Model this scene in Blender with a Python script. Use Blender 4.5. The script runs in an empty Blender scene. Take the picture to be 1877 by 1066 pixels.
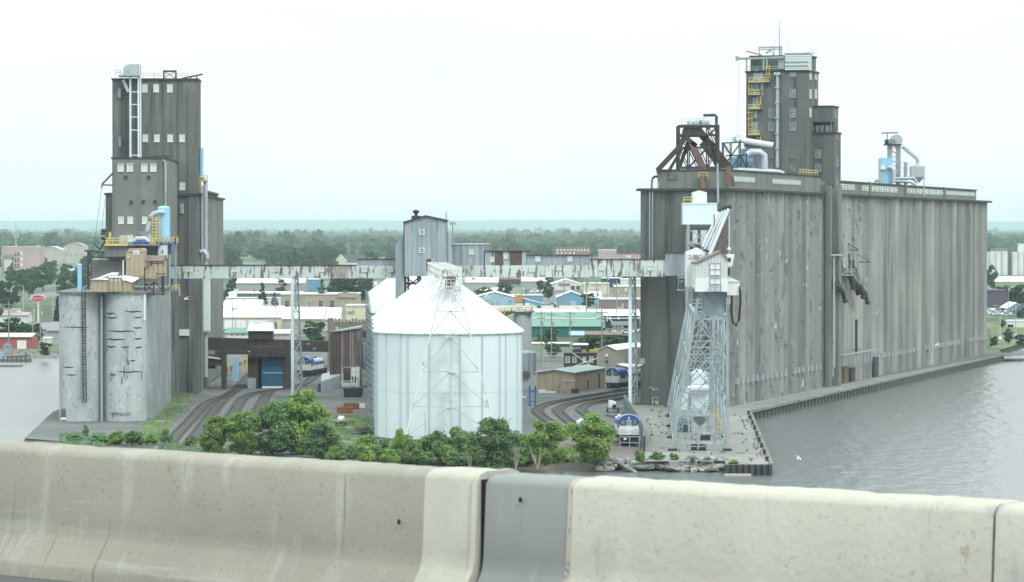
import bpy,math,random
import numpy as np
from mathutils import Vector,noise as mnoise
R = math.radians
random.seed(7)
SC = bpy.context.scene
COL = SC.collection

# ---------------------------------------------------------------- camera
FPX,CX,CY,EYE,HZ = 6000.0,938.5,533.0,32.0,422.0
PITCH = math.atan((CY - HZ)/FPX)
cd = bpy.data.cameras.new('camera'); cam = bpy.data.objects.new('camera',cd); COL.objects.link(cam)
cam.location = (0,0,EYE); cam.rotation_euler = (R(90) - PITCH,0,0)
cd.sensor_width = 36; cd.lens = 36*FPX/1877.0; cd.clip_start = 0.5; cd.clip_end = 60000
SC.camera = cam

# ---------------------------------------------------------------- sky, sun, exposure
SUN_EL,SUN_AZ = R(48),R(150)       # azimuth measured from +Y towards +X: behind the camera to the right
w = bpy.data.worlds.new('World'); SC.world = w; w.use_nodes = True
nt = w.node_tree; nt.nodes.clear()
out = nt.nodes.new('ShaderNodeOutputWorld'); bg = nt.nodes.new('ShaderNodeBackground')
sky = nt.nodes.new('ShaderNodeTexSky'); sky.sky_type = 'NISHITA'; sky.sun_disc = False
sky.sun_elevation = SUN_EL; sky.sun_rotation = SUN_AZ; sky.air_density = 1.0; sky.dust_density = 3.0; sky.altitude = 200
tc = nt.nodes.new('ShaderNodeTexCoord'); sp = nt.nodes.new('ShaderNodeSeparateXYZ')
nt.links.new(tc.outputs['Generated'],sp.inputs[0])
cr = nt.nodes.new('ShaderNodeValToRGB')          # the overcast layer, a touch bluer low down
cr.color_ramp.elements[0].position = 0.0; cr.color_ramp.elements[0].color = (9.7,10.25,10.5,1)
cr.color_ramp.elements[1].position = 0.05; cr.color_ramp.elements[1].color = (10.2,10.6,10.5,1)
e = cr.color_ramp.elements.new(0.5); e.color = (15.7,17.2,17.1,1); e = cr.color_ramp.elements.new(0.95); e.color = (20.5,22.8,22.6,1)
nt.links.new(sp.outputs['Z'],cr.inputs[0])
nz = nt.nodes.new('ShaderNodeTexNoise'); nz.inputs['Scale'].default_value = 5.0; nz.inputs['Detail'].default_value = 5
mp = nt.nodes.new('ShaderNodeMapping'); mp.inputs['Scale'].default_value = (1,1,5)
nt.links.new(tc.outputs['Generated'],mp.inputs[0]); nt.links.new(mp.outputs[0],nz.inputs['Vector'])
mr = nt.nodes.new('ShaderNodeMapRange'); mr.inputs['From Min'].default_value = .3; mr.inputs['From Max'].default_value = .7
mr.inputs['To Min'].default_value = .93; mr.inputs['To Max'].default_value = 1.05
nt.links.new(nz.outputs['Fac'],mr.inputs['Value'])
ml = nt.nodes.new('ShaderNodeMixRGB'); ml.blend_type = 'MULTIPLY'; ml.inputs[0].default_value = 1
nt.links.new(cr.outputs[0],ml.inputs[1]); nt.links.new(mr.outputs[0],ml.inputs[2])
mx = nt.nodes.new('ShaderNodeMixRGB'); mx.inputs[0].default_value = 0.93
nt.links.new(sky.outputs[0],mx.inputs[1]); nt.links.new(ml.outputs[0],mx.inputs[2])
nt.links.new(mx.outputs[0],bg.inputs['Color']); bg.inputs['Strength'].default_value = 0.105
nt.links.new(bg.outputs[0],out.inputs['Surface'])
sl = bpy.data.lights.new('sun','SUN'); sl.energy = 1.45; sl.angle = R(11); sl.color = (.96,1.0,.97)
so = bpy.data.objects.new('sun',sl); COL.objects.link(so)
sdir = Vector((math.sin(SUN_AZ)*math.cos(SUN_EL),math.cos(SUN_AZ)*math.cos(SUN_EL),math.sin(SUN_EL)))
so.rotation_euler = sdir.to_track_quat('Z','Y').to_euler(); so.location = (60,-60,200)
SC.view_settings.view_transform = 'Standard'; SC.view_settings.look = 'None'
SC.view_settings.exposure = 0.0; SC.view_settings.gamma = 1
SC.render.engine = 'CYCLES'
SC.cycles.max_bounces = 6; SC.cycles.diffuse_bounces = 3; SC.cycles.glossy_bounces = 3
SC.cycles.volume_bounces = 3; SC.cycles.transparent_max_bounces = 8
SC.cycles.use_denoising = True

# ---------------------------------------------------------------- helpers
_f = Vector((0,math.cos(PITCH),-math.sin(PITCH))); _u = Vector((0,math.sin(PITCH),math.cos(PITCH)))
def ray(px,py):
    return _f + Vector((1,0,0))*((px - CX)/FPX) + _u*((CY - py)/FPX)
def P(px,py,d):            # the point seen at a photograph pixel, d metres out
    r = ray(px,py); return Vector((0,0,EYE)) + r*(d/r.y)
def G(px,py,z=0.0):        # the point of a level surface seen at a pixel
    r = ray(px,py); return Vector((0,0,EYE)) + r*((z - EYE)/r.z)
def DG(py): return G(CX,py).y

class Fr:                    # a building's own axes: a along, b across (to its left), z up
    def __init__(s,ox,oy,sx,sy):
        l = math.hypot(sx,sy); s.o = Vector((ox,oy,0)); s.s = Vector((sx/l,sy/l,0)); s.n = Vector((-sy/l,sx/l,0))
    def __call__(s,a,b,z): return s.o + s.s*a + s.n*b + Vector((0,0,z))
    def a_of(s,px,b=0.):
        k = (px - CX)/FPX; return (k*(s.o.y + b*s.n.y) - (s.o.x + b*s.n.x))/(s.s.x - k*s.s.y)
    def b_of(s,px,a=0.):
        k = (px - CX)/FPX; return (k*(s.o.y + a*s.s.y) - (s.o.x + a*s.s.x))/(s.n.x - k*s.n.y)
    def z_of(s,py,a,b=0.): return P(CX,py,s(a,b,0).y).z
WF = Fr(0,0,1,0)          # world axes

class MB:
    def __init__(s): s.v = []; s.f = []; s.m = []; s.sm = []
    def add(s,vs,fs,m=0,smooth=False):
        o = len(s.v); s.v += [tuple(p) for p in vs]
        for f in fs: s.f.append([i + o for i in f]); s.m.append(m); s.sm.append(smooth)
        return s
    def poly(s,pts,m=0): return s.add(pts,[list(range(len(pts)))],m)
    def hexa(s,c,m=0):     # 8 corners: bottom ring then top ring, counter-clockwise from above
        return s.add(c,[(3,2,1,0),(4,5,6,7),(0,1,5,4),(1,2,6,5),(2,3,7,6),(3,0,4,7)],m)
    def fbox(s,F,a0,a1,b0,b1,z0,z1,m=0):
        return s.hexa([F(a0,b0,z0),F(a1,b0,z0),F(a1,b1,z0),F(a0,b1,z0),F(a0,b0,z1),F(a1,b0,z1),F(a1,b1,z1),F(a0,b1,z1)],m)
    def box(s,x0,x1,y0,y1,z0,z1,m=0): return s.fbox(WF,x0,x1,y0,y1,z0,z1,m)
    def prism(s,pts,z0,z1,m=0,mt=None,smooth=False,ms=None):   # pts counter-clockwise (x,y)
        n = len(pts); vs = [(p[0],p[1],z0) for p in pts] + [(p[0],p[1],z1) for p in pts]
        if ms:
            for i in range(n): s.add([vs[i],vs[(i + 1) % n],vs[n + (i + 1) % n],vs[n + i]],[(0,1,2,3)],ms[i] if i < len(ms) else m)
            s.add(vs[n:],[list(range(n))],m); return s.add(vs[:n],[list(range(n))[::-1]],m)
        s.add(vs,[(i,(i + 1) % n,n + (i + 1) % n,n + i) for i in range(n)],m,smooth)
        s.add([(p[0],p[1],z1) for p in pts],[list(range(n))],m if mt is None else mt)
        return s.add([(p[0],p[1],z0) for p in pts],[list(range(n))[::-1]],m)
    def cyl(s,x,y,r,z0,z1,n=20,r2=None,m=0,mt=None,smooth=True):
        r2 = r if r2 is None else r2; vs = []
        for rr,z in ((r,z0),(r2,z1)):
            vs += [(x + rr*math.cos(2*math.pi*i/n),y + rr*math.sin(2*math.pi*i/n),z) for i in range(n)]
        s.add(vs,[(i,(i + 1) % n,n + (i + 1) % n,n + i) for i in range(n)],m,smooth)
        s.add(vs[:n],[list(range(n))[::-1]],m)
        if r2 > 1e-3: s.add(vs[n:],[list(range(n))],m if mt is None else mt)
        return s
    def tube(s,pts,r,n=6,m=0,closed=False,smooth=True):
        pts = [Vector(p) for p in pts]; k = len(pts); rs = r if isinstance(r,(list,tuple)) else [r]*k; vs = []
        for i,p in enumerate(pts):
            t = (pts[min(i + 1,k - 1)] - pts[max(i - 1,0)]).normalized()
            a = Vector((0,0,1)) if abs(t.z) < .9 else Vector((1,0,0)); u = t.cross(a).normalized(); w_ = t.cross(u)
            vs += [p + (u*math.cos(2*math.pi*j/n) + w_*math.sin(2*math.pi*j/n))*rs[i] for j in range(n)]
        fs = [(i*n + j,i*n + (j + 1) % n,(i + 1)*n + (j + 1) % n,(i + 1)*n + j) for i in range(k - 1) for j in range(n)]
        s.add(vs,fs,m,smooth)
        s.add(vs[:n],[list(range(n))[::-1]],m); return s.add(vs[-n:],[list(range(n))],m)
    def beam(s,p,q,w=.2,h=None,m=0):
        h = w if h is None else h; p = Vector(p); q = Vector(q); t = (q - p)
        if t.length < 1e-5: return s
        t.normalize(); a = Vector((0,0,1)) if abs(t.z) < .95 else Vector((0,1,0)); u = t.cross(a).normalized(); v_ = u.cross(t)
        u = u*w/2; v_ = v_*h/2
        return s.hexa([p - u - v_,p + u - v_,q + u - v_,q - u - v_,p - u + v_,p + u + v_,q + u + v_,q - u + v_],m)
    def rail(s,pts,h=1.1,step=1.8,r=.05,m=0):
        for p,q in zip(pts[:-1],pts[1:]):
            p = Vector(p); q = Vector(q); n = max(1,int((q - p).length/step)); up = Vector((0,0,h))
            for k in (1,.55): s.beam(p + up*k,q + up*k,r*1.6,m=m)
            for i in range(n + 1): c = p.lerp(q,i/n); s.beam(c,c + up,r*1.6,m=m)
        return s
    def ladder(s,p,q,wdir,w=.5,r=.05,step=.6,m=0):
        p = Vector(p); q = Vector(q); o = Vector(wdir).normalized()*w/2
        s.beam(p - o,q - o,r*1.4,m=m); s.beam(p + o,q + o,r*1.4,m=m); n = max(2,int((q - p).length/step))
        for i in range(n + 1): c = p.lerp(q,i/n); s.beam(c - o,c + o,r,m=m)
        return s
    def dome(s,x,y,z,r,rz,n=16,k=6,m=0):
        vs = []
        for j in range(k):
            t = j/k*math.pi/2
            vs += [(x + r*math.cos(t)*math.cos(2*math.pi*i/n),y + r*math.cos(t)*math.sin(2*math.pi*i/n),z + rz*math.sin(t)) for i in range(n)]
        vs.append((x,y,z + rz)); fs = [(j*n + i,j*n + (i + 1) % n,(j + 1)*n + (i + 1) % n,(j + 1)*n + i) for j in range(k - 1) for i in range(n)]
        fs += [((k - 1)*n + i,(k - 1)*n + (i + 1) % n,k*n) for i in range(n)]
        return s.add(vs,fs,m,True)
    def ball(s,c,rx,ry=None,rz=None,n=10,k=6,m=0):
        ry = rx if ry is None else ry; rz = rx if rz is None else rz; vs = []
        for j in range(1,k):
            t = math.pi*j/k
            vs += [(c[0] + rx*math.sin(t)*math.cos(2*math.pi*i/n),c[1] + ry*math.sin(t)*math.sin(2*math.pi*i/n),c[2] - rz*math.cos(t)) for i in range(n)]
        b = len(vs); vs += [(c[0],c[1],c[2] - rz),(c[0],c[1],c[2] + rz)]
        fs = [(j*n + i,j*n + (i + 1) % n,(j + 1)*n + (i + 1) % n,(j + 1)*n + i) for j in range(k - 2) for i in range(n)]
        fs += [(b,(i + 1) % n,i) for i in range(n)] + [((k - 2)*n + i,(k - 2)*n + (i + 1) % n,b + 1) for i in range(n)]
        return s.add(vs,fs,m,True)
    def build(s,name,mats,parent=None,origin=None):
        if origin is None: origin = parent.get('_o',(0,0,0)) if parent else (0,0,0)
        o = Vector(origin)
        me = bpy.data.meshes.new(name); me.from_pydata([tuple(Vector(p) - o) for p in s.v],[],s.f)
        if not isinstance(mats,(list,tuple)): mats = [mats]
        for m in mats: me.materials.append(m)
        me.polygons.foreach_set('material_index',s.m); me.polygons.foreach_set('use_smooth',s.sm); me.update()
        ob = bpy.data.objects.new(name,me); COL.objects.link(ob)
        if parent is not None:
            ob.parent = parent
            if '_o' in parent: ob['_o'] = tuple(origin)
        else: ob.location = o
        return ob

ORG = {}
def thing(name,label,cat,loc=(0,0,0),group=None):
    o = bpy.data.objects.new(name,None); COL.objects.link(o); o.location = loc; o.empty_display_size = .5
    o['label'] = label; o['category'] = cat; o['_o'] = tuple(loc)
    if group: o['group'] = group
    return o
def tag(o,label,cat,group=None):
    o['label'] = label; o['category'] = cat
    if group: o['group'] = group
    return o
def struct(name,mb,mats,kind='structure'):
    o = mb.build(name,mats); o['kind'] = kind; return o
def copy_thing(src,loc,rotz=0.,scale=None,label=None):
    r = src.copy(); COL.objects.link(r); r.location = loc; r.rotation_euler = (0,0,rotz)
    if scale is not None: r.scale = scale if hasattr(scale,'__len__') else (scale,)*3
    if label: r['label'] = label
    for ch in list(src.children):
        c = ch.copy(); COL.objects.link(c); c.parent = r
        for g in list(ch.children):
            d = g.copy(); COL.objects.link(d); d.parent = c
    return r

# ---------------------------------------------------------------- materials
def srgb(*c):
    return tuple(((x/255)/12.92 if x/255 <= .04045 else ((x/255 + .055)/1.055) ** 2.4) for x in c) + (1,)
def mat(name,col,rough=.85,layers=(),bump=None,wave=None,metal=0.,spec=.3,rnd=0.,translucent=0.):
    """layers: (colour, (sx,sy,sz), low, high, strength) noise patches mixed over the base; wave: (axis, period, depth)"""
    m = bpy.data.materials.new(name); m.use_nodes = True; t = m.node_tree; N = t.nodes; L = t.links
    b = N['Principled BSDF']; b.inputs['Roughness'].default_value = rough; b.inputs['Metallic'].default_value = metal
    b.inputs['Specular IOR Level'].default_value = spec
    col = tuple(col) if len(col) == 4 else tuple(col) + (1,)
    tcn = N.new('ShaderNodeTexCoord'); cur = None
    for i,(c,s,lo,hi,st) in enumerate(layers):
        c = tuple(c) if len(c) == 4 else tuple(c) + (1,)
        mp_ = N.new('ShaderNodeMapping'); mp_.inputs['Scale'].default_value = s; mp_.inputs['Location'].default_value = (i*17.3,i*5.1,i*9.7)
        L.new(tcn.outputs['Object'],mp_.inputs[0])
        n = N.new('ShaderNodeTexNoise'); n.inputs['Scale'].default_value = 1; n.inputs['Detail'].default_value = 6; n.inputs['Roughness'].default_value = .62
        L.new(mp_.outputs[0],n.inputs['Vector'])
        r = N.new('ShaderNodeMapRange'); r.interpolation_type = 'SMOOTHSTEP'
        r.inputs['From Min'].default_value = lo; r.inputs['From Max'].default_value = hi; r.inputs['To Max'].default_value = st
        L.new(n.outputs['Fac'],r.inputs['Value'])
        x = N.new('ShaderNodeMixRGB'); L.new(r.outputs[0],x.inputs[0])
        if cur is None: x.inputs[1].default_value = col
        else: L.new(cur,x.inputs[1])
        x.inputs[2].default_value = c; cur = x.outputs[0]
    if rnd:
        oi = N.new('ShaderNodeObjectInfo'); r = N.new('ShaderNodeMapRange'); r.inputs['To Min'].default_value = 1 - rnd; r.inputs['To Max'].default_value = 1 + rnd
        L.new(oi.outputs['Random'],r.inputs['Value']); x = N.new('ShaderNodeMixRGB'); x.blend_type = 'MULTIPLY'; x.inputs[0].default_value = 1
        if cur is None: x.inputs[1].default_value = col
        else: L.new(cur,x.inputs[1])
        L.new(r.outputs[0],x.inputs[2]); cur = x.outputs[0]
    if cur is None: b.inputs['Base Color'].default_value = col
    else: L.new(cur,b.inputs['Base Color'])
    hn = None
    if bump:
        s,dist = bump; n = N.new('ShaderNodeTexNoise'); n.inputs['Detail'].default_value = 5; n.inputs['Scale'].default_value = 1
        mp_ = N.new('ShaderNodeMapping'); mp_.inputs['Scale'].default_value = s if hasattr(s,'__len__') else (s,s,s)
        L.new(tcn.outputs['Object'],mp_.inputs[0]); L.new(mp_.outputs[0],n.inputs['Vector'])
        bn = N.new('ShaderNodeBump'); bn.inputs['Distance'].default_value = dist; bn.inputs['Strength'].default_value = 1
        L.new(n.outputs['Fac'],bn.inputs['Height']); hn = bn.outputs[0]
    if wave:
        ax,per,dep = wave; sx = N.new('ShaderNodeSeparateXYZ'); L.new(tcn.outputs['Object'],sx.inputs[0])
        if ax == 'XY':
            ad = N.new('ShaderNodeMath'); ad.operation = 'ADD'; L.new(sx.outputs['X'],ad.inputs[0]); L.new(sx.outputs['Y'],ad.inputs[1]); src = ad.outputs[0]
        else: src = sx.outputs[ax]
        mu = N.new('ShaderNodeMath'); mu.operation = 'MULTIPLY'; mu.inputs[1].default_value = 2*math.pi/per; L.new(src,mu.inputs[0])
        si = N.new('ShaderNodeMath'); si.operation = 'SINE'; L.new(mu.outputs[0],si.inputs[0])
        bn = N.new('ShaderNodeBump'); bn.inputs['Distance'].default_value = dep; L.new(si.outputs[0],bn.inputs['Height'])
        if hn is not None: L.new(hn,bn.inputs['Normal'])
        hn = bn.outputs[0]
    if hn is not None: L.new(hn,b.inputs['Normal'])
    if translucent:
        tr = N.new('ShaderNodeBsdfTranslucent'); ms = N.new('ShaderNodeMixShader'); ms.inputs[0].default_value = translucent
        if cur is None: tr.inputs[0].default_value = col
        else: L.new(cur,tr.inputs[0])
        L.new(b.outputs[0],ms.inputs[1]); L.new(tr.outputs[0],ms.inputs[2]); L.new(ms.outputs[0],N['Material Output'].inputs['Surface'])
    return m
def g(v,t=(1,1,1)): return (v*t[0],v*t[1],v*t[2])
WARM = (1.0,.965,.88); COOL = (.93,1.0,1.03)
streak = lambda c,lo,hi,st,s=.6: (c,(s,s,.03),lo,hi,st)
M = {}
M['conc'] = mat('weathered_concrete',(.165,.178,.172),.92,[
    ((.27,.275,.25),(.12,.12,.05),.44,.66,.7),streak((.07,.08,.082),.50,.68,.7,.5),streak((.31,.32,.30),.56,.74,.5,1.1)],bump=((.8,.8,.3),.05))
for k_,f_ in (('',1.),('2',.76),('3',1.22)):
    q_ = lambda*c: tuple(v*f_ for v in c)
    M['concA' + k_] = mat('patched_silo_concrete',q_(.20,.212,.20),.92,[
        (q_(.265,.272,.25),(.10,.10,.06),.44,.66,.7),streak(q_(.10,.11,.112),.50,.68,.55,.35),streak(q_(.31,.315,.29),.55,.70,.5,1.2),((.085,.10,.105),(.20,.20,.16),.55,.68,.6),
        ((.075,.09,.092),(.55,.55,.5),.59,.66,.7),((.46,.50,.49),(.6,.6,.42),.63,.665,.85),((.40,.43,.41),(2.5,2.5,2.5),.66,.70,.6)],bump=((.8,.8,.3),.05))
    M['concB' + k_] = mat('brown_grey_concrete',q_(.25,.256,.228),.92,[
        (q_(.32,.312,.285),(.06,.06,.07),.42,.66,.7),streak(q_(.12,.125,.12),.47,.66,.7,.32),streak(q_(.36,.355,.325),.55,.72,.55,1.1),streak((.10,.108,.105),.56,.68,.55,.8),
        (q_(.14,.15,.145),(.03,.03,.04),.5,.7,.5),streak((.085,.09,.09),.60,.66,.5,2.2)],bump=((.8,.8,.3),.05))
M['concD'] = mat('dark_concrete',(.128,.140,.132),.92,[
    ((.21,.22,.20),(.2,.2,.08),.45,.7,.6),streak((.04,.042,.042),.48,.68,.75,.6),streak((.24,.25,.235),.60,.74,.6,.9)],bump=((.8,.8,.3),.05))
M['concL'] = mat('flaking_pale_grey_concrete',(.44,.475,.475),.9,[
    ((.30,.34,.35),(.25,.25,.12),.44,.64,.7),streak((.27,.31,.32),.52,.70,.6,.6),((.15,.165,.17),(1.9,1.9,1.5),.60,.66,.7),((.10,.11,.12),(1.1,1.1,.35),.625,.66,.8),((.17,.19,.2),(.35,.35,.2),.60,.68,.6),((.56,.61,.62),(.8,.8,.5),.56,.70,.7),
    ((.2,.21,.22),(.14,.14,.09),.56,.74,.5)],bump=((2,2,1.2),.04))
M['concBr'] = mat('brown_concrete',(.172,.184,.165),.92,[
    ((.235,.24,.212),(.15,.15,.09),.42,.66,.7),streak((.07,.07,.066),.50,.70,.6,.6),((.4,.39,.36),(.4,.4,.12),.66,.74,.4)],bump=((.8,.8,.3),.05))
M['trim'] = mat('dark_roof_edge',(.05,.053,.05),.8)
M['roofgrav'] = mat('roof_gravel',(.22,.22,.21),.95,[((.12,.12,.11),(.3,.3,.3),.45,.65,.6)])
M['pale'] = mat('pale_window_panels',(.55,.63,.57),.6,[((.3,.36,.33),(2,2,6),.5,.65,.5)])
M['white'] = mat('white_paint',(.72,.75,.74),.6,[((.45,.46,.43),(.8,.8,.3),.55,.75,.5)])
M['whited'] = mat('flaking_white_paint',(.68,.71,.69),.7,[((.2,.17,.14),(1.5,1.5,.8),.56,.64,.8),((.4,.42,.4),(.6,.6,.4),.5,.7,.5)])
M['glass'] = mat('dark_glass',(.03,.04,.045),.15,spec=.6)
M['glassg'] = mat('grey_glass',(.13,.16,.165),.3,[((.3,.34,.33),(1,1,1),.5,.6,.6)],spec=.5)
M['galv'] = mat('galvanised_steel',(.42,.47,.49),.5,[((.28,.32,.34),(.8,.8,.5),.5,.7,.6)],metal=.25)
M['steel'] = mat('pale_blue_grey_steel',(.30,.355,.37),.6,[((.16,.21,.23),(.9,.9,.5),.52,.68,.5),((.25,.14,.09),(1.6,1.6,.8),.66,.72,.4)])
M['dsteel'] = mat('dark_steel',(.045,.05,.052),.7,[((.12,.08,.06),(.7,.7,.7),.55,.7,.5)])
M['rust'] = mat('dark_rusty_steel',(.055,.047,.047),.85,[((.11,.07,.058),(.5,.5,.5),.48,.68,.7)])
M['redrust'] = mat('red_rusted_steel',(.165,.105,.09),.85,[((.09,.06,.053),(.6,.6,.6),.48,.68,.7)])
M['bluem'] = mat('light_blue_paint',(.27,.53,.72),.5,[((.42,.65,.8),(.3,.3,.2),.45,.7,.5)])
M['blued'] = mat('deep_blue_paint',(.02,.09,.3),.5)
M['yel'] = mat('yellow_safety_paint',(.60,.48,.17),.6)
M['binw'] = mat('white_painted_steel_sheet',(.70,.79,.81),.5,[((.60,.69,.72),(.15,.15,.06),.42,.66,.6),streak((.48,.55,.57),.58,.74,.35,.7)],spec=.4)
M['binr'] = mat('white_roof_sheet',(.78,.80,.80),.5,spec=.4)
M['binseam'] = mat('grey_steel_stiffener',(.46,.54,.57),.55)
M['gal'] = mat('peeling_white_gallery_steel',(.56,.64,.62),.7,[((.15,.08,.058),(1.5,1.5,.32),.53,.575,.92),((.20,.125,.10),(.3,.3,.2),.56,.62,.7),((.36,.41,.41),(.2,.2,.2),.45,.7,.6),
    ((.10,.055,.04),(.9,.9,.35),.60,.66,.8)])
M['galg'] = mat('grey_zinc_cladding',(.25,.30,.33),.65,[((.36,.41,.43),(.6,.6,.06),.45,.66,.7),((.13,.16,.175),(1.1,1.1,.10),.54,.70,.65),((.26,.15,.10),(.8,.8,.15),.68,.75,.5)],
    wave=('XY',.9,.05))
M['galst'] = mat('striped_rusty_cladding',(.35,.40,.42),.75,[((.09,.055,.045),(1.1,1.1,.03),.49,.53,.95),((.16,.2,.22),(.5,.5,.2),.5,.7,.5)])
M['brown'] = mat('brown_rusted_cladding',(.062,.048,.047),.85,[((.10,.065,.055),(.4,.4,.3),.45,.7,.6)],wave=('XY',.7,.04))
M['tan'] = mat('tan_corrugated_sheet',(.40,.33,.24),.7,[((.28,.23,.17),(.5,.5,.12),.52,.72,.5)],wave=('XY',.8,.07))
M['tanr'] = mat('tan_dark_roof',(.2,.155,.14),.8)
M['pvc'] = mat('old_bluish_wall',(.3,.36,.4),.8)
M['door'] = mat('blue_shed_door',(.022,.10,.19),.6,[((.03,.14,.26),(.3,.3,.3),.45,.6,.7)])
M['grav'] = mat('dark_gravel',(.125,.136,.132),.95,[((.175,.182,.172),(.09,.09,.09),.45,.62,.8),((.085,.087,.09),(.05,.05,.05),.5,.66,.7),((.24,.23,.21),(1.4,1.4,1.4),.55,.7,.35)],bump=(3,.06))
M['ballast'] = mat('track_ballast',(.17,.175,.175),.95,[((.11,.11,.11),(1.1,1.1,1.1),.45,.6,.8),((.23,.23,.22),(.2,.2,.2),.5,.65,.6)],bump=(4,.06))
M['dock'] = mat('worn_concrete_apron',(.245,.245,.228),.9,[((.21,.205,.19),(.12,.12,.12),.42,.6,.8),((.32,.32,.295),(.2,.08,.2),.52,.68,.6),((.14,.14,.13),(.5,.5,.5),.6,.7,.5)],bump=(2,.03))
M['grass'] = mat('short_grass',(.12,.165,.06),.95,[((.075,.115,.045),(.25,.25,.25),.42,.62,.8),((.24,.23,.17),(.12,.12,.12),.54,.64,.9)],bump=(3,.1))
M['dirt'] = mat('bare_reddish_dirt',(.17,.145,.125),.95,[((.12,.11,.10),(.2,.2,.2),.45,.65,.8)],bump=(2,.08))
M['town'] = mat('town_ground',(.095,.15,.065),.95,[((.19,.195,.19),(.012,.006,.01),.46,.52,.9),((.04,.075,.035),(.004,.003,.004),.46,.56,.85),((.12,.17,.08),(.02,.01,.02),.54,.62,.6)])
M['asph'] = mat('asphalt',(.10,.10,.105),.9,[((.15,.15,.15),(.1,.1,.1),.45,.65,.6)])
M['rail'] = mat('rail_steel',(.06,.055,.052),.6)
M['tie'] = mat('old_sleeper_wood',(.15,.15,.145),.95)
M['rock'] = mat('grey_riprap_stone',(.25,.25,.235),.92,[((.14,.14,.13),(.7,.7,.7),.45,.62,.8),((.36,.36,.33),(.5,.5,.5),.55,.7,.6)],bump=(2,.1),rnd=.25)
M['pile'] = mat('dark_sheet_pile',(.055,.06,.062),.8,[((.1,.08,.07),(.6,.6,.3),.5,.7,.6)])
M['black'] = mat('black_rubber',(.02,.02,.022),.8)
M['beige'] = mat('barrier_concrete_tan',(.36,.345,.295),.9)
M['hill'] = mat('far_wooded_ridge',(.05,.09,.045),.95,[((.03,.06,.035),(.002,.002,.01),.45,.65,.8)])
def leaf(name,c1,c2,c3,sc=.8,rnd=.14):
    return mat(name,c1,.75,[(c2,(sc,sc,sc),.42,.6,.85),(c3,(sc*2.3,)*3,.54,.68,.8)],rnd=rnd,translucent=.4,spec=.2)
M['leafA'] = leaf('bright_green_leaves',(.26,.39,.11),(.17,.28,.075),(.40,.52,.17))
M['leafB'] = leaf('soft_green_leaves',(.205,.325,.145),(.135,.24,.105),(.30,.42,.20))
M['leafC'] = leaf('dark_green_needles',(.028,.06,.032),(.018,.04,.025),(.05,.09,.045))
M['leafT'] = leaf('town_tree_leaves',(.065,.13,.05),(.04,.085,.036),(.12,.19,.07),sc=.22,rnd=.35)
M['bark'] = mat('grey_brown_bark',(.13,.11,.09),.95,[((.07,.06,.05),(1,1,.3),.45,.6,.8)])
# ================================================================ SETTING
WZ = -1.3
def P2(px,py,z=0.): v = G(px,py,z); return (v.x,v.y)
land = [P2(45,803),(-79,552),(-81,577),(-84,856),(-140,861),(-400,875),(-6400,905),(-6400,28500),(6400,28500),(6400,990),(600,965),
        P2(1877,627),P2(1832,641),P2(1838,652),P2(1375,755.5),P2(1415,853),P2(1329,853),P2(1329,845),P2(1200,840),P2(1080,842),P2(900,840),
        (-20,459),(-45,468),P2(330,822),P2(150,812)]
mb = MB(); n = len(land)
mb.poly([(x,y,0) for x,y in land][::-1]); mb.add([(x,y,0) for x,y in land] + [(x,y,-4) for x,y in land],[(i,(i + 1) % n,n + (i + 1) % n,n + i) for i in range(n)])
struct('ground',mb,M['town'])
mb = MB(); mb.poly([(-6400,-150,WZ),(6400,-150,WZ),(6400,1500,WZ),(-6400,1500,WZ)])
mw = mat('rippled_harbour_water',(.12,.138,.138),.24,bump=((.45,.16,.5),.5),spec=.6)
nn = mw.node_tree.nodes; bs = nn['Principled BSDF']; bs.inputs['IOR'].default_value = 1.45
struct('water',mb,mw)
for nm,pts,z,m in [
    ('gravel_yard',[P2(46,803.5),(-79,552),(-81,577),(-84,856),(150,856),P2(1836,653),P2(1375,756),P2(1414,852.5),P2(1330,852.5),P2(1329,845.5),P2(1200,840.5),P2(1080,842.5),P2(900,840.5),(-20,459.2),(-45,468.2),P2(330,821.5),P2(150,811.5)],.02,'grav'),
    ('concrete_apron',[P2(1182,846),P2(1184,790),P2(1150,748),P2(1172,739),P2(1345,739),P2(1834,651),P2(1836,652.5),P2(1376,757),P2(1412,851),P2(1330,851),P2(1329,844)],.045,'dock'),
    ('grass_strip',[P2(255,800),P2(262,778),P2(300,742),P2(332,722),P2(352,722),P2(345,740),P2(318,765),P2(303,812)],.045,'grass'),
    ('dirt_patch',[P2(598,752),P2(640,735),P2(688,733),P2(689,764),P2(640,766),P2(600,768)],.045,'dirt'),
    ('grass_bank',[P2(585,842),P2(590,772),P2(640,764),P2(689,762),P2(689,812),P2(760,812),P2(960,812),P2(960,842),P2(700,842)],.06,'grass'),
    ('dirt_verge',[P2(960,842),P2(955,812),P2(1060,800),P2(1182,818),P2(1182,842)],.05,'dirt'),
    ('green_verge',[P2(1838,640),P2(1816,640),P2(1816,590),P2(1877,590),P2(1960,600),P2(1960,617),P2(1877,628)],.06,'grass'),
]:
    mb = MB(); mb.poly([(x,y,z) for x,y in pts][::-1]); struct(nm,mb,M[m])
# town roads, sheets just above the ground
def road(name,pxs,w_,z=.08,m='asph'):
    pts = [Vector((*P2(*p),z)) for p in pxs]; mb = MB()
    for p,q in zip(pts[:-1],pts[1:]):
        t = (q - p).normalized(); o = Vector((t.y,-t.x,0))*w_/2; mb.poly([p - o,p + o,q + o,q - o][::-1] if False else [p - o,q - o,q + o,p + o][::-1])
    return struct(name,mb,M[m])
road('street',[(400,614),(700,606),(1170,598)],12); road('car_park',[(960,534),(1100,534)],70,.09); road('street',[(1815,578),(1990,575)],50,.09)
road('track_bed',[(985,662),(1172,655)],18,.085); road('street',[(1815,614),(1850,610),(1870,622)],5,.1); road('street',[(0,545),(150,520)],14,.09)
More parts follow.
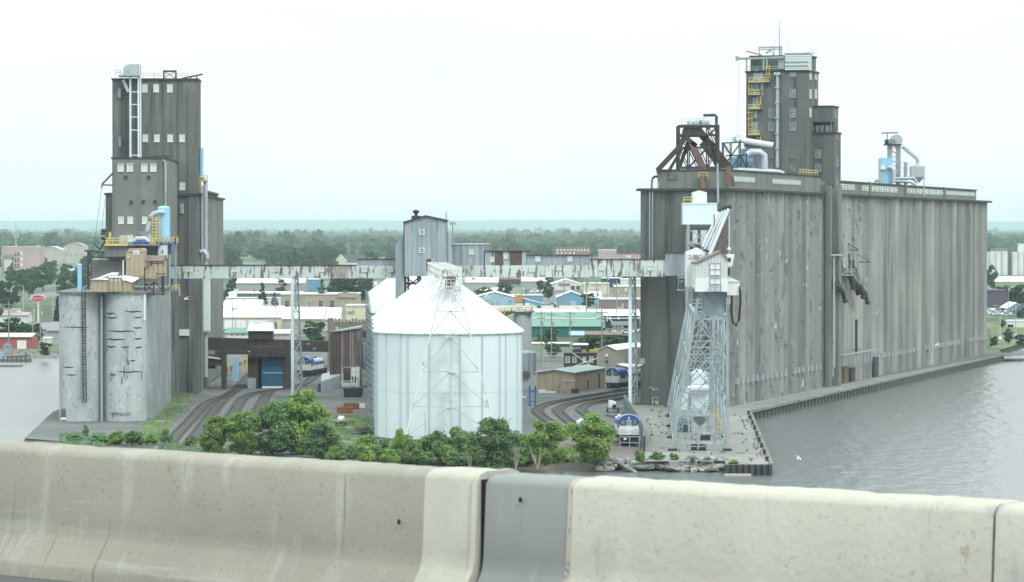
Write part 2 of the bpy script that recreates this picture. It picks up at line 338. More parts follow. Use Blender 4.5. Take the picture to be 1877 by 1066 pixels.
# dock edge: timber and concrete coping, sheet piling at the corner
cz = [Vector((*P2(*p),0)) for p in ((1838,652),(1375,755.5),(1415,853))]
for a_,b_ in ((cz[0],cz[1]),(cz[1],cz[2])):
    mb = MB(); mb.beam(a_ + Vector((0,0,.16)),b_ + Vector((0,0,.16)),.5,.3); o = struct('dock_kerb',mb,M['conc'])
t = (cz[1] - cz[0]); L_ = t.length; t.normalize(); q = Vector((t.y,-t.x,0)); q = q if q.y < 0 else -q; fen = None
for s_ in np.arange(1,L_,3.):
    c = cz[0] + t*s_ + q*.3; mb = MB(); mb.beam((0,0,-3),(0,0,.1),.34)
    if fen is None: fen = mb.build('fender_pile',M['tie']); o = fen
    else: o = fen.copy(); COL.objects.link(o)
    o.location = c; tag(o,'dark timber fender pile at the foot of the long elevator dock','fender pile','timber fender piles along the dock')
sp_ = MB(); x0,x1,yy = P2(1330,853)[0],P2(1416,853)[0],P2(1330,853)[1]
k = 0; x = x0
while x < x1 - .1:
    d0 = .12 if k % 2 else .55; sp_.box(x,min(x + .42,x1),yy - d0,yy + .02,-4,.12 + .03*(k % 2)); x += .42; k += 1
tag(sp_.build('sheet_piling',M['pile']),'dark corrugated steel sheet piling at the front corner of the dock','sheet piling')
mb = MB(); mb.beam(Vector((x0 - .2,yy - .9,WZ + .12)),Vector((x0 + 3.4,yy - 1.2,WZ + .12)),.45,.3)
tag(mb.build('floating_log',mat('bleached_wood',(.5,.46,.4),.9)),'bleached log floating at the foot of the dark sheet piling','log')
# sloping banks below the yard edge
bank = MB()
edge = [(45,803),(150,812),(330,822)]; ep = [Vector((*P2(*p),0)) for p in edge] + [Vector((-45,468,0)),Vector((-20,459,0))] + [Vector((*P2(*p),0)) for p in ((900,840),(1080,842),(1200,840),(1329,845))]
for p,q in zip(ep[:-1],ep[1:]):
    bank.poly([p + Vector((0,.3,.015)),p + Vector((0,-5,-2.6)),q + Vector((0,-5,-2.6)),q + Vector((0,.3,.015))])
struct('bank',bank,M['dirt'])
far = MB()
far.poly([(-84,856.5,.02),(-84,849,-3),(-140,853,-3),(-140,861.5,.02)][::-1]); far.poly([(-140,861.5,.02),(-140,853,-3),(-400,866,-3),(-400,875.5,.02)][::-1])
struct('bank',far,M['rock'])
# ridge on the horizon
hm = MB(); xs = np.linspace(-6300,6300,90)
def ridge_z(x): return 108 + 5*math.sin(x/1900 + 2.2) + 2.5*math.sin(x/610) + 1.2*math.sin(x/240 + 1)
vs = []
for j,(y,k_) in enumerate(((23800,0.),(25000,.6),(26000,1.),(28000,1.02))):
    vs += [(x,y + 120*math.sin(x/300),(ridge_z(x)*k_) if k_ else -.5) for x in xs]
nx = len(xs); hm.add(vs,[(j*nx + i,j*nx + i + 1,(j + 1)*nx + i + 1,(j + 1)*nx + i) for j in range(3) for i in range(nx - 1)],0,True)
struct('hills',hm,M['hill'])

# ---------------------------------------------------------------- the bridge parapet in front
CZ = EYE - 1.36
A_ = G(0,812,CZ); B_ = G(1877,924,CZ); bt = (B_ - A_); bt.z = 0; bt.normalize(); bq = Vector((-bt.y,bt.x,0))
if bq.dot(-A_) < 0: bq = -bq
def s_of(px):   # distance along the parapet seen at a column
    k = (px - CX)/FPX; return (k*A_.y - A_.x)/(bt.x - k*bt.y)
ang = math.atan2(bt.y,bt.x)
def to_loc(): return (A_.x,A_.y,0)
# local axes: x along, y away from the camera, z up
PROF = [(.30,CZ - .86),(.27,CZ - .05),(.24,CZ - .015),(.19,CZ),(-.02,CZ),(-.07,CZ - .015),(-.10,CZ - .05),(-.125,CZ - .46),(-.135,CZ - .525),(-.15,CZ - .56),(-.25,CZ - .70),(-.265,CZ - .73),(-.27,CZ - .86)]
def section(name,s0,s1,m,par,prof=PROF,grow=0.,step=.07,jit=.006,tint=None):
    n = max(2,int((s1 - s0)/step) + 1); mb = MB(); k = len(prof); vs = []
    for i in range(n):
        s = s0 + (s1 - s0)*i/(n - 1)
        for j,(y,z) in enumerate(prof):
            a = jit*mnoise.noise(Vector((s*2.2,j*.7,3))) + jit*.9*mnoise.noise(Vector((s*9,j,8))) - (jit*2.2*max(0,mnoise.noise(Vector((s*5,2,5))) - .2) if 3 < j < 7 else 0)
            vs.append((s,y + a,z + a*1.3*(j > 0)*(j < k - 1)))
    mb.add(vs,[(i*k + j,i*k + j + 1,(i + 1)*k + j + 1,(i + 1)*k + j) for i in range(n - 1) for j in range(k - 1)],0,True)
    mb.add(vs[:k],[list(range(k))]); mb.add(vs[-k:],[list(range(k))[::-1]])
    o = mb.build(name,m,par,(0,0,0)); return o
bar = thing('concrete_parapet','long pale stained concrete bridge parapet with a grey joint cover across the foreground','parapet',(A_.x,A_.y,0))
bar.rotation_euler = (0,0,ang); bar['_o'] = (0,0,0)
mA = mat('stained_tan_concrete',(.285,.278,.23),.9,[((.33,.32,.265),(.8,.8,.8),.4,.65,.8),((.40,.395,.35),(4.0,.5,.9),.54,.68,.8),((.15,.135,.11),(11,.25,.4),.645,.675,.7),
    ((.27,.255,.215),(.5,.5,1.5),.5,.7,.6),((.5,.49,.42),(9,5,3),.62,.72,.35),((.2,.11,.06),(6,2,1.6),.70,.73,.8),((.15,.145,.125),(38,38,38),.60,.67,.6),((.40,.395,.35),(.5,.4,9),.62,.66,.4)],bump=((32,32,32),.003))
mB = mat('pale_patched_concrete',(.47,.462,.39),.9,[((.395,.388,.33),(1.1,1.1,1.1),.42,.65,.7),((.30,.33,.33),(5,5,1.3),.60,.68,.6),((.50,.50,.45),(2.4,2,.5),.5,.7,.7),((.30,.27,.21),(9,9,5),.665,.70,.7),((.27,.27,.24),(34,34,34),.60,.67,.6),((.30,.29,.26),(14,.3,.9),.68,.70,.5)],bump=((20,20,20),.006))
mC = mat('painted_band_concrete',(.47,.462,.39),.9,[((.395,.388,.33),(2,2,1),.42,.65,.7),((.33,.33,.3),(8,8,1.2),.62,.70,.5)],bump=((25,25,25),.004))
mS = mat('grey_steel_cover',(.205,.225,.22),.65,[((.26,.27,.25),(.6,.6,.5),.4,.65,.8),((.145,.155,.15),(3,3,.8),.52,.68,.6),((.34,.35,.32),(9,3,1.6),.60,.70,.5),((.30,.31,.29),(30,30,30),.6,.68,.4),((.08,.09,.09),(14,14,14),.72,.75,.8)],metal=.15,spec=.5)
sA,sB,sC,sD,sE,sF = s_of(-2200),s_of(800),s_of(898),s_of(1070),s_of(1843),s_of(3400)
o = section('concrete_section',sA,sB,mA,bar); o['label'] = 'brown stained long left concrete section'
o = section('concrete_section',sB,sC - .036,mC,bar,[(y,z + .004) if 0 < i < 12 else (y,z) for i,(y,z) in enumerate(PROF)]); o['label'] = 'pale band beside the joint'
pb = [(y + (.006 if y < .1 else -.006),z - (.008 if i in (2,3,4,5) else .004 if i in (1,6) else 0)) for i,(y,z) in enumerate(PROF)]
section('joint_cover',sC + .05,sD - .03,mS,bar,pb,jit=.002); section('joint_lip',sC - .035,sC + .004,mC,bar,[(y - (.014 if y < .1 else -.01),z + (.010 if 0 < i < 12 else 0)) for i,(y,z) in enumerate(PROF)],jit=.002); section('paint_edge',sD - .029,sD + .003,mat('peach_sealant',(.40,.36,.30),.9,[((.2,.19,.18),(12,12,12),.5,.62,.9)]),bar,jit=.004)
o = section('concrete_section',sD + .004,sE - .008,mB,bar); o['label'] = 'pale patched right concrete section'
section('concrete_section',sE + .008,sF,mB,bar)
mb = MB()
for s_,y_,dz in ((sC + .31,-.115,.13),(sB - .17,-.132,.30)):
    mb.ball((s_,y_,CZ - dz),.011,.008,.016,m=0)
mb.build('bolt',M['black'],bar,(0,0,0))
mb = MB()
for s_ in (sC + .02,): mb.fbox(WF,s_ - .014,s_ + .03,-.085,.26,CZ - .9,CZ - .035)
mb.build('joint_seal',M['black'],bar,(0,0,0))
dk = MB(); c0 = A_ + bt*(-60); c1 = A_ + bt*60
for v in (c0,c1): v.z = 0
q0,q1 = c0 - bq*.35,c1 - bq*.35
ring = [q0,q1,c1 + bq*26,c0 + bq*26]
if (ring[1] - ring[0]).cross(ring[2] - ring[1]).z < 0: ring = ring[::-1]
dk.hexa([(v.x,v.y,CZ - 2.2) for v in ring] + [(v.x,v.y,CZ - .80) for v in ring])
struct('bridge_deck',dk,M['asph'])
# piers of the bridge stand in the water below
mb = MB()
for k_ in (-30,40):
    c = A_ + bt*k_ + bq*12; mb.cyl(c.x,c.y,1.6,-4,CZ - 2.3,20)
struct('bridge_pier',mb,M['conc'])

# ---------------------------------------------------------------- railway tracks
def smooth_line(pts,step=2.):
    pts = [Vector(p) for p in pts]; e = [pts[0]*2 - pts[1]] + pts + [pts[-1]*2 - pts[-2]]; out_ = []
    for i in range(1,len(e) - 2):
        p0,p1,p2,p3 = e[i - 1:i + 3]; n = max(2,int((p2 - p1).length/step))
        for k in range(n):
            t = k/n; out_.append(.5*((2*p1) + (p2 - p0)*t + (2*p0 - 5*p1 + 4*p2 - p3)*t*t + (3*p1 - p0 - 3*p2 + p3)*t ** 3))
    return out_ + [pts[-1]]
def track(pxs,label,bed=True,zz=0.):
    ln = smooth_line([(*P2(*p),0) for p in pxs]); par = thing('railway_track',label,'railway track',(ln[0].x,ln[0].y,0),'railway tracks in the yard')
    tg = [(ln[min(i + 1,len(ln) - 1)] - ln[max(i - 1,0)]).normalized() for i in range(len(ln))]; nr = [Vector((-t.y,t.x,0)) for t in tg]
    for sgn in (-1,1):
        mb = MB(); k = len(ln); vs = []
        for p,q in zip(ln,nr):
            c = p + q*sgn*.75; vs += [c - q*.10 + Vector((0,0,.10)),c + q*.10 + Vector((0,0,.10)),c + q*.08 + Vector((0,0,.32)),c - q*.08 + Vector((0,0,.32))]
        mb.add(vs,[(i*4 + j,i*4 + (j + 1) % 4,(i + 1)*4 + (j + 1) % 4,(i + 1)*4 + j) for i in range(k - 1) for j in range(4)]); mb.build('rail',M['rail'],par)
    mb = MB(); acc = 0.
    for i in range(len(ln) - 1):
        L2 = (ln[i + 1] - ln[i]).length
        while acc < L2:
            c = ln[i].lerp(ln[i + 1],acc/L2); q = nr[i]; mb.beam(c - q*1.25 + Vector((0,0,.09)),c + q*1.25 + Vector((0,0,.09)),.24,.1); acc += .8
        acc -= L2
    o = mb.build('sleepers',M['tie'],par); o.name = 'sleeper_row'
    if bed:
        mb = MB(); vs = []
        for p,q in zip(ln,nr): vs += [p - q*1.9 + Vector((0,0,.062 + zz)),p + q*1.9 + Vector((0,0,.062 + zz))]
        mb.add(vs,[(2*i,2*i + 2,2*i + 3,2*i + 1)[::-1] for i in range(len(ln) - 1)]); mb.build('ballast_bed',M['ballast'],par)
track([(300,828),(323.6,798),(352,768),(379,740),(405,730),(426,719),(447,699),(466,680),(487,662),(500,652)],'track running from the grassy strip by the left silos under the brown gallery')
track([(335,828),(356,802),(381,768),(410,732),(432,716),(447,706)],'second track from the left silos that joins the first by the brown gallery',zz=.004)
track([(392,815),(430,753),(447,730),(468,722),(500,716.5),(528,713),(556,705),(576,690),(586,677),(577,664),(560,656)],'track curving past the blue door towards the small locomotive',zz=.008)
track([(440,800),(473,751),(489,724),(500,716)],'short track behind the big bushy tree left of the white bins',zz=.012)
track([(352,722),(380,700),(410,682),(440,668),(470,656)],'straight track under the brown gallery beside the tall left elevator',zz=.016)
track([(1100,812),(1045,796),(1006,773),(985,754),(1000,743),(1045,733),(1098,723.5),(1148,716),(1190,707)],'outermost of the three curved tracks right of the white bin')
track([(1110,802),(1053,779),(1030,762),(1024,750),(1050,740),(1098,731),(1145,723.5),(1180,716)],'middle one of the three curved tracks right of the white bin',zz=.004)
track([(1125,790),(1082,765),(1066,754),(1072,745),(1098,738),(1148,730),(1180,724)],'innermost of the three curved tracks right of the white bin',zz=.008)
track([(1153,818),(1153,790),(1146,772),(1120,762)],'short track under the nearer blue and white locomotive',zz=.012)
# ================================================================ RIGHT ELEVATOR
def win(par,c,u,n,w_,h,fm,pm,label=None,fr=.14,bars=(1,2)):
    """one window: raised frame, pane and glazing bars; c centre, u right, n outward"""
    c = Vector(c); u = Vector(u).normalized(); n = Vector(n).normalized(); z = Vector((0,0,1)); mb = MB()
    def blk(x0,x1,z0,z1,d,m):
        p = [c + u*x + z*zz + n*dd for dd in (-.02,d) for (x,zz) in ((x0,z0),(x1,z0),(x1,z1),(x0,z1))]
        mb.add(p,[(0,3,2,1),(4,5,6,7),(0,1,5,4),(1,2,6,5),(2,3,7,6),(3,0,4,7)],m)
    W,H = w_/2,h/2
    blk(-W + fr,W - fr,-H + fr,H - fr,.05,1)
    blk(-W,W,H - fr,H,.14,0); blk(-W - .05,W + .05,-H,-H + fr,.18,0); blk(-W,-W + fr,-H + fr,H - fr,.14,0); blk(W - fr,W,-H + fr,H - fr,.14,0)
    for i in range(1,bars[0]): x = -W + w_*i/bars[0]; blk(x - .04,x + .04,-H + fr,H - fr,.09,0)
    for i in range(1,bars[1]): x = -H + h*i/bars[1]; blk(-W + fr,W - fr,x - .04,x + .04,.085,0)
    o = mb.build('window',[fm,pm],par)
    if label: o['label'] = label
    return o
RF = Fr(39.8,594,.31,.95)
NOUT = -RF.n; FOUT = -RF.s
ZR = 39.7
el = thing('grain_elevator','huge grey concrete grain elevator with fluted walls and tall headhouse beside the slip','grain elevator',tuple(RF(0,0,0)))
def scallop(F,a0,a1,n,depth,b0,b1,z0,z1,seg=8,seed=1,flatp=0.,front=False,jit=0.):
    """wall slab whose outer side bulges like a row of silos, running along a at b0, back at b1"""
    rng = random.Random(seed); pts = []; w_ = (a1 - a0)/n
    for i in range(n):
        dd = depth*(1 + rng.uniform(-jit,jit)); fl = rng.random() < flatp
        for k in range(seg):
            t = k/seg; pts.append((a0 + (i + t)*w_,(b0 - (.15 if fl else dd*math.sin(math.pi*t) ** .7))))
    pts.append((a1,b0)); pts += [(a1,b1),(a0,b1)]
    return [(lambda v: (v.x,v.y))(F(a,b,0)) for a,b in pts] if not front else [(lambda v: (v.x,v.y))(F(b,-a,0)) for a,b in pts]
mb = MB()
ptsA = scallop(RF,0,76,20,.8,.6,8,0,0,seed=3,jit=.12); pr_ = random.Random(6); mb.prism(ptsA,0,ZR - .5,ms=[c for _ in range(20) for c in [pr_.choice((0,1,2,0))]*8])
mb.build('silo_wall',[M['concA'],M['concA2'],M['concA3']],el)['label'] = 'blotched grey silo wall with pale spalled patches'
mb = MB(); mb.prism(scallop(RF,89.4,272,48,.6,.5,16.5,0,0,seed=11,flatp=.35,jit=.4),0,ZR - .5,ms=[c for c in (0,0,2,2,2,2,2,0,0,2,2,2,2,1,0,0,2,0,0,1,0,0,0,2,1,1,0,2,0,0,1,0,0,0,1,2,1,1,0,1,1,0,1,0,1,1,0,0) for _ in range(8)]); mb.build('silo_wall',[M['concB'],M['concB2'],M['concB3']],el)['label'] = 'smoother brown grey silo wall with long vertical streaks'
# front end: three silos in a row seen square on
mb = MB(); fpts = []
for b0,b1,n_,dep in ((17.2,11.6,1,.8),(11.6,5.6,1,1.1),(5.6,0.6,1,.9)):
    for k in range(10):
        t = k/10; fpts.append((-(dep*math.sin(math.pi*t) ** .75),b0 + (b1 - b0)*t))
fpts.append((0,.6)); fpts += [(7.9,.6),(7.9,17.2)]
mb.prism([(lambda v: (v.x,v.y))(RF(a + .3,b,0)) for a,b in fpts],0.01,ZR - .52); mb.build('silo_end_wall',M['concD'],el)['label'] = 'dark shaded end of three silos'  # shade of the end is put into its colour, darker than the side walls
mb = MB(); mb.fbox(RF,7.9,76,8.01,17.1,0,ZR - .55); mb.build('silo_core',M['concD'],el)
mb = MB(); mb.fbox(RF,-1.2,76,-.9,17.6,ZR - .5,ZR - .05); mb.fbox(RF,89.5,272.6,-.75,16.8,ZR - .5,ZR - .05,0); mb.fbox(RF,-.9,75.8,-.6,17.3,ZR - .05,ZR,1); mb.fbox(RF,89.8,272.3,-.45,16.5,ZR - .05,ZR,1)
mb.build('roof_slab',[M['trim'],M['roofgrav']],el)
# vertical shaft strips between the two silo blocks
mb = MB(); mb.fbox(RF,76,89.4,1.0,12,0,ZR + 2.5)
for a0,a1,b in ((76.9,78.6,-1.2),(79.0,81.2,.2),(82.0,84.6,-1.9),(85.1,86.2,-.2),(86.6,89.3,-.9)): mb.fbox(RF,a0,a1,b,1.05,0,ZR + 1.5)
mb.build('shaft_pilaster',M['concBr'],el)
# headhouse
HB0,HB1 = 3.6,16.7
mb = MB(); mb.fbox(RF,78,87,HB0,HB1,ZR,64.6); mb.fbox(RF,78.4,86.6,HB0 + .4,HB1 - .8,64.6,67.6)
for b in (8.9,12.8): mb.fbox(RF,77.86,78.0,b - .25,b + .25,ZR,64.3)
mb.fbox(RF,77.8,87.2,HB0 - .2,HB1 + .2,64.35,64.75,1); mb.fbox(RF,78.2,86.8,HB0 + .2,HB1 - .6,67.6,67.9,1)
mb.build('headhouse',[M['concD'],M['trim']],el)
# lower block with porch recess
z1,z2,z3 = RF.z_of(196,82),RF.z_of(223,82),RF.z_of(244,82)
mb = MB(); mb.fbox(RF,82,87.5,-.5,4.1,z2,z1); mb.fbox(RF,84.2,87.5,-.5,4.1,z3,z2); mb.fbox(RF,81.7,88.2,-.9,4.1,ZR + 1.5,z3)
mb.fbox(RF,81.85,87.6,-.65,4.2,z1,z1 + .35,1); mb.fbox(RF,81.4,88.4,-1.1,4.2,z3 - .02,z3 + .3,1); mb.fbox(RF,82.0,82.3,-.4,-.1,z3 + .3,z2); mb.fbox(RF,82.0,82.3,3.6,3.9,z3 + .3,z2)
mb.build('lower_tower',[M['concD'],M['trim']],el)
mb = MB(); mb.rail([RF(82.0,3.9,z3 + .3),RF(82.0,-.3,z3 + .3)],1.1,1.0); 
for b in (.5,1.6,2.6): mb.fbox(RF,83.4,84.0,b,b + .7,z3 + .3,z2 - .6,0)
mb.build('porch_rail',M['steel'],el)
# louvred box and parapet on top
def fb(a,px): return RF.b_of(px,a)
mb = MB(); b0,b1 = fb(77.9,1482),fb(77.9,1439); mb.fbox(RF,77.6,80.6,b0,b1,RF.z_of(127,78),RF.z_of(98,78),0)
for py in (112,120): z = RF.z_of(py,78); mb.fbox(RF,77.5,77.6,b0,b1,z - .12,z + .12,1)
mb.fbox(RF,77.5,80.7,b0 - .1,b1 + .1,RF.z_of(98,78),RF.z_of(97,78) + .15,1); mb.build('louvred_box',[mat('white_louvre_sheet',(.62,.68,.66),.6,wave=('Z',.35,.05)),M['steel']],el)
mb = MB(); b0,b1 = fb(77.9,1438),fb(77.9,1426); mb.fbox(RF,77.7,78.4,b0,b1,RF.z_of(125,78),RF.z_of(107,78)); mb.build('vent_box',M['steel'],el)
# open frame on the front of the roof level
mb = MB(); zt,zb = RF.z_of(104,77.5),RF.z_of(127,77.5)
for px in (1368,1399,1405): b = fb(77.4,px); mb.beam(RF(77.4,b,zb),RF(77.4,b,zt),.3)
mb.beam(RF(77.4,fb(77.4,1349),zt - .1),RF(77.4,fb(77.4,1437),zt + .1),.45); mb.beam(RF(77.2,fb(77.2,1349),zt + .35),RF(77.2,fb(77.2,1370),zt - .2),.12); mb.beam(RF(77.4,fb(77.4,1350),zt - .5),RF(77.4,fb(77.4,1350),zt + .5),.5)
for py in (120,124): z = RF.z_of(py,77.4); mb.beam(RF(77.4,fb(77.4,1368),z),RF(77.4,fb(77.4,1427),z),.12)
zt2 = RF.z_of(84,77.6)
for px in (1391,1418,1429,1432): b = fb(78.5,px); mb.beam(RF(78.5,b,67.6),RF(78.5,b,zt2),.22)
mb.beam(RF(78.5,fb(78.5,1390),zt2),RF(78.5,fb(78.5,1433),zt2),.3); mb.beam(RF(80.5,fb(80.5,1392),zt2 - .3),RF(80.5,fb(80.5,1431),zt2 - .3),.2)
mb.beam(RF(78.5,fb(78.5,1418),67.6),RF(78.5,fb(78.5,1412),zt2 - .4),.12); mb.beam(RF(78.5,fb(78.5,1403),zt2 - 1.2),RF(78.5,fb(78.5,1412),zt2 - .6),.35)
mb.build('roof_frame',M['steel'],el)
mb = MB(); mb.beam(RF(77.6,fb(77.6,1367),RF.z_of(91,78)),RF(77.6,fb(77.6,1396),RF.z_of(99,78)),.25); mb.build('jib_arm',mat('orange_brown_paint',(.35,.2,.06),.7),el)
mb = MB(); b = fb(78.5,1428); mb.tube([RF(78.5,b,67.6),RF(78.5,b,RF.z_of(62,78)),RF(78.5,b,RF.z_of(36,78))],[.12,.1,.05]); mb.build('mast',M['steel'],el)
mb = MB(); mb.tube([RF(77.3,fb(77.3,1354),zt),RF(73,fb(73,1352),RF.z_of(245,73))],.03,4)
for px,py in ((1415,90),(1450,92)): mb.tube([RF(78.5,b,RF.z_of(52,78)),RF(78.5,fb(78.5,px),RF.z_of(py,78))],.025,4)
mb.build('guy_wire',M['steel'],el)
mb = MB()
mb.rail([RF(79,HB0 + .3,67.9),RF(86.5,HB0 + .3,67.9)],1.4,1.2,.06)
for a in (79.5,81.5,84,86): mb.beam(RF(a,HB0 + .8,67.9),RF(a,HB0 + .8,70 - (a - 79)*.08),.14)
mb.build('roof_rail',M['white'],el)
# windows on the headhouse
for cx_,rows in ((1453,((134.5,9),(170,16),(206,17),(231,16),(282,16),(308,16))),(1414,((206,17),(231,16),(282,15),(306,14)))):
    for py,hp in rows:
        b = fb(78,cx_); z = RF.z_of(py,78); win(el,RF(78,b,z),RF.n*-1,FOUT,1.25,hp*.111,M['concBr'] if py > 275 else M['steel'],M['glassg'],bars=(2,3))
for cx_ in (1499.5,):
    for py,hp in ((282,16),(308,15),(335,11)):
        b = fb(81.7,cx_); win(el,RF(81.7,b,RF.z_of(py,81.7,b)),RF.n*-1,FOUT,1.2,hp*.111,M['steel'],M['glassg'],bars=(2,3))
for a in (79.6,84.5):
    for py in ((137),(172),(206)):
        win(el,RF(a,HB0,RF.z_of(py,a,HB0)),RF.s,NOUT,1.3,1.9,M['white'],M['glassg'],bars=(2,3))
for z in (56,51.5,46,42): win(el,RF(84.6,-.5 if z > z3 else -.9,z),RF.s,NOUT,1.2,1.8,M['steel'],M['glassg'],bars=(2,3))
# pale patch, downpipe
mb = MB(); mb.fbox(RF,77.93,78,fb(78,1400),fb(78,1391),RF.z_of(150,78),RF.z_of(129,78)); mb.build('patched_cladding',M['galv'],el); mb = MB(); mb.fbox(RF,77.93,78,fb(78,1399),fb(78,1394),RF.z_of(175,78),RF.z_of(150.2,78)); mb.build('patched_cladding',M['galv'],el); mb = MB(); mb.fbox(RF,77.9,78,fb(78,1387.5),fb(78,1381),RF.z_of(215,78),RF.z_of(202,78))
mb.build('patched_cladding',M['galv'],el)
mb = MB(); a = 77.3; b = fb(a,1424.5); mb.tube([RF(a,b,RF.z_of(134,a)),RF(a,b,RF.z_of(180,a)),RF(a,b,RF.z_of(306,a))],.34,10); mb.fbox(RF,a - .5,a + .6,b - .65,b + .65,RF.z_of(136,a),RF.z_of(131,a)); 
for py in range(160,300,28): z = RF.z_of(py,a); mb.fbox(RF,a - .6,78,b - .42,b + .42,z,z + .25)
mb.build('vertical_duct',M['galv'],el)
# yellow balconies and ladders
def balcony(pxl,pxr,pyt,pyb):
    mb = MB(); zb_,zt_ = RF.z_of(pyb,76.8),RF.z_of(pyt,76.8); b0,b1 = fb(76.8,pxr),fb(76.8,pxl)
    mb.fbox(RF,76.6,77.98,b0,b1,zb_,zb_ + .18,1); mb.rail([RF(77.9,b0,zb_),RF(76.7,b0,zb_),RF(76.7,b1,zb_),RF(77.9,b1,zb_)],zt_ - zb_,1.1,.09)
    mb.fbox(RF,76.6,76.66,b0,b1,zb_ + .1,zb_ + .4)
    mb.build('balcony',[M['yel'],M['blued']],el)
for q in ((1371,1410,140,150),(1371,1394,163,173),(1371,1394,190,199),(1371,1394,238,247)): balcony(*q)
for px,p0,p1 in ((1407,118,141),(1375,149,165),(1391,172,191),(1375,199,239),(1391,246,258)):
    mb = MB(); b = fb(77.2,px); mb.ladder(RF(77.2,b,RF.z_of(p1,77)),RF(77.2,b,RF.z_of(p0,77)),RF.n,.7,.1,.5)
    for k in range(3 if p1 - p0 > 20 else 0): z = RF.z_of(p0 + 6 + k*12,77); mb.fbox(RF,76.5,77.3,b - .55,b + .55,z,z + .1)
    mb.build('ladder',M['yel'],el)
for px,py in ((1385.5,135),(1385.5,158),(1384,186),(1384,232)):
    mb = MB(); b = fb(78,px); z = RF.z_of(py,78); mb.fbox(RF,77.93,78,b - .55,b + .55,z - 1.1,z + 1.1); mb.build('door',M['pvc'],el)
# penthouse galleries on the roof
mb = MB(); pzA = 42.9
mb.fbox(RF,.3,77.9,.9,14,ZR,pzA); mb.fbox(RF,.1,78,.7,14.2,pzA,pzA + .25,1)
mb.build('roof_gallery',[M['concBr'],M['trim']],el)
mb = MB(); mb.fbox(RF,90,262,1.6,12,ZR,42.2); mb.fbox(RF,89.8,262.3,1.4,12.2,42.2,42.5,1)
for a in (128,168,216): mb.fbox(RF,a,a + 1.2,1.2,1.6,ZR,42.6)
mb.build('roof_gallery',[M['concBr'],M['trim']],el)
def strip_window(a0,a1,b,z0,z1,dark,cells):
    mb = MB(); mb.fbox(RF,a0,a1,b - .08,b,z0,z1,0); w_ = (a1 - a0)/cells
    for i in range(cells):
        a = a0 + i*w_; mb.fbox(RF,a + w_*.18,a + w_*.82,b - .12,b - .081,z0 + .18,z1 - .18,1)
        if dark:
            h = (z1 - z0)/2; mb.fbox(RF,a + w_*.42,a + w_*.58,b - .16,b - .121,z0 + .15,z1 - .15,0); mb.fbox(RF,a + w_*.18,a + w_*.82,b - .155,b - .121,z0 + h - .12,z0 + h + .12,0)
    o = mb.build('strip_window',[M['pale'] if dark else M['steel'],M['glass'] if dark else M['pale']],el)
ap = lambda px,b: RF.a_of(px,b)
for p0,p1,dk_,c_ in ((1540,1566,1,5),(1580,1644,1,7),(1663,1730,1,6),(1733,1786,0,14)):
    strip_window(ap(p0,1.6),ap(p1,1.6),1.6,40.6 + (0 if dk_ else .1),41.8,dk_,c_)
for p0,p1 in ((1341,1383),(1415,1467)): strip_window(ap(p0,.9),ap(p1,.9),.9,40.9,42.0,0,12)
win(el,RF(.3,RF.b_of(1233,.3),41.7),-RF.n,FOUT,1.8,.9,M['concD'],M['glassg'])
# loading hatches along the foot of the wall
def hatch(a,b,z,s=1.):
    mb = MB(); w_ = .34*s
    mb.fbox(RF,a - w_,a + w_,b - .25,b + .5,z,z + 1.05*s); mb.fbox(RF,a - w_*1.2,a + w_*1.2,b - .3,b + .5,z + 1.05*s,z + 1.15*s)
    return mb.build('loading_hatch',M['galv'],el)
for i in range(19):
    if i != 11: hatch(5.7 + i*3.8 - 1.9,-.15,3.9,1.0)
for i in range(40):
    a = 127 + i*3.62
    if i not in (14,15,30,31): hatch(a,-.1,3.9,.9)
# pipe with spouts near the shaft
mb = MB(); a0,a1 = ap(1545,-2),ap(1604,-2); mb.beam(RF(a0,-2,6.3),RF(a1,-2,6.3),.35)
mb.beam(RF(a0,-2,6.3),RF(a0 - 3,-.2,7.4),.25)
for i in range(9): a = a0 + 1 + (a1 - a0 - 1)*i/9; mb.beam(RF(a,-2,6.2),RF(a,-2,3.9),.4,.4); mb.beam(RF(a,-2,6.3),RF(a,.3,6.9),.15)
mb.build('spout_manifold',M['steel'],el)
for px,w_,h,m in ((1551,2.2,3.6,'redrust'),(1536,1.4,2.6,'white'),(1564,2,3,'dsteel'),(1606,2.2,4.4,'dsteel')):
    a = ap(px,-.4); mb = MB(); mb.fbox(RF,a - w_,a + w_,-.5,.3,0.06,h); mb.build('door',M[m],el)
# ship spouts and brackets hanging on the wall
def zpx(py,a,b=0): return RF.z_of(py,a,b)
for px,py in ((1526,514),(1560,508),(1568,518)):
    a = ap(px,-1.2); z = zpx(py,a,-1.2); mb = MB()
    mb.tube([RF(a,-.5,z + 1),RF(a,-1.4,z - .6),RF(a + .2,-1.8,z - 2.6)],[.55,.6,.45],8); mb.tube([RF(a,-1.5,z - .6),RF(a + 3.2,-2.6,z - 2.2),RF(a + 4.2,-2.9,z - 4.2)],[.55,.55,.35],8)
    mb.beam(RF(a,-.6,z + 4.5),RF(a + 3.0,-2.4,z - 1.5),.14); mb.beam(RF(a,-.8,z + 5),RF(a,-.8,z - .2),.3); mb.ball(RF(a + 4.2,-2.9,z - 4.2),.6,.6,.5)
    mb.build('ship_spout',M['rust'],el)
mb = MB(); a = ap(1526,-1.5); mb.beam(RF(a - 3,-1.9,zpx(467,a)),RF(a + 5,-2.4,zpx(467,a)),.3); mb.beam(RF(a,-1.8,zpx(467,a)),RF(a,-1.8,zpx(640,a)),.35); mb.beam(RF(a + 1.2,-1.4,zpx(520,a)),RF(a + 1.2,-1.4,zpx(690,a)),.25)
mb.ladder(RF(a + 3.4,-1.2,4),RF(a + 3.4,-1.2,zpx(500,a)),RF.s,.8,.12,.9); mb.build('spout_guide',M['galv'],el)
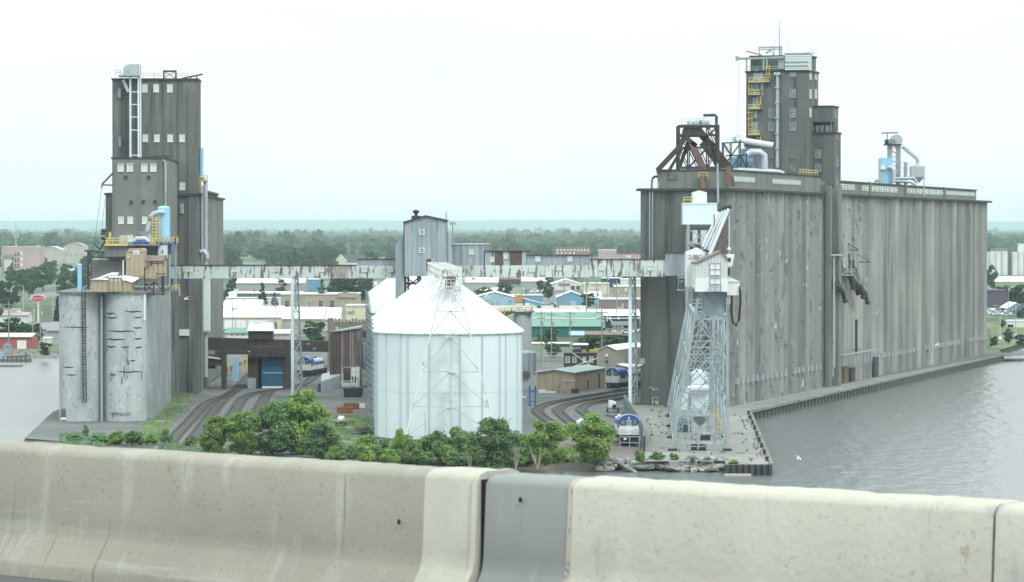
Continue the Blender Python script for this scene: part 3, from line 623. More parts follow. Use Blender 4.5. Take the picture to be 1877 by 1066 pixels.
a = ap(1547,-.3); mb = MB(); mb.fbox(RF,a - 4,a + 5,-1.6,.3,zpx(505,a),zpx(505,a) + .2); mb.rail([RF(a - 4,-1.55,zpx(505,a) + .2),RF(a + 5,-1.55,zpx(505,a) + .2)],1.1,1.6,.08); mb.build('wall_platform',M['steel'],el)
win(el,RF(a,-.35,zpx(483,a)),RF.s,NOUT,2.6,2.2,M['white'],M['glassg'],bars=(2,3))
for px,p0,p1 in ((1570,585,650),(1512,350,700)):
    a = ap(px,-1); mb = MB(); mb.tube([RF(a,-1.0,zpx(p1,a)),RF(a,-1.0,zpx(p0,a))],.28 if px == 1570 else .16,8); mb.build('wall_pipe',M['dsteel'],el)
for px,py in ((1521,462),(1556,458),(1533,493),(1577,480)):
    a = ap(px,-.3); z = zpx(py,a); mb = MB(); mb.beam(RF(a,.2,z + 1.6),RF(a + 1,-2.2,z),.16); mb.beam(RF(a,.2,z),RF(a + 1,-2.2,z),.16); mb.build('bracket',M['rust'],el)
rng = random.Random(5)
for row in range(10):       # pale plates where old brackets were cut away
    for k in range(4):
        if rng.random() < .85:
            a = ap(1553 + k*12 + rng.uniform(-5,5),-.9); z = zpx(378 + row*17 + rng.uniform(-5,5),a); w_ = rng.uniform(.12,.5); h_ = rng.choice((.08,.1,.35)); mb = MB(); mb.fbox(RF,a - w_,a + w_,-.55,.2,z - h_,z + h_); mb.build('wall_plate',M['galv'],el)
# parapet post and gooseneck at the left end
mb = MB(); b = RF.b_of(1195,1); pts = [RF(1,b,ZR - .5)] + [RF(1,b - .8 + .8*math.cos(t),ZR + 1.4 + .8*math.sin(t)) for t in np.linspace(0,math.pi,7)]; mb.tube(pts,.22,8); mb.build('gooseneck_vent',M['dsteel'],el)
mb = MB(); mb.rail([RF(.2,17,ZR),RF(.2,13.8,ZR)],1.1,1); mb.rail([RF(76,1.2,pzA + .2),RF(60,1.2,pzA + .2)],1.1,2.5,.08,1); mb.build('roof_rail',[M['white'],M['yel']],el)
for px in (1191,1196): 
    mb = MB(); b = RF.b_of(px,-.9); mb.tube([RF(-.95,b,24),RF(-.95,b,ZR - .6)],.13,6); mb.build('wall_pipe',M['steel'],el)
mb = MB()
for px in (1172,1178): b = RF.b_of(px,0)
mb.fbox(RF,-.7,.4,RF.b_of(1184,0),RF.b_of(1174,0),7.6,8.6); mb.build('wall_box',M['steel'],el)

# ---- rusty steel conveyor tower on the roof
def RP(px,py,d=600): return P(px,py,d)
ct = thing('conveyor_tower','dark rusty lattice conveyor tower on the front roof of the right elevator','conveyor tower',tuple(P(1278,316,600)))
zb = pzA + .25; d0,d1 = 597.5,603.5
fr_ = MB()
def Xp(px,d): return (px - CX)/FPX*d
def Zp(py,d): return P(CX,py,d).z
for d in (d0,d1):
    for px in (1243,1262,1297,1315): fr_.beam((Xp(px,600),d,zb),(Xp(px,600),d,Zp(230,600)),.42 if px in (1243,1315) else .24)
    for py in (231,247,270,307): fr_.beam((Xp(1242,600),d,Zp(py,600)),(Xp(1316,600),d,Zp(py,600)),.35 if py in (231,307) else .22)
    for (xa,ya,xb,yb) in ((1243,270,1262,307),(1262,270,1243,307),(1262,270,1280,307),(1280,270,1297,307),(1297,270,1262,307),(1297,270,1315,307),(1315,270,1297,307),(1297,231,1315,270),(1315,231,1297,250),(1243,247,1262,270)):
        fr_.beam((Xp(xa,600),d,Zp(ya,600)),(Xp(xb,600),d,Zp(yb,600)),.18)
    fr_.beam((Xp(1206,600),d,Zp(311,600)),(Xp(1246,600),d,Zp(268,600)),.8); fr_.beam((Xp(1207,600),d,Zp(318,600)),(Xp(1207,600),d,Zp(308,600)),.4); fr_.beam((Xp(1226,600),d,Zp(313,600)),(Xp(1250,600),d,Zp(272,600)),.35)
    fr_.beam((Xp(1243,600),d,Zp(272,600)),(Xp(1262,600),d,Zp(240,600)),.7)
for py in (231,270,307):
    for px in (1243,1262,1297,1315): fr_.beam((Xp(px,600),d0,Zp(py,600)),(Xp(px,600),d1,Zp(py,600)),.25)
fr_.build('lattice_frame',M['rust'],ct)
mb = MB(); mb.hexa([(Xp(1250,600),d0 + .3,Zp(250,600)),(Xp(1296,600),d0 + .3,Zp(250,600)),(Xp(1296,600),d1 - .3,Zp(250,600)),(Xp(1250,600),d1 - .3,Zp(250,600)),(Xp(1253,600),d0 + .3,Zp(234,600)),(Xp(1284,600),d0 + .3,Zp(234,600)),(Xp(1284,600),d1 - .3,Zp(234,600)),(Xp(1253,600),d1 - .3,Zp(234,600))]); mb.build('head_hopper',M['rust'],ct)
def slab(name,x0,y0,x1,y1,th,dd0,dd1,m,d=600):
    p,q = Vector((Xp(x0,d),0,Zp(y0,d))),Vector((Xp(x1,d),0,Zp(y1,d))); n = Vector((0,1,0)).cross((q - p).normalized())*(th/2)
    mb = MB(); c = []
    for dd in (n*-1,n):
        c += [(p + dd),(q + dd)]
    a,b_,c_,e_ = c[0],c[1],c[3],c[2]
    mb.add([(v.x,dd,v.z) for dd in (dd0,dd1) for v in (a,b_,c_,e_)],[(0,1,2,3),(7,6,5,4),(0,4,5,1),(1,5,6,2),(2,6,7,3),(3,7,4,0)])
    return mb.build(name,m,ct)
slab('sloping_gallery',1278,236,1340,312,1.3,599,601,M['rust']); slab('sloping_gallery',1284,262,1322,308,.9,598,599,M['rust']); slab('sloping_gallery',1262,258,1246,306,.6,600,601.5,M['rust'])
slab('chute',1266,262,1292,318,1.15,597,598.2,M['redrust']); slab('chute',1252,250,1275,268,.8,597,598.2,M['rust'])
mb = MB()
for px in (1262,1270,1277,1284,1291,1297): 
    mb.tube([(Xp(px - 3,600),600,Zp(224,600)),(Xp(px + 3,600),600,Zp(224,600))],.45,8,m=0 if px != 1284 else 1)
mb.fbox(WF,Xp(1248,600),Xp(1302,600),598.5,601.5,Zp(229,600),Zp(228,600)); mb.rail([(Xp(1248,600),598,Zp(229,600)),(Xp(1302,600),598,Zp(229,600))],1.1,1.2,.05)
mb.build('drive_machinery',[M['galv'],mat('green_motor',(.05,.22,.2),.6)],ct)
mb = MB(); mb.tube([(Xp(1289,600),600,Zp(211,600)),(Xp(1310,600),600,Zp(210.5,600)),(Xp(1313,600),600,Zp(213,600)),(Xp(1313,600),600,Zp(316,600))],.3,6); mb.build('davit_arm',M['dsteel'],ct)
mb = MB(); mb.tube([(Xp(1285,597),595.6,Zp(318,597)),(Xp(1287,597),595.2,Zp(335,597)),(Xp(1288,597),595,Zp(350,597))],.65,8)
mb.rail([(Xp(1280,596),595,Zp(326,596)),(Xp(1296,596),595,Zp(326,596))],1.0,.8,.07,1); mb.build('down_spout',[M['redrust'],M['yel']],ct)
mb = MB(); mb.tube([(Xp(1313,596),592.8,Zp(300,596)),(Xp(1314,596),592.4,Zp(372,596))],.22,6); mb.build('drop_pipe',M['steel'],ct)
mb = MB(); mb.beam((Xp(1331,600),594,Zp(306,600)),(Xp(1331,600),594,Zp(340,600)),.9); mb.beam((Xp(1336,600),594.5,Zp(322,600)),(Xp(1341,600),594.5,Zp(342,600)),.7); mb.build('chute',M['redrust'],ct)

# ---- pipework and filters between the lattice tower and the headhouse
pm = thing('roof_conveyor','cluster of white covered conveyor, platforms and silver ducts on the roof left of the headhouse','conveyor machinery',tuple(P(1380,318,640)))
D = 645
mb = MB()
for px,y0,y1 in ((1326,262,312),(1340,262,312),(1357,256,312),(1368,262,312),(1352,285,312)): mb.beam((Xp(px,D),D,Zp(y1,D) - .5),(Xp(px,D),D,Zp(y0,D)),.22); mb.beam((Xp(px,D),D + 4,Zp(y1,D) - .5),(Xp(px,D),D + 4,Zp(y0,D)),.22)
for (xa,ya,xb,yb) in ((1322,262,1364,260),(1330,285,1366,284),(1326,262,1340,285),(1340,285,1357,262),(1357,285,1340,308),(1326,306,1340,285),(1357,284,1368,308),(1362,266,1414,270),(1362,262,1418,266)): mb.beam((Xp(xa,D),D,Zp(ya,D)),(Xp(xb,D),D,Zp(yb,D)),.26)
for k in range(9): x = 1366 + k*5; mb.beam((Xp(x,D),D,Zp(263,D)),(Xp(x + 4,D),D,Zp(272 - (k % 2)*2,D)),.2)
mb.build('platform_frame',M['dsteel'],pm)
mb = MB()
for k in range(11): x = 1363 + k*4.9; z = Zp(257.5 + k*.78,D); mb.tube([(Xp(x,D),D,z),(Xp(x + 4.2,D),D,z - .1)],.62,10)
mb.build('covered_conveyor',M['white'],pm)
mb = MB(); mb.rail([(Xp(1322,D),D,Zp(261,D)),(Xp(1345,D),D,Zp(260,D))],1.0,.9,.07); mb.fbox(WF,Xp(1349,D),Xp(1362,D),D,D + 2,Zp(257,D),Zp(246,D)); mb.hexa([(Xp(1330,D),D,Zp(279,D)),(Xp(1337,D),D,Zp(279,D)),(Xp(1337,D),D + 1,Zp(279,D)),(Xp(1330,D),D + 1,Zp(279,D)),(Xp(1327,D),D,Zp(266,D)),(Xp(1338,D),D,Zp(266,D)),(Xp(1338,D),D + 1,Zp(266,D)),(Xp(1327,D),D + 1,Zp(266,D))]); mb.build('drive_unit',M['white'],pm)
mb = MB(); mb.fbox(WF,Xp(1343,D),Xp(1351,D),D + .5,D + 2,Zp(259,D),Zp(250,D)); mb.build('motor',M['bluem'],pm)
mb = MB(); mb.tube([(Xp(1369,D),D - 1,Zp(284,D)),(Xp(1376,D),D - 1,Zp(279,D)),(Xp(1392,D),D - 1,Zp(279.5,D)),(Xp(1399,D),D - 1,Zp(284,D)),(Xp(1400,D),D - 1,Zp(311,D))],.75,12); mb.cyl(Xp(1396,D),D + 1,.6,Zp(312,D) - .5,Zp(284,D),12); mb.build('exhaust_duct',M['galv'],pm)
mb = MB(); mb.tube([(Xp(1338,D),D - 2.5,Zp(316,D)),(Xp(1344,D),D - 2.5,Zp(312.5,D)),(Xp(1425,D),D - 2.5,Zp(315,D)),(Xp(1432,D),D - 2.5,Zp(317,D)),(Xp(1435,D),D - 2.5,Zp(325,D))],.45,10); mb.tube([(Xp(1352,D),D - 1,Zp(310,D)),(Xp(1420,D),D - 1,Zp(313,D))],.35,8); mb.build('horizontal_duct',M['galv'],pm)
for px,y0,r_ in ((1349,289,.55),(1366,274,.5)):
    mb = MB(); mb.cyl(Xp(px,D),D + 2,r_*1.6,Zp(312,D) - .5,Zp(y0,D),14); mb.dome(Xp(px,D),D + 2,Zp(y0,D),r_*1.6,.4,12,3); mb.build('filter_tank',M['bluem'],pm)
mb = MB(); mb.hexa([(Xp(1372,D),D + 1.6,Zp(296,D)),(Xp(1382,D),D + 1.6,Zp(296,D)),(Xp(1382,D),D + 3,Zp(296,D)),(Xp(1372,D),D + 3,Zp(296,D)),(Xp(1371,D),D + 1.6,Zp(284,D)),(Xp(1384,D),D + 1.6,Zp(284,D)),(Xp(1384,D),D + 3,Zp(284,D)),(Xp(1371,D),D + 3,Zp(284,D))]); mb.beam((Xp(1366,D),D + 1.5,Zp(286,D)),(Xp(1388,D),D + 1.5,Zp(312,D)),.7); mb.build('filter_hopper',M['bluem'],pm)

# ---- bucket elevator and filter on the far roof
be = thing('bucket_elevator','slim pale bucket elevator with round head and hopper on the right elevator far roof','bucket elevator',tuple(P(1640,336,765)))
D = 765; zb = ZR
tw = MB(); base = 42.5
X = lambda px: Xp(px,D)
Z = lambda py: Zp(py,D)
for px in (1630.5,1646): tw.fbox(WF,X(px) - .55,X(px) + .55,D - .5,D + .5,base,Z(262))
tw.build('elevator_leg',M['galv'],be)
tw = MB()
for d in (D - 1,D + 1):
    for px in (1630,1648): tw.beam((X(px),d,base),(X(px),d,Z(265)),.18)
    for k in range(8):
        y0 = 334 - k*8.5; a,b_ = (1630,1648) if k % 2 else (1648,1630); tw.beam((X(a),d,Z(y0)),(X(b_),d,Z(y0 - 8.5)),.12)
tw.build('support_tower',M['steel'],be)
mb = MB(); mb.tube([(X(1642),D - 1.2,Z(257.5)),(X(1642),D + 1.2,Z(257.5))],1.42,18); mb.build('elevator_head',M['galv'],be)
mb = MB(); mb.fbox(WF,X(1620),X(1651),D - 1.8,D + 1.8,Z(266),Z(264)); mb.rail([(X(1620),D - 1.8,Z(264)),(X(1638),D - 1.8,Z(264))],1,.8,.08); mb.fbox(WF,X(1622),X(1628),D - 1,D,Z(264),Z(256)); mb.beam((X(1626),D,Z(264)),(X(1626),D,Z(242)),.16); mb.beam((X(1615),D,Z(243.5)),(X(1646),D,Z(243)),.25); mb.build('head_platform',M['dsteel'],be)
mb = MB(); mb.beam((X(1653),D,Z(269)),(X(1681),D,Z(292)),.6); mb.beam((X(1655),D,Z(266)),(X(1683),D,Z(288)),.1); mb.beam((X(1681),D,Z(292)),(X(1680),D,Z(303)),.55); mb.beam((X(1684),D,Z(286)),(X(1684),D,Z(304)),.1); mb.build('side_spout',M['steel'],be)
mb = MB(); mb.fbox(WF,X(1668.5),X(1693.5),D - 1.6,D + 1.6,Z(324),Z(304.5)); mb.hexa([(X(1678),D - .3,Z(334)),(X(1685),D - .3,Z(334)),(X(1685),D + .3,Z(334)),(X(1678),D + .3,Z(334)),(X(1669),D - 1.6,Z(324)),(X(1693),D - 1.6,Z(324)),(X(1693),D + 1.6,Z(324)),(X(1669),D + 1.6,Z(324))])
for px in (1670,1692): mb.beam((X(px),D - 1.4,Z(324)),(X(px),D - 1.4,base - 2.5),.25)
mb.hexa([(X(1669),D - 1.6,Z(304.5)),(X(1693),D - 1.6,Z(304.5)),(X(1693),D + 1.6,Z(304.5)),(X(1669),D + 1.6,Z(304.5)),(X(1679),D - .3,Z(299)),(X(1683),D - .3,Z(299)),(X(1683),D + .3,Z(299)),(X(1679),D + .3,Z(299))]); mb.build('hopper_box',M['galv'],be)
mb = MB(); mb.fbox(WF,X(1656.5),X(1662.5),D - .4,D + .4,base - 1,Z(297)); mb.build('small_stack',M['steel'],be)
mb = MB()
for y in (301,311): mb.beam((X(1648),D,Z(y - 5)),(X(1668),D,Z(y)),.12)
mb.tube([(X(1600),D - 3,Z(335)),(X(1602),D - 3,Z(331)),(X(1665),D - 3,Z(333)),(X(1676),D - 3,Z(338))],.35,8); mb.tube([(X(1640),D - 1.5,Z(327)),(X(1674),D - 1.5,Z(326)),(X(1680),D - 1.5,Z(336))],.35,8); mb.build('duct',M['galv'],be)
fl = thing('dust_filter','light blue box dust filter left of the slim bucket elevator','dust filter',tuple(P(1620,334,763)))
mb = MB(); mb.fbox(WF,X(1608.5),X(1632),760.5,764,base,Z(291)); mb.fbox(WF,X(1609.5),X(1631),760.8,763.7,Z(291),Z(289.5)); mb.build('filter_body',M['bluem'],fl)
mb = MB(); mb.fbox(WF,X(1609.5),X(1618),759.9,760.45,Z(311),Z(304)); mb.ladder((X(1608),760.2,base),(X(1608),760.2,Z(292)),(1,0,0),.5,.07,.7,1); mb.build('filter_door',[M['white'],M['yel']],fl)
mb = MB(); mb.tube([(X(1624),760,Z(307)),(X(1630),759.6,Z(307.5)),(X(1633),759.4,Z(313)),(X(1633),759.4,Z(334))],.5,10); mb.build('elbow_duct',M['galv'],fl)
# ================================================================ LEFT ELEVATOR
LF = Fr(-61.3,548,-.046,.999)
LN,LS = LF.n,LF.s
le = thing('left_grain_elevator','older dark grey concrete elevator with tall stepped headhouse and two pale flaking silos in front','grain elevator',tuple(LF(0,0,0)))
le.name = 'grain_elevator'
def lz(py,a,b=5.): return P(CX,py,LF(a,b,0).y).z
def lb(px,a): return LF.b_of(px,a)
ZL = lz(538,0)
for k in (0,1):
    c = LF(3.7,3.75 + 7.45*k,0); mb = MB(); mb.cyl(c.x,c.y,3.6,0,ZL,48); o = mb.build('silo',M['concL'],le); o['label'] = ['right pale silo with cracks','left pale silo with a ladder up its front'][k]
mb = MB(); v = lambda a,b: (LF(a,b,0).x,LF(a,b,0).y)
pts = []                                # row of silos going back on the right hand side, two shades
for i in range(1,8):
    a0 = 7.6*i; pts += [v(a0 + 7.6*t,0.6 - 1.3*math.sin(math.pi*t) ** .7) for t in (0,.1,.2,.35,.5,.65,.8,.9)]
pts += [v(60.8,.6),v(60.8,14.6),v(7.4,14.6)]; mb.prism(pts,0,ZL,0,0,False); mb.build('silo_wall',mat('grey_stained_concrete',(.25,.28,.285),.92,[((.36,.385,.385),(.2,.2,.12),.45,.66,.7),((.10,.11,.115),(1.6,1.6,.6),.60,.66,.7),streak((.13,.14,.145),.52,.68,.6,.6)]),le)
mb = MB(); mb.fbox(LF,4.6,9,3,12,0,ZL - .1); mb.build('silo_core',M['concD'],le)
mb = MB()
ring = [v(3.7 + 4.0*math.sin(t)*-1,3.75 - 4.0*math.cos(t)) for t in np.linspace(-.2,math.pi*.5,8)] + [v(3.7 - 4.0*math.sin(t),11.2 - 4.0*math.cos(t)) for t in np.linspace(math.pi*.5,math.pi + .2,8)]
ring = ring + [v(60,15),v(60,-.9),v(8,-.9)]
mb.prism(ring[::-1] if False else ring,ZL,ZL + .35,0,1); mb.build('silo_roof',[M['conc'],M['roofgrav']],le)
# ladder, downpipe and cross rail on the pale silos
mb = MB(); c = LF(3.7,11.2,0); fy = c.y - 3.95; mb.ladder((Xp(155,fy),fy,3.2),(Xp(153,fy),fy,ZL + 1.2),(1,0,0),.55,.09,.45)
for k in range(14): z = 5 + k*1.15; mb.fbox(WF,Xp(154,fy) - .4,Xp(154,fy) + .4,fy - .6,fy,z,z + .07)
mb.build('ladder',M['dsteel'],le)
mb = MB(); p = LF(1.9,7.47,0); mb.tube([(p.x,p.y - .6,0),(p.x,p.y - .6,ZL - .3)],.24,8); mb.build('downpipe',M['steel'],le)
mb = MB(); p = LF(2.0,.4,0); mb.tube([(p.x,p.y,ZL - 4.5),(p.x,p.y,ZL - .2)],.22,8); mb.build('downpipe',M['white'],le)
rc = random.Random(3); mb = MB()
c1 = LF(3.7,3.75,0); c2 = LF(3.7,11.2,0)
def arc(c,p0,p1,py,th,r=3.615,dip=0.):       # an open joint in the wall, following its curve
    n = 8; zz = Zp(py,c.y - 3.7); vs = []
    for i in range(n + 1):
        px = p0 + (p1 - p0)*i/n; x = max(-.99,min(.99,(Xp(px,c.y - 3.5) - c.x)/r)); y = c.y - r*math.sqrt(1 - x*x); w_ = th*(.35 + .65*math.sin(math.pi*(i + .3)/(n + .6))) ; z = zz + dip*math.sin(i*1.3)
        vs += [(c.x + x*r,y,z - w_),(c.x + x*r,y,z + w_)]
    mb.add(vs,[(2*i,2*i + 2,2*i + 3,2*i + 1) for i in range(n)])
for q in ((192,211,574.5),(193,216,582.5),(245,258,582),(230,258,571),(197,246,607),(243,258,601),(193,229,622),(245,258,621),(193,212,635.5),(223,237,636),(247,258,637),(238,247,661),(215,258,681.5),(200,213,687)): arc(c1,*q,.13,dip=.05)
for px,y0,y1 in ((222,673,695),(218,693,705),(252,682,700)): x = Xp(px,544); dx = (x - c1.x); y = c1.y - math.sqrt(3.615 ** 2 - dx*dx); mb.add([(x - .07,y - .02,Zp(y1,544)),(x + .07,y - .02,Zp(y1,544)),(x + .07,y - .02,Zp(y0,544)),(x - .07,y - .02,Zp(y0,544))],[(0,1,2,3)])
for q in ((108,168,599.5),(114,135,673),(120,140,687)): arc(c2,*q,.10)
mb.build('wall_joint',M['trim'],le)
# graffiti at the foot of the right silo (letters set out along the curve)
def lettering(name,s,size,m,par,o,ux=(1,0,0),up=(0,0,1),depth=.02,curve=None,align='CENTER',sx=1.,sp=1.):
    cu = bpy.data.curves.new(name,'FONT'); cu.body = s; cu.size = size; cu.align_x = align; cu.align_y = 'CENTER'; cu.resolution_u = 2; cu.space_character = sp
    t = bpy.data.objects.new(name + '_tmp',cu); COL.objects.link(t); bpy.context.view_layer.update()
    me = bpy.data.meshes.new_from_object(t.evaluated_get(bpy.context.evaluated_depsgraph_get())); bpy.data.objects.remove(t)
    ux = Vector(ux).normalized(); up = Vector(up).normalized(); nn_ = ux.cross(up); mb = MB(); o = Vector(o)
    def pos(v):
        q = o + ux*v.co.x*sx + up*v.co.y
        if curve: cx_,cy_,r_ = curve; dx_ = q.x - cx_; q.y = cy_ - math.sqrt(max(.01,r_*r_ - dx_*dx_))
        return q + nn_*depth
    mb.add([pos(v) for v in me.vertices],[tuple(p.vertices) for p in me.polygons]); bpy.data.meshes.remove(me)
    return mb.build(name,m,par)
lettering('graffiti','TSMINNOV',.95,M['trim'],le,(Xp(214,544),544,Zp(762,544)),curve=(c1.x,c1.y,3.62),sx=.75)
mb = MB(); 
for k,(m_,x0,x1,z0,z1) in enumerate(((0,109,123,1.2,2.1),(0,108,121,.7,1.15),(1,109,124,.3,.65))):
    xx0,xx1 = Xp(x0,547),Xp(x1,547); mb.fbox(WF,xx0,xx1,c2.y - 2.9,c2.y,z0,z1,m_)
mb.build('rusty_hatch',[M['redrust'],M['white']],le)
# middle block (front of the headhouse) and headhouse
zB = lz(291,62); zC = lz(146,96); zLg = lz(356,96)
mb = MB(); mb.fbox(LF,61,96,0.05,10.2,0,zB); mb.build('middle_block',M['concBr'],le)
mb = MB(); mb.fbox(LF,60.85,96,-.1,10.4,zB,zB + .3); mb.build('parapet_cap',M['trim'],le)
mb = MB()
for b in (9.8,4.9,5.5,1.6): mb.fbox(LF,60.9,61,b - .12,b + .12,16,zB - .5)
mb.fbox(LF,60.9,61,.3,9.9,zB - 1.2,zB - .95)
for k in range(5): a = 62.5 + k*7.5; mb.fbox(LF,a,a + 1.1,-.35,.05,0,ZL + 2 - k*.1)
mb.build('pilaster',M['concBr'],le)
CB0,CB1 = lb(364,96),lb(206.5,96)
mb = MB(); mb.fbox(LF,96,106,CB0,CB1,0,zC)
mb.build('headhouse',M['concD'],le)['label'] = 'tall dark headhouse tower'
mb = MB()
for p0,p1 in ((299,301),(345,347),(362,364)): mb.fbox(LF,95.8,96,lb(p1,96),lb(p0,96),zLg + .3,zC - .4)
mb.fbox(LF,95.75,96,CB0,lb(345,96),zLg,zC - .6) ; mb.fbox(LF,95.6,96,CB0,lb(345,96),0,zLg)
for px in (306,322,340): mb.fbox(LF,95.75,96,lb(px + 1.5,96),lb(px,96),12,zLg - .5)
mb.build('pilaster',M['concD'],le)
mb = MB(); mb.fbox(LF,95.6,106.2,CB0 - .15,CB1 + .15,zC,zC + .3); mb.build('parapet_cap',M['trim'],le); mb = MB(); mb.fbox(LF,95.4,96,CB0 - .1,lb(303,96),zLg - .3,zLg + .25); mb.build('parapet_cap',M['trim'],le)
# side storage block behind, with birds' roof vents
mb = MB(); zD = lz(357,97)
pts = []
for i in range(14): a0 = 97 + 7.8*i; pts += [v(a0 + 7.8*t,CB0 + .5 - .9*math.sin(math.pi*t) ** .7) for t in (0,.12,.3,.5,.7,.88)]
pts += [v(206,CB0 + .5),v(206,CB1 + 1.2),v(94,CB1 + 1.2),v(94,9),v(97,9)]
mb.prism(pts,0,zD); mb.build('rear_silo_wall',M['concBr'],le)
mb = MB(); mb.fbox(LF,96.5,206.5,CB0 - .7,CB0 + 3,zD,zD + .35); mb.fbox(LF,93.7,96,9.5,CB1 + 1.5,zD,zD + .3); mb.build('parapet_cap',M['trim'],le)
for i in range(6):
    a = 130 + i*13; c = LF(a,CB0 + 1,0); mb = MB(); mb.cyl(c.x,c.y,.45,zD + .35,zD + 1.0,10); mb.dome(c.x,c.y,zD + 1.0,.8,.6,10,3); mb.build('roof_vent',M['dsteel'],le)
def lwin(px,py,wp,hp,a,m='pale',fm='white',bars=(2,3)):
    c = P(px,py,LF(a,3,0).y); b = lb(px,a); q = LF(a - .0,b,c.z); win(le,q,-LN,-LS,wp*.107,hp*.107,M[fm],M[m],bars=bars,fr=.12)
for px in (266,287,312): lwin(px,161.5,10,15,96)
for px in (267,288,312.5,334.3): lwin(px,253,10,14,96)
lwin(313,311,10,14,96); lwin(313.5,341,10,14,96); lwin(334.5,341,10,14,96)
lwin(325,536,10,13,95.9); lwin(318,560,9,10,95.9)
for px in (221.5,238.5,265,281.5): lwin(px,307,10.5,14,61)
for px in (222,239,265.5): lwin(px,403.5,9.5,13,61)
lwin(239,437,10,12,61,bars=(1,5))
for p0,p1,y0,y1 in ((217,224,162,179),(218,225,251,269),(330,337,373,391)): mb = MB(); mb.fbox(LF,95.55,96,lb(p1,96),lb(p0,96),lz(y1,96),lz(y0,96)); mb.build('boarded_opening',M['galg'],le)
mb = MB(); mb.fbox(LF,95.5,95.6,lb(347,96),lb(306,96),lz(615,96),lz(603,96)); mb.build('white_panel',M['white'],le)
# twin vertical pipes and rounded elevator head on the tower
mb = MB(); a = 94.6
for px in (239.5,254.5): mb.tube([LF(a,lb(px,a),lz(291,a)),LF(a,lb(px,a),lz(141,a))],.2,10)
mb.tube([LF(a,lb(258.5,a),lz(291,a)),LF(a,lb(258.5,a),lz(122,a))],.14,6)
for py in (168,191,214,238,284): z = lz(py,a); mb.beam(LF(a,lb(239,a),z),LF(a,lb(259,a),z),.16)
mb.build('elevator_pipe',M['binw'],le)
mb = MB(); mb.ladder(LF(95,lb(227.5,95),lz(290,95)),LF(95,lb(226.5,95),lz(155,95)),LN,.7,.1,.6); 
for k in range(16): z = lz(285 - k*8,95); mb.fbox(LF,94.4,95,lb(230,95),lb(224,95),z,z + .08)
mb.build('ladder',M['dsteel'],le)
mb = MB(); h = [(226,137),(226,131),(227,125),(231,120),(237,118),(253,117),(254,137)]
hp = [LF(a,lb(px,a),lz(py,a)) for px,py in h]; m_ = len(hp); dv = LS*3
mb.add([p_ + LS*-.6 for p_ in hp] + [p_ + dv for p_ in hp],[list(range(m_)),list(range(m_,2*m_))[::-1]] + [(i,i + m_,(i + 1) % m_ + m_,(i + 1) % m_) for i in range(m_)]); mb.build('elevator_head',M['galv'],le)
mb = MB(); mb.fbox(LF,93.4,98,lb(258,a),lb(218,a),lz(140,a),lz(137.5,a)); mb.rail([LF(93.4,lb(222,a),lz(138,a)),LF(93.4,lb(214,a),lz(138,a))],1.0,1,.07); mb.rail([LF(95.6,lb(262,a),zC + .3),LF(95.6,lb(345,a),zC + .3)],1.0,2.2,.05)
mb.beam(LF(94,lb(256,a),lz(137,a)),LF(94,lb(256,a),lz(118,a)),.12); mb.beam(LF(94,lb(259,a),lz(137,a)),LF(94,lb(259,a),lz(120,a)),.12); mb.beam(LF(94,lb(254,a),lz(118,a)),LF(94,lb(259,a),lz(120,a)),.12)
mb.build('head_platform',M['steel'],le)
mb = MB(); mb.beam(LF(95.2,lb(226,a),lz(146,a)),LF(95.2,lb(236,a),lz(168,a)),.9,.6); mb.build('spout',M['galv'],le)
mb = MB(); z0,z1_ = zC + .3,lz(130,97)
for px in (301,323): mb.beam(LF(97,lb(px,97),z0),LF(97,lb(px,97),z1_),.3)
mb.beam(LF(97,lb(300,97),z1_),LF(97,lb(324,97),z1_),.35); mb.beam(LF(97,lb(301,97),z1_),LF(97,lb(323,97),z0),.12); mb.beam(LF(97,lb(323,97),z1_),LF(97,lb(301,97),z0),.1)
mb.build('roof_frame',M['rust'],le)
mb = MB(); mb.beam(LF(96,lb(334,96),lz(143.5,96)),LF(96,lb(372,96),lz(135.5,96)),.3); mb.beam(LF(96,lb(350,96),zC),LF(96,lb(350,96),lz(140,96)),.2); mb.beam(LF(96,lb(361,96),zC),LF(96,lb(361,96),lz(138,96)),.2); mb.build('davit_arm',M['rust'],le)
# roof bits of the middle block, davit with cable, drain pipe
mb = MB(); mb.beam(LF(61,lb(266,61),lz(288,61)),LF(61,lb(310,61),lz(285,61)),.25); mb.beam(LF(61,lb(310,61),lz(285,61)),LF(61,lb(310,61),lz(289,61)),.2); mb.build('davit_arm',M['dsteel'],le)
mb = MB(); b_ = lambda px: lb(px,61); mb.beam(LF(61,b_(207),lz(317,61)),LF(61,b_(187),lz(338,61)),.3); mb.beam(LF(61,b_(207),lz(339,61)),LF(61,b_(187),lz(338.5,61)),.25); mb.fbox(LF,60.8,61.2,b_(188),b_(186),lz(345,61),lz(339,61))
mb.tube([LF(61,b_(186.5),lz(344,61)),LF(55,lb(174,55),lz(440,55))],.035,4); mb.tube([LF(61,b_(193),lz(364,61)),LF(55,lb(184,55),lz(440,55))],.03,4); mb.beam(LF(61,b_(205),lz(354,61)),LF(61,b_(192),lz(355,61)),.3); mb.build('davit_arm',M['rust'],le)
mb = MB(); mb.tube([LF(60.6,b_(299),lz(293,60)),LF(60.6,b_(303.5),lz(296,60)),LF(60.6,b_(304),lz(378,60))],.22,8); mb.build('drain_pipe',M['steel'],le)
mb = MB()
for px,py in ((231,324),(273,324),(241,370),(263,369),(284,369)): c = LF(61,b_(px),lz(py,61)); mb.tube([c,c - LS*.4],.32,10)
mb.build('wall_port',M['trim'],le)
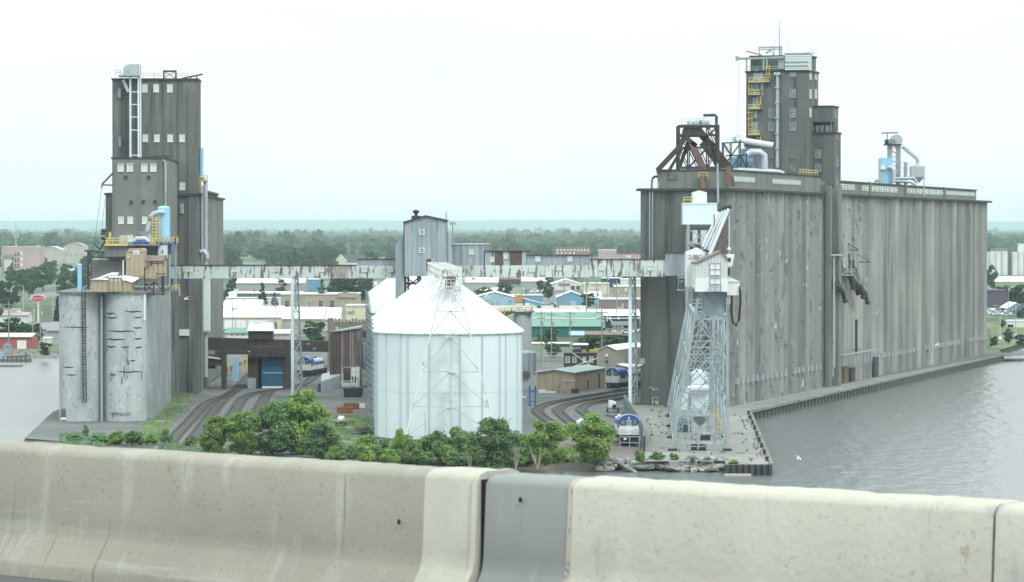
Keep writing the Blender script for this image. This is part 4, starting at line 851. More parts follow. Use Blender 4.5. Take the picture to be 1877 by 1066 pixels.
# equipment on the right of the tower
le2 = thing('vent_stack','tall light blue cylinder stack with yellow rail on the right shoulder of the left headhouse','stack',tuple(LF(98,-6,zLg)))
d2 = LF(99,0,0).y
mb = MB(); x = Xp(369.5,d2); mb.cyl(x,d2,.42,Zp(322,d2),Zp(271,d2),14); mb.build('stack_cylinder',M['bluem'],le2)
mb = MB(); mb.fbox(WF,Xp(365,d2),Xp(381,d2),d2 - .8,d2 + .8,Zp(332,d2),Zp(330,d2)); mb.rail([(Xp(365,d2),d2 - .8,Zp(330,d2)),(Xp(381,d2),d2 - .8,Zp(330,d2))],.9,.8,.08); mb.ladder((Xp(367,d2),d2 - .6,Zp(356,d2)),(Xp(367,d2),d2 - .6,Zp(332,d2)),(1,0,0),.5,.08,.5); mb.build('platform_rail',M['yel'],le2)
mb = MB(); mb.tube([(Xp(377,d2),d2,3),(Xp(377,d2),d2,Zp(334,d2))],.42,10); mb.tube([(Xp(371,d2),d2 - .4,Zp(470,d2)),(Xp(371,d2),d2 - .4,Zp(340,d2))],.25,8); mb.tube([(Xp(369,d2),d2,Zp(325,d2)),(Xp(374,d2),d2,Zp(328,d2)),(Xp(377,d2),d2,Zp(335,d2))],.4,8)
for py in range(350,480,28): mb.fbox(WF,Xp(367,d2),Xp(382,d2),d2,d2 + 1,Zp(py,d2),Zp(py,d2) + .2)
mb.tube([(Xp(367,d2),d2 - .4,Zp(462,d2)),(Xp(374,d2),d2 - .4,Zp(460,d2)),(Xp(379,d2),d2 - .4,Zp(467,d2)),(Xp(379,d2),d2 - .4,Zp(474,d2))],.55,8)
mb.build('vertical_duct',M['galv'],le2)
mb = MB(); mb.fbox(WF,Xp(374,d2),Xp(385,d2),d2 - 1.2,d2 + .5,Zp(607,d2),Zp(512,d2))
for py in (512,530,555,580,605): mb.fbox(WF,Xp(373.5,d2),Xp(385.5,d2),d2 - 1.26,d2 + .56,Zp(py,d2),Zp(py,d2) + .15)
mb.build('lower_casing',M['binw'],le2)
# machinery floor over the silos --------------------------------------------------------
mb = MB(); aa = 38.
mb.fbox(LF,20,42,lb(226,20),lb(166,20),ZL + .3,lz(476,20)); mb.build('concrete_bin',M['concBr'],le)
mb = MB(); mb.fbox(LF,18,40,lb(246,18),lb(192,18),lz(470,18),lz(450,18)); mb.hexa([LF(19.5,lb(236,19),lz(477,18)),LF(38,lb(236,19),lz(477,18)),LF(38,lb(202,19),lz(477,18)),LF(19.5,lb(202,19),lz(477,18)),LF(18,lb(246,18),lz(470,18)),LF(40,lb(246,18),lz(470,18)),LF(40,lb(192,18),lz(470,18)),LF(18,lb(192,18),lz(470,18))])
mb.fbox(LF,17.4,42,lb(290,17.4),lb(191,17.4),lz(450,18),lz(447,18)); mb.fbox(LF,24,40,lb(288,24),lb(247,24),lz(480,18),lz(450,18)); mb.build('machine_floor',M['conc'],le)
mb = MB(); zt = lz(447,18); mb.rail([LF(17.6,lb(234,17.6),zt),LF(17.6,lb(192,17.6),zt),LF(30,lb(192,17.6),zt)],1.05,1.3,.09); mb.fbox(LF,17.35,17.4,lb(234,17.6),lb(191,17.4),zt - .3,zt); mb.build('walkway_rail',M['yel'],le)
mb = MB(); mb.rail([LF(17.6,lb(284,17.6),zt),LF(17.6,lb(275,17.6),zt)],1.05,.4,.09); mb.build('walkway_rail',M['yel'],le)
# galvanised fan and hood
mb = MB(); mb.fbox(LF,19,22,lb(232,20),lb(220,20),zt,lz(431,20)); mb.build('fan_box',M['galv'],le); mb = MB(); mb.hexa([LF(21,lb(270,20),lz(433,20)),LF(22,lb(270,20),lz(433,20)),LF(22,lb(260,20),lz(433,20)),LF(21,lb(260,20),lz(433,20)),LF(20.5,lb(275,20),lz(423,20)),LF(22.5,lb(275,20),lz(423,20)),LF(22.5,lb(251,20),lz(423,20)),LF(20.5,lb(251,20),lz(423,20))]); mb.fbox(LF,20.7,22,lb(276,20),lb(261,20),zt,lz(433,20)); mb.build('fan_hood',M['galv'],le)
mb = MB(); mb.tube([LF(18.6,lb(245,18.6),lz(445,18)),LF(18.6,lb(250,18.6),lz(437,18)),LF(18.6,lb(266,18.6),lz(437,18)),LF(18.6,lb(273,18.6),lz(445,18))],.42,8); mb.build('curved_duct',M['galv'],le)
mb = MB(); mb.fbox(LF,18.1,19.2,lb(274,18.6),lb(244,18.6),zt,lz(442.5,18)); mb.build('motor',M['blued'],le)
mb = MB()
for py,w_ in ((422,9),(427,8),(436,10)): mb.tube([LF(19,lb(186,19),lz(py,19)),LF(19,lb(186 + w_,19),lz(py,19))],.3,8)
mb.beam(LF(19,lb(172,19),lz(445,19)),LF(19,lb(184,19),lz(458,19)),.25); mb.beam(LF(19,lb(192,19),lz(444,19)),LF(19,lb(182,19),lz(458,19)),.3); mb.build('motor',M['dsteel'],le)
mb = MB(); mb.tube([LF(18,lb(201.5,18),zt),LF(18,lb(201.5,18),lz(425,18))],.22,8); mb.build('bollard_post',M['yel'],le)
mb = MB()
for px in (163,167,161): mb.beam(LF(18,lb(px,18),ZL),LF(18,lb(px,18),lz(461,18)),.2)
mb.beam(LF(18,lb(155,18),lz(459,18)),LF(18,lb(192,18),lz(462,18)),.3)
for i in range(4): x0 = 163 + i*7; mb.beam(LF(18,lb(x0,18),lz(470 if i % 2 else 462,18)),LF(18,lb(x0 + 7,18),lz(462 if i % 2 else 470,18)),.15)
mb.beam(LF(18,lb(165,18),lz(471,18)),LF(18,lb(192,18),lz(471,18)),.25); mb.beam(LF(16,lb(155,16),lz(530,16)),LF(16,lb(166,16),lz(520,16)),.2)
mb.build('side_stair_frame',M['dsteel'],le)
# light blue bag filter with gooseneck
bf = thing('bag_filter','light blue domed cyclone filter with silver gooseneck duct on the left elevator','dust filter',tuple(LF(30,2,zt)))
da = LF(26,0,0).y; X = lambda px: Xp(px,da); Z = lambda py: Zp(py,da)
mb = MB(); r_ = X(312) - X(289); mb.cyl(X(300.5),da,r_/2,Z(442),Z(381),24); mb.dome(X(300.5),da,Z(381),r_/2,.4,24,4); mb.build('filter_body',M['bluem'],bf)
mb = MB(); mb.tube([(X(303),da - 1.3,Z(389)),(X(292),da - 1.4,Z(388.5)),(X(284),da - 1.4,Z(391)),(X(278),da - 1.4,Z(397)),(X(275),da - 1.4,Z(406)),(X(272),da - 1.4,Z(421)),(X(276),da - 1.4,Z(438))],[.38,.38,.4,.42,.42,.42,.5],12); mb.build('gooseneck_duct',M['galv'],bf)
mb = MB()
for px in (284,292): mb.ladder((X(px),da - 1.6,Z(440)),(X(px),da - 1.6,Z(398)),(1,0,0),.6,.08,.5)
for k in range(7): z = Z(402 + k*6); mb.fbox(WF,X(281),X(295),da - 1.95,da - 1.88,z,z + .1)
mb.build('ladder_cage',M['yel'],bf)
mb = MB(); mb.fbox(WF,X(286),X(324),da - 2,da + 2,Z(447),Z(445)); mb.rail([(X(286),da - 2,Z(445)),(X(324),da - 2,Z(445)),(X(324),da + 2,Z(445))],.95,.7,.1,1); mb.fbox(WF,X(310),X(314),da - 1,da + 1,Z(466),Z(447)); mb.build('platform',[M['blued'],M['yel']],bf)
mb = MB(); mb.fbox(WF,X(292),X(308.5),da - 1.8,da - .6,Z(472),Z(449)); mb.build('equipment_cabinet',M['white'],bf)
mb = MB(); mb.fbox(WF,X(299),X(301),da - 1.9,da - 1.81,Z(463),Z(458)); mb.build('cabinet_mark',M['trim'],bf)
for px in (297,322): mb = MB(); mb.beam((X(px),da,ZL),(X(px),da,Z(447)),.3); mb.build('support_post',M['blued'] if px < 300 else M['steel'],bf)
# tan sheds
def shed(name,label,x0,x1,y0,y1,d,dep,roof=None,wm='tan',rm='white'):
    t = thing(name,label,'shed',tuple(P((x0 + x1)/2,y1,d))); mb = MB(); mb.fbox(WF,Xp(x0,d),Xp(x1,d),d,d + dep,Zp(y1,d),Zp(y0,d)); mb.build('wall',M[wm],t); return t
t = shed('cladding_tower','tall narrow tan corrugated housing with small white sign on the left elevator',231,263,462,509,559,5)
mb = MB(); q = [(229.5,463),(237,455),(260,454.5),(263.5,458),(263.5,463)]
pts = [(Xp(a,559),Zp(b,559)) for a,b in q]; k = len(pts)
mb.add([(x,559,z) for x,z in pts] + [(x,564.2,z) for x,z in pts],[list(range(k))[::-1],list(range(k,2*k))] + [(i,(i + 1) % k,(i + 1) % k + k,i + k) for i in range(k)]); mb.build('gable',M['tan'],t)
mb = MB(); mb.fbox(WF,Xp(244.5,559),Xp(255.5,559),558.9,558.99,Zp(466,559),Zp(459.5,559)); o = mb.build('sign',M['white'],t)
mb = MB(); mb.fbox(WF,Xp(246.5,559),Xp(253,559),558.86,558.89,Zp(463.8,559),Zp(462.3,559)); mb.build('sign_line',M['dsteel'],t)
mb = MB(); mb.tube([(Xp(226,559),558.8,Zp(506,559)),(Xp(226,559),558.8,Zp(477,559)),(Xp(237,559),558.8,Zp(470,559))],.13,6); mb.build('downpipe',M['white'],t)
t = shed('corrugated_housing','wide tan corrugated housing with brown roof right of the tall tan housing',263.3,299,477,506,562,6)
mb = MB(); mb.hexa([(Xp(263.3,562),561.7,Zp(478,562)),(Xp(299.8,562),561.7,Zp(478,562)),(Xp(299.8,562),568,Zp(478,562)),(Xp(263.3,562),568,Zp(478,562)),(Xp(263.3,562),564,Zp(468,562)),(Xp(299.5,562),564,Zp(468,562)),(Xp(299.5,562),568,Zp(468,562)),(Xp(263.3,562),568,Zp(468,562))]); mb.build('roof',M['tanr'],t)
t = thing('roof_shed','low tan corrugated shed with pale gabled roof standing on the front of the pale silos','shed',tuple(P(200,536,546)))
d = 546; mb = MB(); x0,x1,x2 = Xp(167,d),Xp(197,d),Xp(221,d); z0,z1_,zr_ = ZL + .35,Zp(512,d),Zp(508,d)
ry = 550.5
mb.fbox(WF,x0,x1,d - .5,ry + 4,z0,z1_); mb.fbox(WF,x1,x2,d + 1.0,ry + 4,z0,z1_ + .3)
mb.add([(x0,d - .5,z1_),(x1,d - .5,z1_),((x0 + x1)/2,d - .5,zr_)],[(0,1,2)]); mb.build('wall',M['tan'],t)
mb = MB(); mb.hexa([(x0 - .2,d - .8,z1_),(x1 + .1,d - .8,z1_ - .05),(x1 + .1,ry + 4,z1_),(x0 - .2,ry + 4,z1_),((x0 + x1)/2,d - .8,zr_),((x0 + x1)/2 + .05,d - .8,zr_),((x1 + x2)/2,ry + 3,zr_ + .7),((x0 + x2)/2,ry + 3,zr_ + .7)]); mb.fbox(WF,x1 + .1,x2 + .15,d + .8,ry + 4,z1_ + .3,z1_ + .5); mb.build('roof',M['binr'],t)
mb = MB()
for k in range(4): xx = x1 + .5 + k*.65; mb.fbox(WF,xx,xx + .18,d + .93,d + .99,z1_ - .3,z1_ + .15)
mb.build('vent_slot',M['white'],t)
t = thing('roof_shed','small lean-to tan shed with white sloping roof beside the low roof shed','shed',tuple(P(230,530,547)))
mb = MB(); x0,x1 = Xp(221.5,547),Xp(239,547); mb.hexa([(x0,547.5,ZL + .35),(x1,547.5,ZL + .35),(x1,553,ZL + .35),(x0,553,ZL + .35),(x0,547.5,Zp(511,547)),(x1,547.5,Zp(517,547)),(x1,553,Zp(517,547)),(x0,553,Zp(511,547))]); mb.build('wall',M['tan'],t)
mb = MB(); a_,b__ = Zp(511,547),Zp(517,547); mb.hexa([(x0,547.2,a_ + .02),(x1 + .2,547.2,b__ - .03),(x1 + .2,553.2,b__ - .03),(x0,553.2,a_ + .02),(x0,549.5,a_ + .5),(x1 + 1.1,549.5,b__ + .6),(x1 + 1.1,553.2,b__ + .6),(x0,553.2,a_ + .5)]); mb.build('roof',M['binr'],t)
# brown loading hopper with legs and sloping walkway
t = thing('loading_hopper','rusty tan hopper on splayed steel legs below the wide tan housing','hopper',tuple(P(280,540,552)))
d = 552; X = lambda px: Xp(px,d); Z = lambda py: Zp(py,d)
mb = MB(); mb.fbox(WF,X(266),X(285),d,d + 3,Z(510),Z(496)); mb.hexa([(X(270),d + .5,Z(517)),(X(281),d + .5,Z(517)),(X(281),d + 2.4,Z(517)),(X(270),d + 2.4,Z(517)),(X(266),d,Z(510)),(X(285),d,Z(510)),(X(285),d + 3,Z(510)),(X(266),d + 3,Z(510))]); mb.build('hopper_body',M['tan'],t)
mb = MB()
for xa,xb in ((265,264),(281,280),(297,296),(299,299)): mb.beam((X(xa),d + 1,Z(505)),(X(xb),d + 1,Z(541)),.22)
for (a,b,c,e_) in ((265,520,281,535),(281,518,266,534),(283,517,297,533),(264,539,300,539),(274,502,302,502),(262,522,285,519)): mb.beam((X(a),d + .9,Z(b)),(X(c),d + .9,Z(e_)),.15)
mb.build('leg_frame',M['rust'],t)
mb = MB(); mb.rail([(X(250),d - .5,Z(522)),(X(266),d - .5,Z(514)),(X(266),d - .5,Z(500)),(X(278),d - .5,Z(488)),(X(300),d - .5,Z(488))],.9,1.0,.08); mb.build('walkway',M['rust'],t)
mb = MB(); mb.rail([(X(302),d + 12,Z(536)),(X(315),d + 12,Z(535))],1,.8,.1); mb.build('yellow_rail',M['yel'],t)
# slender blue stack standing behind the silo edge
t = thing('vent_stack','short light blue square stack with white cap behind the pale silos','stack',tuple(P(146,538,556)))
mb = MB(); mb.fbox(WF,Xp(142,556),Xp(149,556),556,556.7,ZL + .35,Zp(485,556)); mb.build('stack_box',M['bluem'],t); mb = MB(); mb.fbox(WF,Xp(141.8,556),Xp(149.5,556),555.9,556.8,Zp(485,556),Zp(483,556)); mb.build('cap',M['white'],t)
mb = MB(); p = LF(60.5,-.2,0)
mb.tube([LF(62,-.3,0),LF(62,-.3,lz(450,62))],.25,8); mb.beam(LF(60,-.3,lz(540,60)),LF(60,-.3,lz(520,60)),.2); mb.build('downpipe',M['steel'],le)

# ================================================================ BROWN GALLERY AND SHEDS OVER THE TRACKS
D = 664; X = lambda px: Xp(px,D); Z = lambda py: Zp(py,D)
bg_ = thing('covered_conveyor','long dark brown covered conveyor bridging the tracks left of the striped shed','conveyor gallery',tuple(P(450,712,D)))
bg_['_o'] = tuple(P(450,712,D))
mb = MB(); mb.hexa([(X(327),D,Z(641)),(X(601),D,Z(645)),(X(601),D + 3,Z(645)),(X(327),D + 3,Z(641)),(X(327),D,Z(617)),(X(601),D,Z(625)),(X(601),D + 3,Z(625)),(X(327),D + 3,Z(617))]); mb.build('gallery_body',M['brown'],bg_)
mb = MB(); mb.fbox(WF,X(455),X(499),D - .4,D + 4,Z(622),Z(606)); mb.build('head_box',M['brown'],bg_)
mb = MB(); mb.hexa([(X(453),D - .9,Z(606)),(X(501),D - .9,Z(606)),(X(501),D + 4.4,Z(606)),(X(453),D + 4.4,Z(606)),(X(456),D + 1.2,Z(592)),(X(498),D + 1.2,Z(592)),(X(498),D + 4,Z(592)),(X(456),D + 4,Z(592))]); mb.fbox(WF,X(464),X(478),D + 1,D + 2.5,Z(597),Z(590)); mb.build('roof',M['binw'],bg_)
mb = MB(); mb.fbox(WF,X(327),X(413),D - 5,D - 3,Z(668),Z(648)); mb.build('lower_gallery',M['brown'],bg_)
mb = MB(); mb.beam((X(327),D - 5.3,Z(644)),(X(413),D - 5.3,Z(656)),.32); mb.build('handrail_pipe',M['white'],bg_)
mb = MB(); mb.fbox(WF,X(410),X(417),D - 6,D - 5.2,0,Z(640)); mb.fbox(WF,X(417.5),X(419.5),D - 5.6,D - 5,0,Z(640)); mb.fbox(WF,X(397),X(455),D - 4,D - 1,Z(648),Z(641.5)); mb.build('support_column',M['dsteel'],bg_)
mb = MB(); mb.fbox(WF,X(331),X(366),D - 3,D + 2,0.05,Z(668)); mb.build('lower_shed',M['brown'],bg_)
mb = MB(); mb.fbox(WF,X(366),X(396),D - 3.5,D,Z(674),Z(667)); mb.beam((X(369),D - 3.4,0.05),(X(369),D - 3.4,Z(672)),.2); mb.beam((X(376),D - 3.4,0.05),(X(376),D - 3.4,Z(672)),.2); mb.build('canopy',M['dsteel'],bg_)
for px,py in ((342,673),(364,678)):
    mb = MB(); mb.ball((X(px),D - 3.6,Z(py)),.28); mb.build('lamp',M['white'],bg_)
for px,py in ((565,630),(576,639)):
    mb = MB(); mb.fbox(WF,X(px - 3),X(px + 3),D - .06,D,Z(py + 2.5),Z(py - 2.5)); mb.build('window',M['glassg'],bg_)
ts = thing('train_shed','dark loading shed with big deep blue sliding door under the brown conveyor','shed',tuple(P(490,712,661)))
mb = MB(); D2 = 661; mb.fbox(WF,X(456),X(475),D2,D2 + 12,0.05,Z(648)); mb.fbox(WF,X(520),X(528),D2,D2 + 12,0.05,Z(652)); mb.fbox(WF,X(475),X(520),D2 + .8,D2 + 12,Z(658),Z(648)); mb.fbox(WF,X(457),X(527),D2 - 1.5,D2 + 12,Z(652),Z(644)); mb.fbox(WF,X(462),X(522),D2 - 1.6,D2 + 2,Z(644),Z(634)); mb.fbox(WF,X(475.1),X(519.9),D2 + 6,D2 + 6.2,.06,Z(652.5)); mb.build('wall',M['brown'],ts)
mb = MB(); mb.fbox(WF,X(481),X(520),D2 + .3,D2 + .6,.1,Z(656)); mb.build('sliding_door',M['door'],ts)
mb = MB(); mb.fbox(WF,X(484),X(520),D2 + .1,D2 + .3,Z(682.5),Z(681.5)); mb.fbox(WF,X(482),X(520),D2 - .1,D2 + .3,.1,.5); mb.build('door_rail',M['white'],ts)
mb = MB(); mb.fbox(WF,X(456),X(471),D2 - .5,D2 - .05,0.05,2.2); mb.build('side_panel',M['steel'],ts)
for px,m_ in ((445,'yel'),(453,'yel'),(420,'yel'),(428,'bluem'),(436,'bluem'),(432,'bluem')):
    t = thing('gate_post','%s painted clearance post standing by the tracks under the brown conveyor' % ('yellow' if m_ == 'yel' else 'blue'),'post',tuple(G(px,690 if m_ == 'yel' else 699)),'coloured clearance posts under the brown conveyor')
    c = G(px,684 if m_ == 'yel' else 698); mb = MB(); mb.fbox(WF,c.x - .16,c.x + .16,c.y - .16,c.y + .16,0,5.0); mb.fbox(WF,c.x - .25,c.x + .25,c.y - .25,c.y + .25,0,.12); mb.build('post',M[m_],t)
# striped shed
ss = thing('striped_shed','tall narrow shed clad in grey and rust brown vertical stripes with an open doorway','shed',tuple(P(640,705,674)))
D = 668; X = lambda px: Xp(px,D); Z = lambda py: Zp(py,D)
mb = MB(); zt_l,zt_r = Z(608),Z(600)
yb = D + 8
mb.hexa([(X(603),yb - 6,0),(X(622),D,0),(X(660),D,0),(X(660),yb,0),(X(603),yb - 6,Z(610)),(X(622),D,Z(607)),(X(660),D,Z(601)),(X(660),yb,Z(601))])
mb.build('wall',M['galst'],ss)
mb = MB(); mb.hexa([(X(602),yb - 6,Z(610)),(X(621),D - .5,Z(607)),(X(662),D - .5,Z(601)),(X(662),yb,Z(601)),(X(602),yb - 6,Z(607.5)),(X(621),D - .5,Z(604.5)),(X(662),D - .5,Z(597.5)),(X(662),yb,Z(597.5))]); mb.fbox(WF,X(614),X(619),D + 2,D + 3,Z(607),Z(600)); mb.build('roof',M['galv'],ss)
mb = MB()
for i in range(9):
    x = X(624) + i*(X(659) - X(624))/9; h = Z(606 - i*.6); mb.fbox(WF,x,x + .22,D - .14,D,2.9,h - .1)
for i in range(5):
    t_ = (i + .5)/5; x = X(603)*(1 - t_) + X(622)*t_; y = (yb - 6)*(1 - t_) + D*t_; mb.beam((x - .05,y - .12,0.3),(x - .05,y - .12,Z(610)),.22)
mb.build('cladding_rib',M['redrust'],ss)
mb = MB(); mb.fbox(WF,X(626.5),X(659),D - .06,D,0,Z(672)); mb.fbox(WF,X(643),X(657),D - .5,D - .06,0,Z(672)); mb.build('entrance_panel',M['whited'],ss)
mb = MB(); mb.fbox(WF,X(629),X(643),D - .1,D - .061,.9,Z(674)); mb.fbox(WF,X(645),X(647.5),D - .56,D - .51,1,2.2); mb.fbox(WF,X(650),X(652.5),D - .56,D - .51,1,2.2); mb.build('doorway',M['glass'],ss)
mb = MB(); mb.fbox(WF,X(626),X(650),D - 1.6,D - .6,.3,.45); mb.rail([(X(626),D - 1.6,.45),(X(648),D - 1.6,.45)],.9,.8,.08); mb.build('step_rail',M['whited'],ss)
ld = thing('loading_box','low pale grey sheet metal ramp housing at the foot of the striped shed','ramp',tuple(G(605,718)))
mb = MB(); c = [G(588,718),G(624,712),G(624,700),G(590,706)]; mb.hexa([(p.x,p.y,0) for p in c] + [(c[0].x,c[0].y,2.1),(c[1].x,c[1].y,2.7),(c[2].x,c[2].y,2.9),(c[3].x,c[3].y,2.3)]); mb.build('ramp_body',M['galv'],ld)
mb = MB(); mb.fbox(WF,c[0].x - .5,c[0].x - .02,c[0].y + .2,c[0].y + 2,0.05,1.6); mb.build('ramp_end',M['dsteel'],ld)
st = thing('brick_ruin','long low crumbling tan stone building with jagged parapet behind the striped shed','building',tuple(G(640,692)))
d = 760; mb = MB()
mb.box(Xp(600,d),Xp(690,d),d,d + 18,0,Zp(590,d)); 
for i in range(14): x = Xp(601 + i*6.2,d); mb.box(x,x + .45,d - .05,d + .8,Zp(590,d),Zp(590,d) + rng.uniform(.3,.9))
mb.box(Xp(600,d),Xp(610,d),d - .1,d + 4,0,Zp(583,d)); mb.build('wall',mat('tan_rubble_stone',(.26,.235,.19),.95,[((.13,.115,.095),(1.2,1.2,1.8),.5,.6,.8)],bump=(1.5,.1)),st)
for i,px in enumerate((668,680)): 
    mb = MB(); mb.box(Xp(px - 3.5,d),Xp(px + 3.5,d),d - .12,d - .06,Zp(618,d),Zp(606,d)); mb.build('window',M['glass'],st)
mb = MB(); mb.box(Xp(662,d),Xp(690,d),d - 2,d - .2,0,Zp(628,d)); mb.build('side_lean_to',M['galst'],st)
# ================================================================ WHITE GALLERY, CENTRAL TOWER, WHITE BINS
GF = Fr(Xp(303,616),616,Xp(1258,590) - Xp(303,616),590 - 616)    # a runs left to right, b away from the camera
if GF.n.y < 0: GF.n = -GF.n
ga = lambda px: GF.a_of(px,0)
def gz(py,px): return P(CX,py,GF(ga(px),0,0).y).z
def gbox(mb,x0,x1,y0,y1,b0=0.,b1=3.,m=0,y0b=None,y1b=None):
    a0,a1 = ga(x0),ga(x1); t0,t1 = gz(y0,x0),gz(y0 if y0b is None else y0b,x1); u0,u1 = gz(y1,x0),gz(y1 if y1b is None else y1b,x1)
    mb.hexa([GF(a0,b0,u0),GF(a1,b0,u1),GF(a1,b1,u1),GF(a0,b1,u0),GF(a0,b0,t0),GF(a1,b0,t1),GF(a1,b1,t1),GF(a0,b1,t0)],m)
gal = thing('conveyor_gallery','long elevated white conveyor gallery with rust streaks between the two elevators','conveyor gallery',tuple(GF(0,0,0)))
mb = MB(); gbox(mb,303,652,486.5,510); mb.build('gallery_body',M['gal'],gal)['label'] = 'heavily rust streaked left span'
mb = MB(); gbox(mb,652.2,727,486.5,509.5,0.02); gbox(mb,652.2,727,475,486.4,.8,2.8,1); mb.build('gallery_body',[M['gal'],M['galg']],gal)
mb = MB(); gbox(mb,818,1081,486,508,0); mb.build('gallery_body',M['gal'],gal)
mb = MB(); gbox(mb,1081.2,1220,475.5,506.5,0.02); mb.build('gallery_body',M['gal'],gal)
mb = MB(); gbox(mb,1220.2,1261,464,505,-.4,3.3); gbox(mb,1243,1262,505,510,-.3,3); mb.build('gallery_end',M['galg'],gal)
mb = MB(); gbox(mb,303,652,485,486.5,-.15,3.2); gbox(mb,652,727,473.8,475,.6,3); gbox(mb,1081,1221,474.3,475.5,-.15,3.2); gbox(mb,1219,1261,463,464,-.6,3.5); gbox(mb,887,966,459,460.5,.4,3.2); gbox(mb,963,1081,466.5,468,.5,3.1)
mb.build('gallery_roof',M['rust'],gal)
mb = MB(); gbox(mb,828,885,447,486,.6,5); gbox(mb,827,886,446,447.5,.4,5.2,1); mb.build('transfer_house',[M['galg'],M['white']],gal)
mb = MB(); gbox(mb,887,963,460.5,486,.7,2.9); mb.build('upper_gallery',M['galst'],gal)['label'] = 'rust striped upper gallery'
mb = MB(); gbox(mb,963,1081,468,486,.8,2.9); mb.build('upper_gallery',M['galg'],gal)
def gwin(px,py,w_,h,b=0.,m='pale'):
    c = GF(ga(px),b,gz(py,px)); win(gal,c,GF.s,-GF.n if GF.n.y > 0 else GF.n,w_*.102,h*.102,M['whited'],M[m],bars=(1,3),fr=.1)
for px in (346,430,506,590,668,716,975,1025,1103,1193): gwin(px,493.5 if px < 1000 else 490.5,10,9)
for px,py,b in ((863,462,.6),(926,469,.7),(984,474,.8),(1043,474,.8),(900,475,.7)): gwin(px,py,9,10,b)
# trestle posts
def trestle(px,yb,label,dx2=9):
    d = DG(yb); t = thing('trestle_leg',label,'trestle',tuple(G(px,yb)),'lattice legs under the white conveyor gallery')
    zt = gz(507,px) + .3; x = Xp(px,d)
    zt0 = gz(487,px)
    mb = MB(); mb.fbox(WF,x - .28,x + .28,d - .25,d + .25,0,zt - .3); mb.build('front_post',M['binw'],t)
    mb = MB(); mb.hexa([(x + 1.35,d + 5.0,0),(x + 1.75,d + 5.0,0),(x + 1.75,d + 5.4,0),(x + 1.35,d + 5.4,0),(x + .75,d + 1.2,zt - .3),(x + 1.1,d + 1.2,zt - .3),(x + 1.1,d + 1.6,zt - .3),(x + .75,d + 1.6,zt - .3)]); mb.build('rear_post',M['steel'],t)
    mb = MB(); n_ = 9
    for k in range(n_):
        f0,f1 = k/n_,(k + 1)/n_; r0 = Vector((x + 1.55 - .6*f0,d + 5.2 - 4*f0,zt*f0)); r1 = Vector((x + 1.55 - .6*f1,d + 5.2 - 4*f1,zt*f1)); l0 = Vector((x,d,zt*f0)); l1 = Vector((x,d,zt*f1))
        mb.beam(l0,r1,.14); mb.beam(r0,l1,.14); mb.beam(l1,r1,.16)
        mb.ladder(Vector((x + .62,d - .1,zt*f0)),Vector((x + .62,d - .1,zt*f1)),(1,0,0),.4,.05,.5)
    mb.build('lattice_brace',M['steel'],t)
    mb = MB(); mb.fbox(WF,x - .7,x + .7,d - .7,d + .7,0,.35); mb.fbox(WF,x + .9,x + 2.2,d + 4.6,d + 5.8,0,.35); mb.fbox(WF,x - .35,x + 2,d - .3,d + 5.2,zt - .35,zt - .05); mb.build('footing',M['conc'],t)
trestle(536,728,'slim steel lattice trestle leg under the left span of the white gallery')
trestle(1155,744,'slim steel lattice trestle leg under the right span of the white gallery')
# central tower
tw = thing('central_tower','tall grey gabled zinc clad tower standing over the row of white bins','tower',(Xp(780,600),600,0))
D = 598; X = lambda px: Xp(px,D); Z = lambda py: Zp(py,D); y0,y1 = 597,606
mb = MB(); pl = [(741,505.5),(819,505.5),(819,404),(780.5,396.5),(741,407)]; k = 5
mb.add([(X(a),y0,Z(b)) for a,b in pl] + [(X(a),y1,Z(b)) for a,b in pl],[list(range(k)),list(range(k,2*k))[::-1]] + [(i,i + k,(i + 1) % k + k,(i + 1) % k) for i in range(k)]); mb.build('wall',M['galg'],tw)
mb = MB()
for (a,b,c,e_) in ((739.5,408,780.5,396),(780.5,396,820.5,404.5)): mb.hexa([(X(a),y0 - .35,Z(b) - .1),(X(c),y0 - .35,Z(e_) - .1),(X(c),y1 + .3,Z(e_) - .1),(X(a),y1 + .3,Z(b) - .1),(X(a),y0 - .35,Z(b) + .2),(X(c),y0 - .35,Z(e_) + .2),(X(c),y1 + .3,Z(e_) + .2),(X(a),y1 + .3,Z(b) + .2)])
mb.fbox(WF,X(740),X(741.8),y0 - .12,y0,Z(505),Z(408)); mb.build('roof',M['rust'],tw)
mb = MB(); mb.fbox(WF,X(725),X(741),y0 + .6,y1,15,Z(448)); mb.hexa([(X(725),y0 + .6,Z(448)),(X(741),y0 + .6,Z(448)),(X(741),y1,Z(448)),(X(725),y1,Z(448)),(X(737),y0 + .6,Z(437)),(X(741),y0 + .6,Z(433)),(X(741),y1,Z(433)),(X(737),y1,Z(437))]); mb.build('side_shaft',mat('plain_grey_sheet',(.27,.325,.35),.7,[((.2,.24,.26),(.3,.3,.1),.5,.7,.6)]),tw)
mb = MB(); x = X(762); mb.fbox(WF,X(754),X(771),599,601,Z(402),Z(395)); mb.cyl(x,600,.3,Z(395),Z(390),10); mb.cyl(x,600,.35,Z(391),Z(386.5),12,r2=.72); mb.cyl(x,600,.72,Z(386.5),Z(383.5),12,r2=.1); mb.build('roof_vent',M['dsteel'],tw)
for py in (425,458.5): win(tw,(X(773.5),y0,Z(py)),(1,0,0),(0,-1,0),.95,.95,M['white'],M['glassg'],fr=.14)
mb = MB(); mb.fbox(WF,X(782),X(796),y0 - .12,y0 - .02,Z(495),Z(474)); mb.build('door',M['galst'],tw)
mb = MB()
for px in (743,770,748,766): mb.beam((X(px),599,2),(X(px),599,Z(505)),.35)
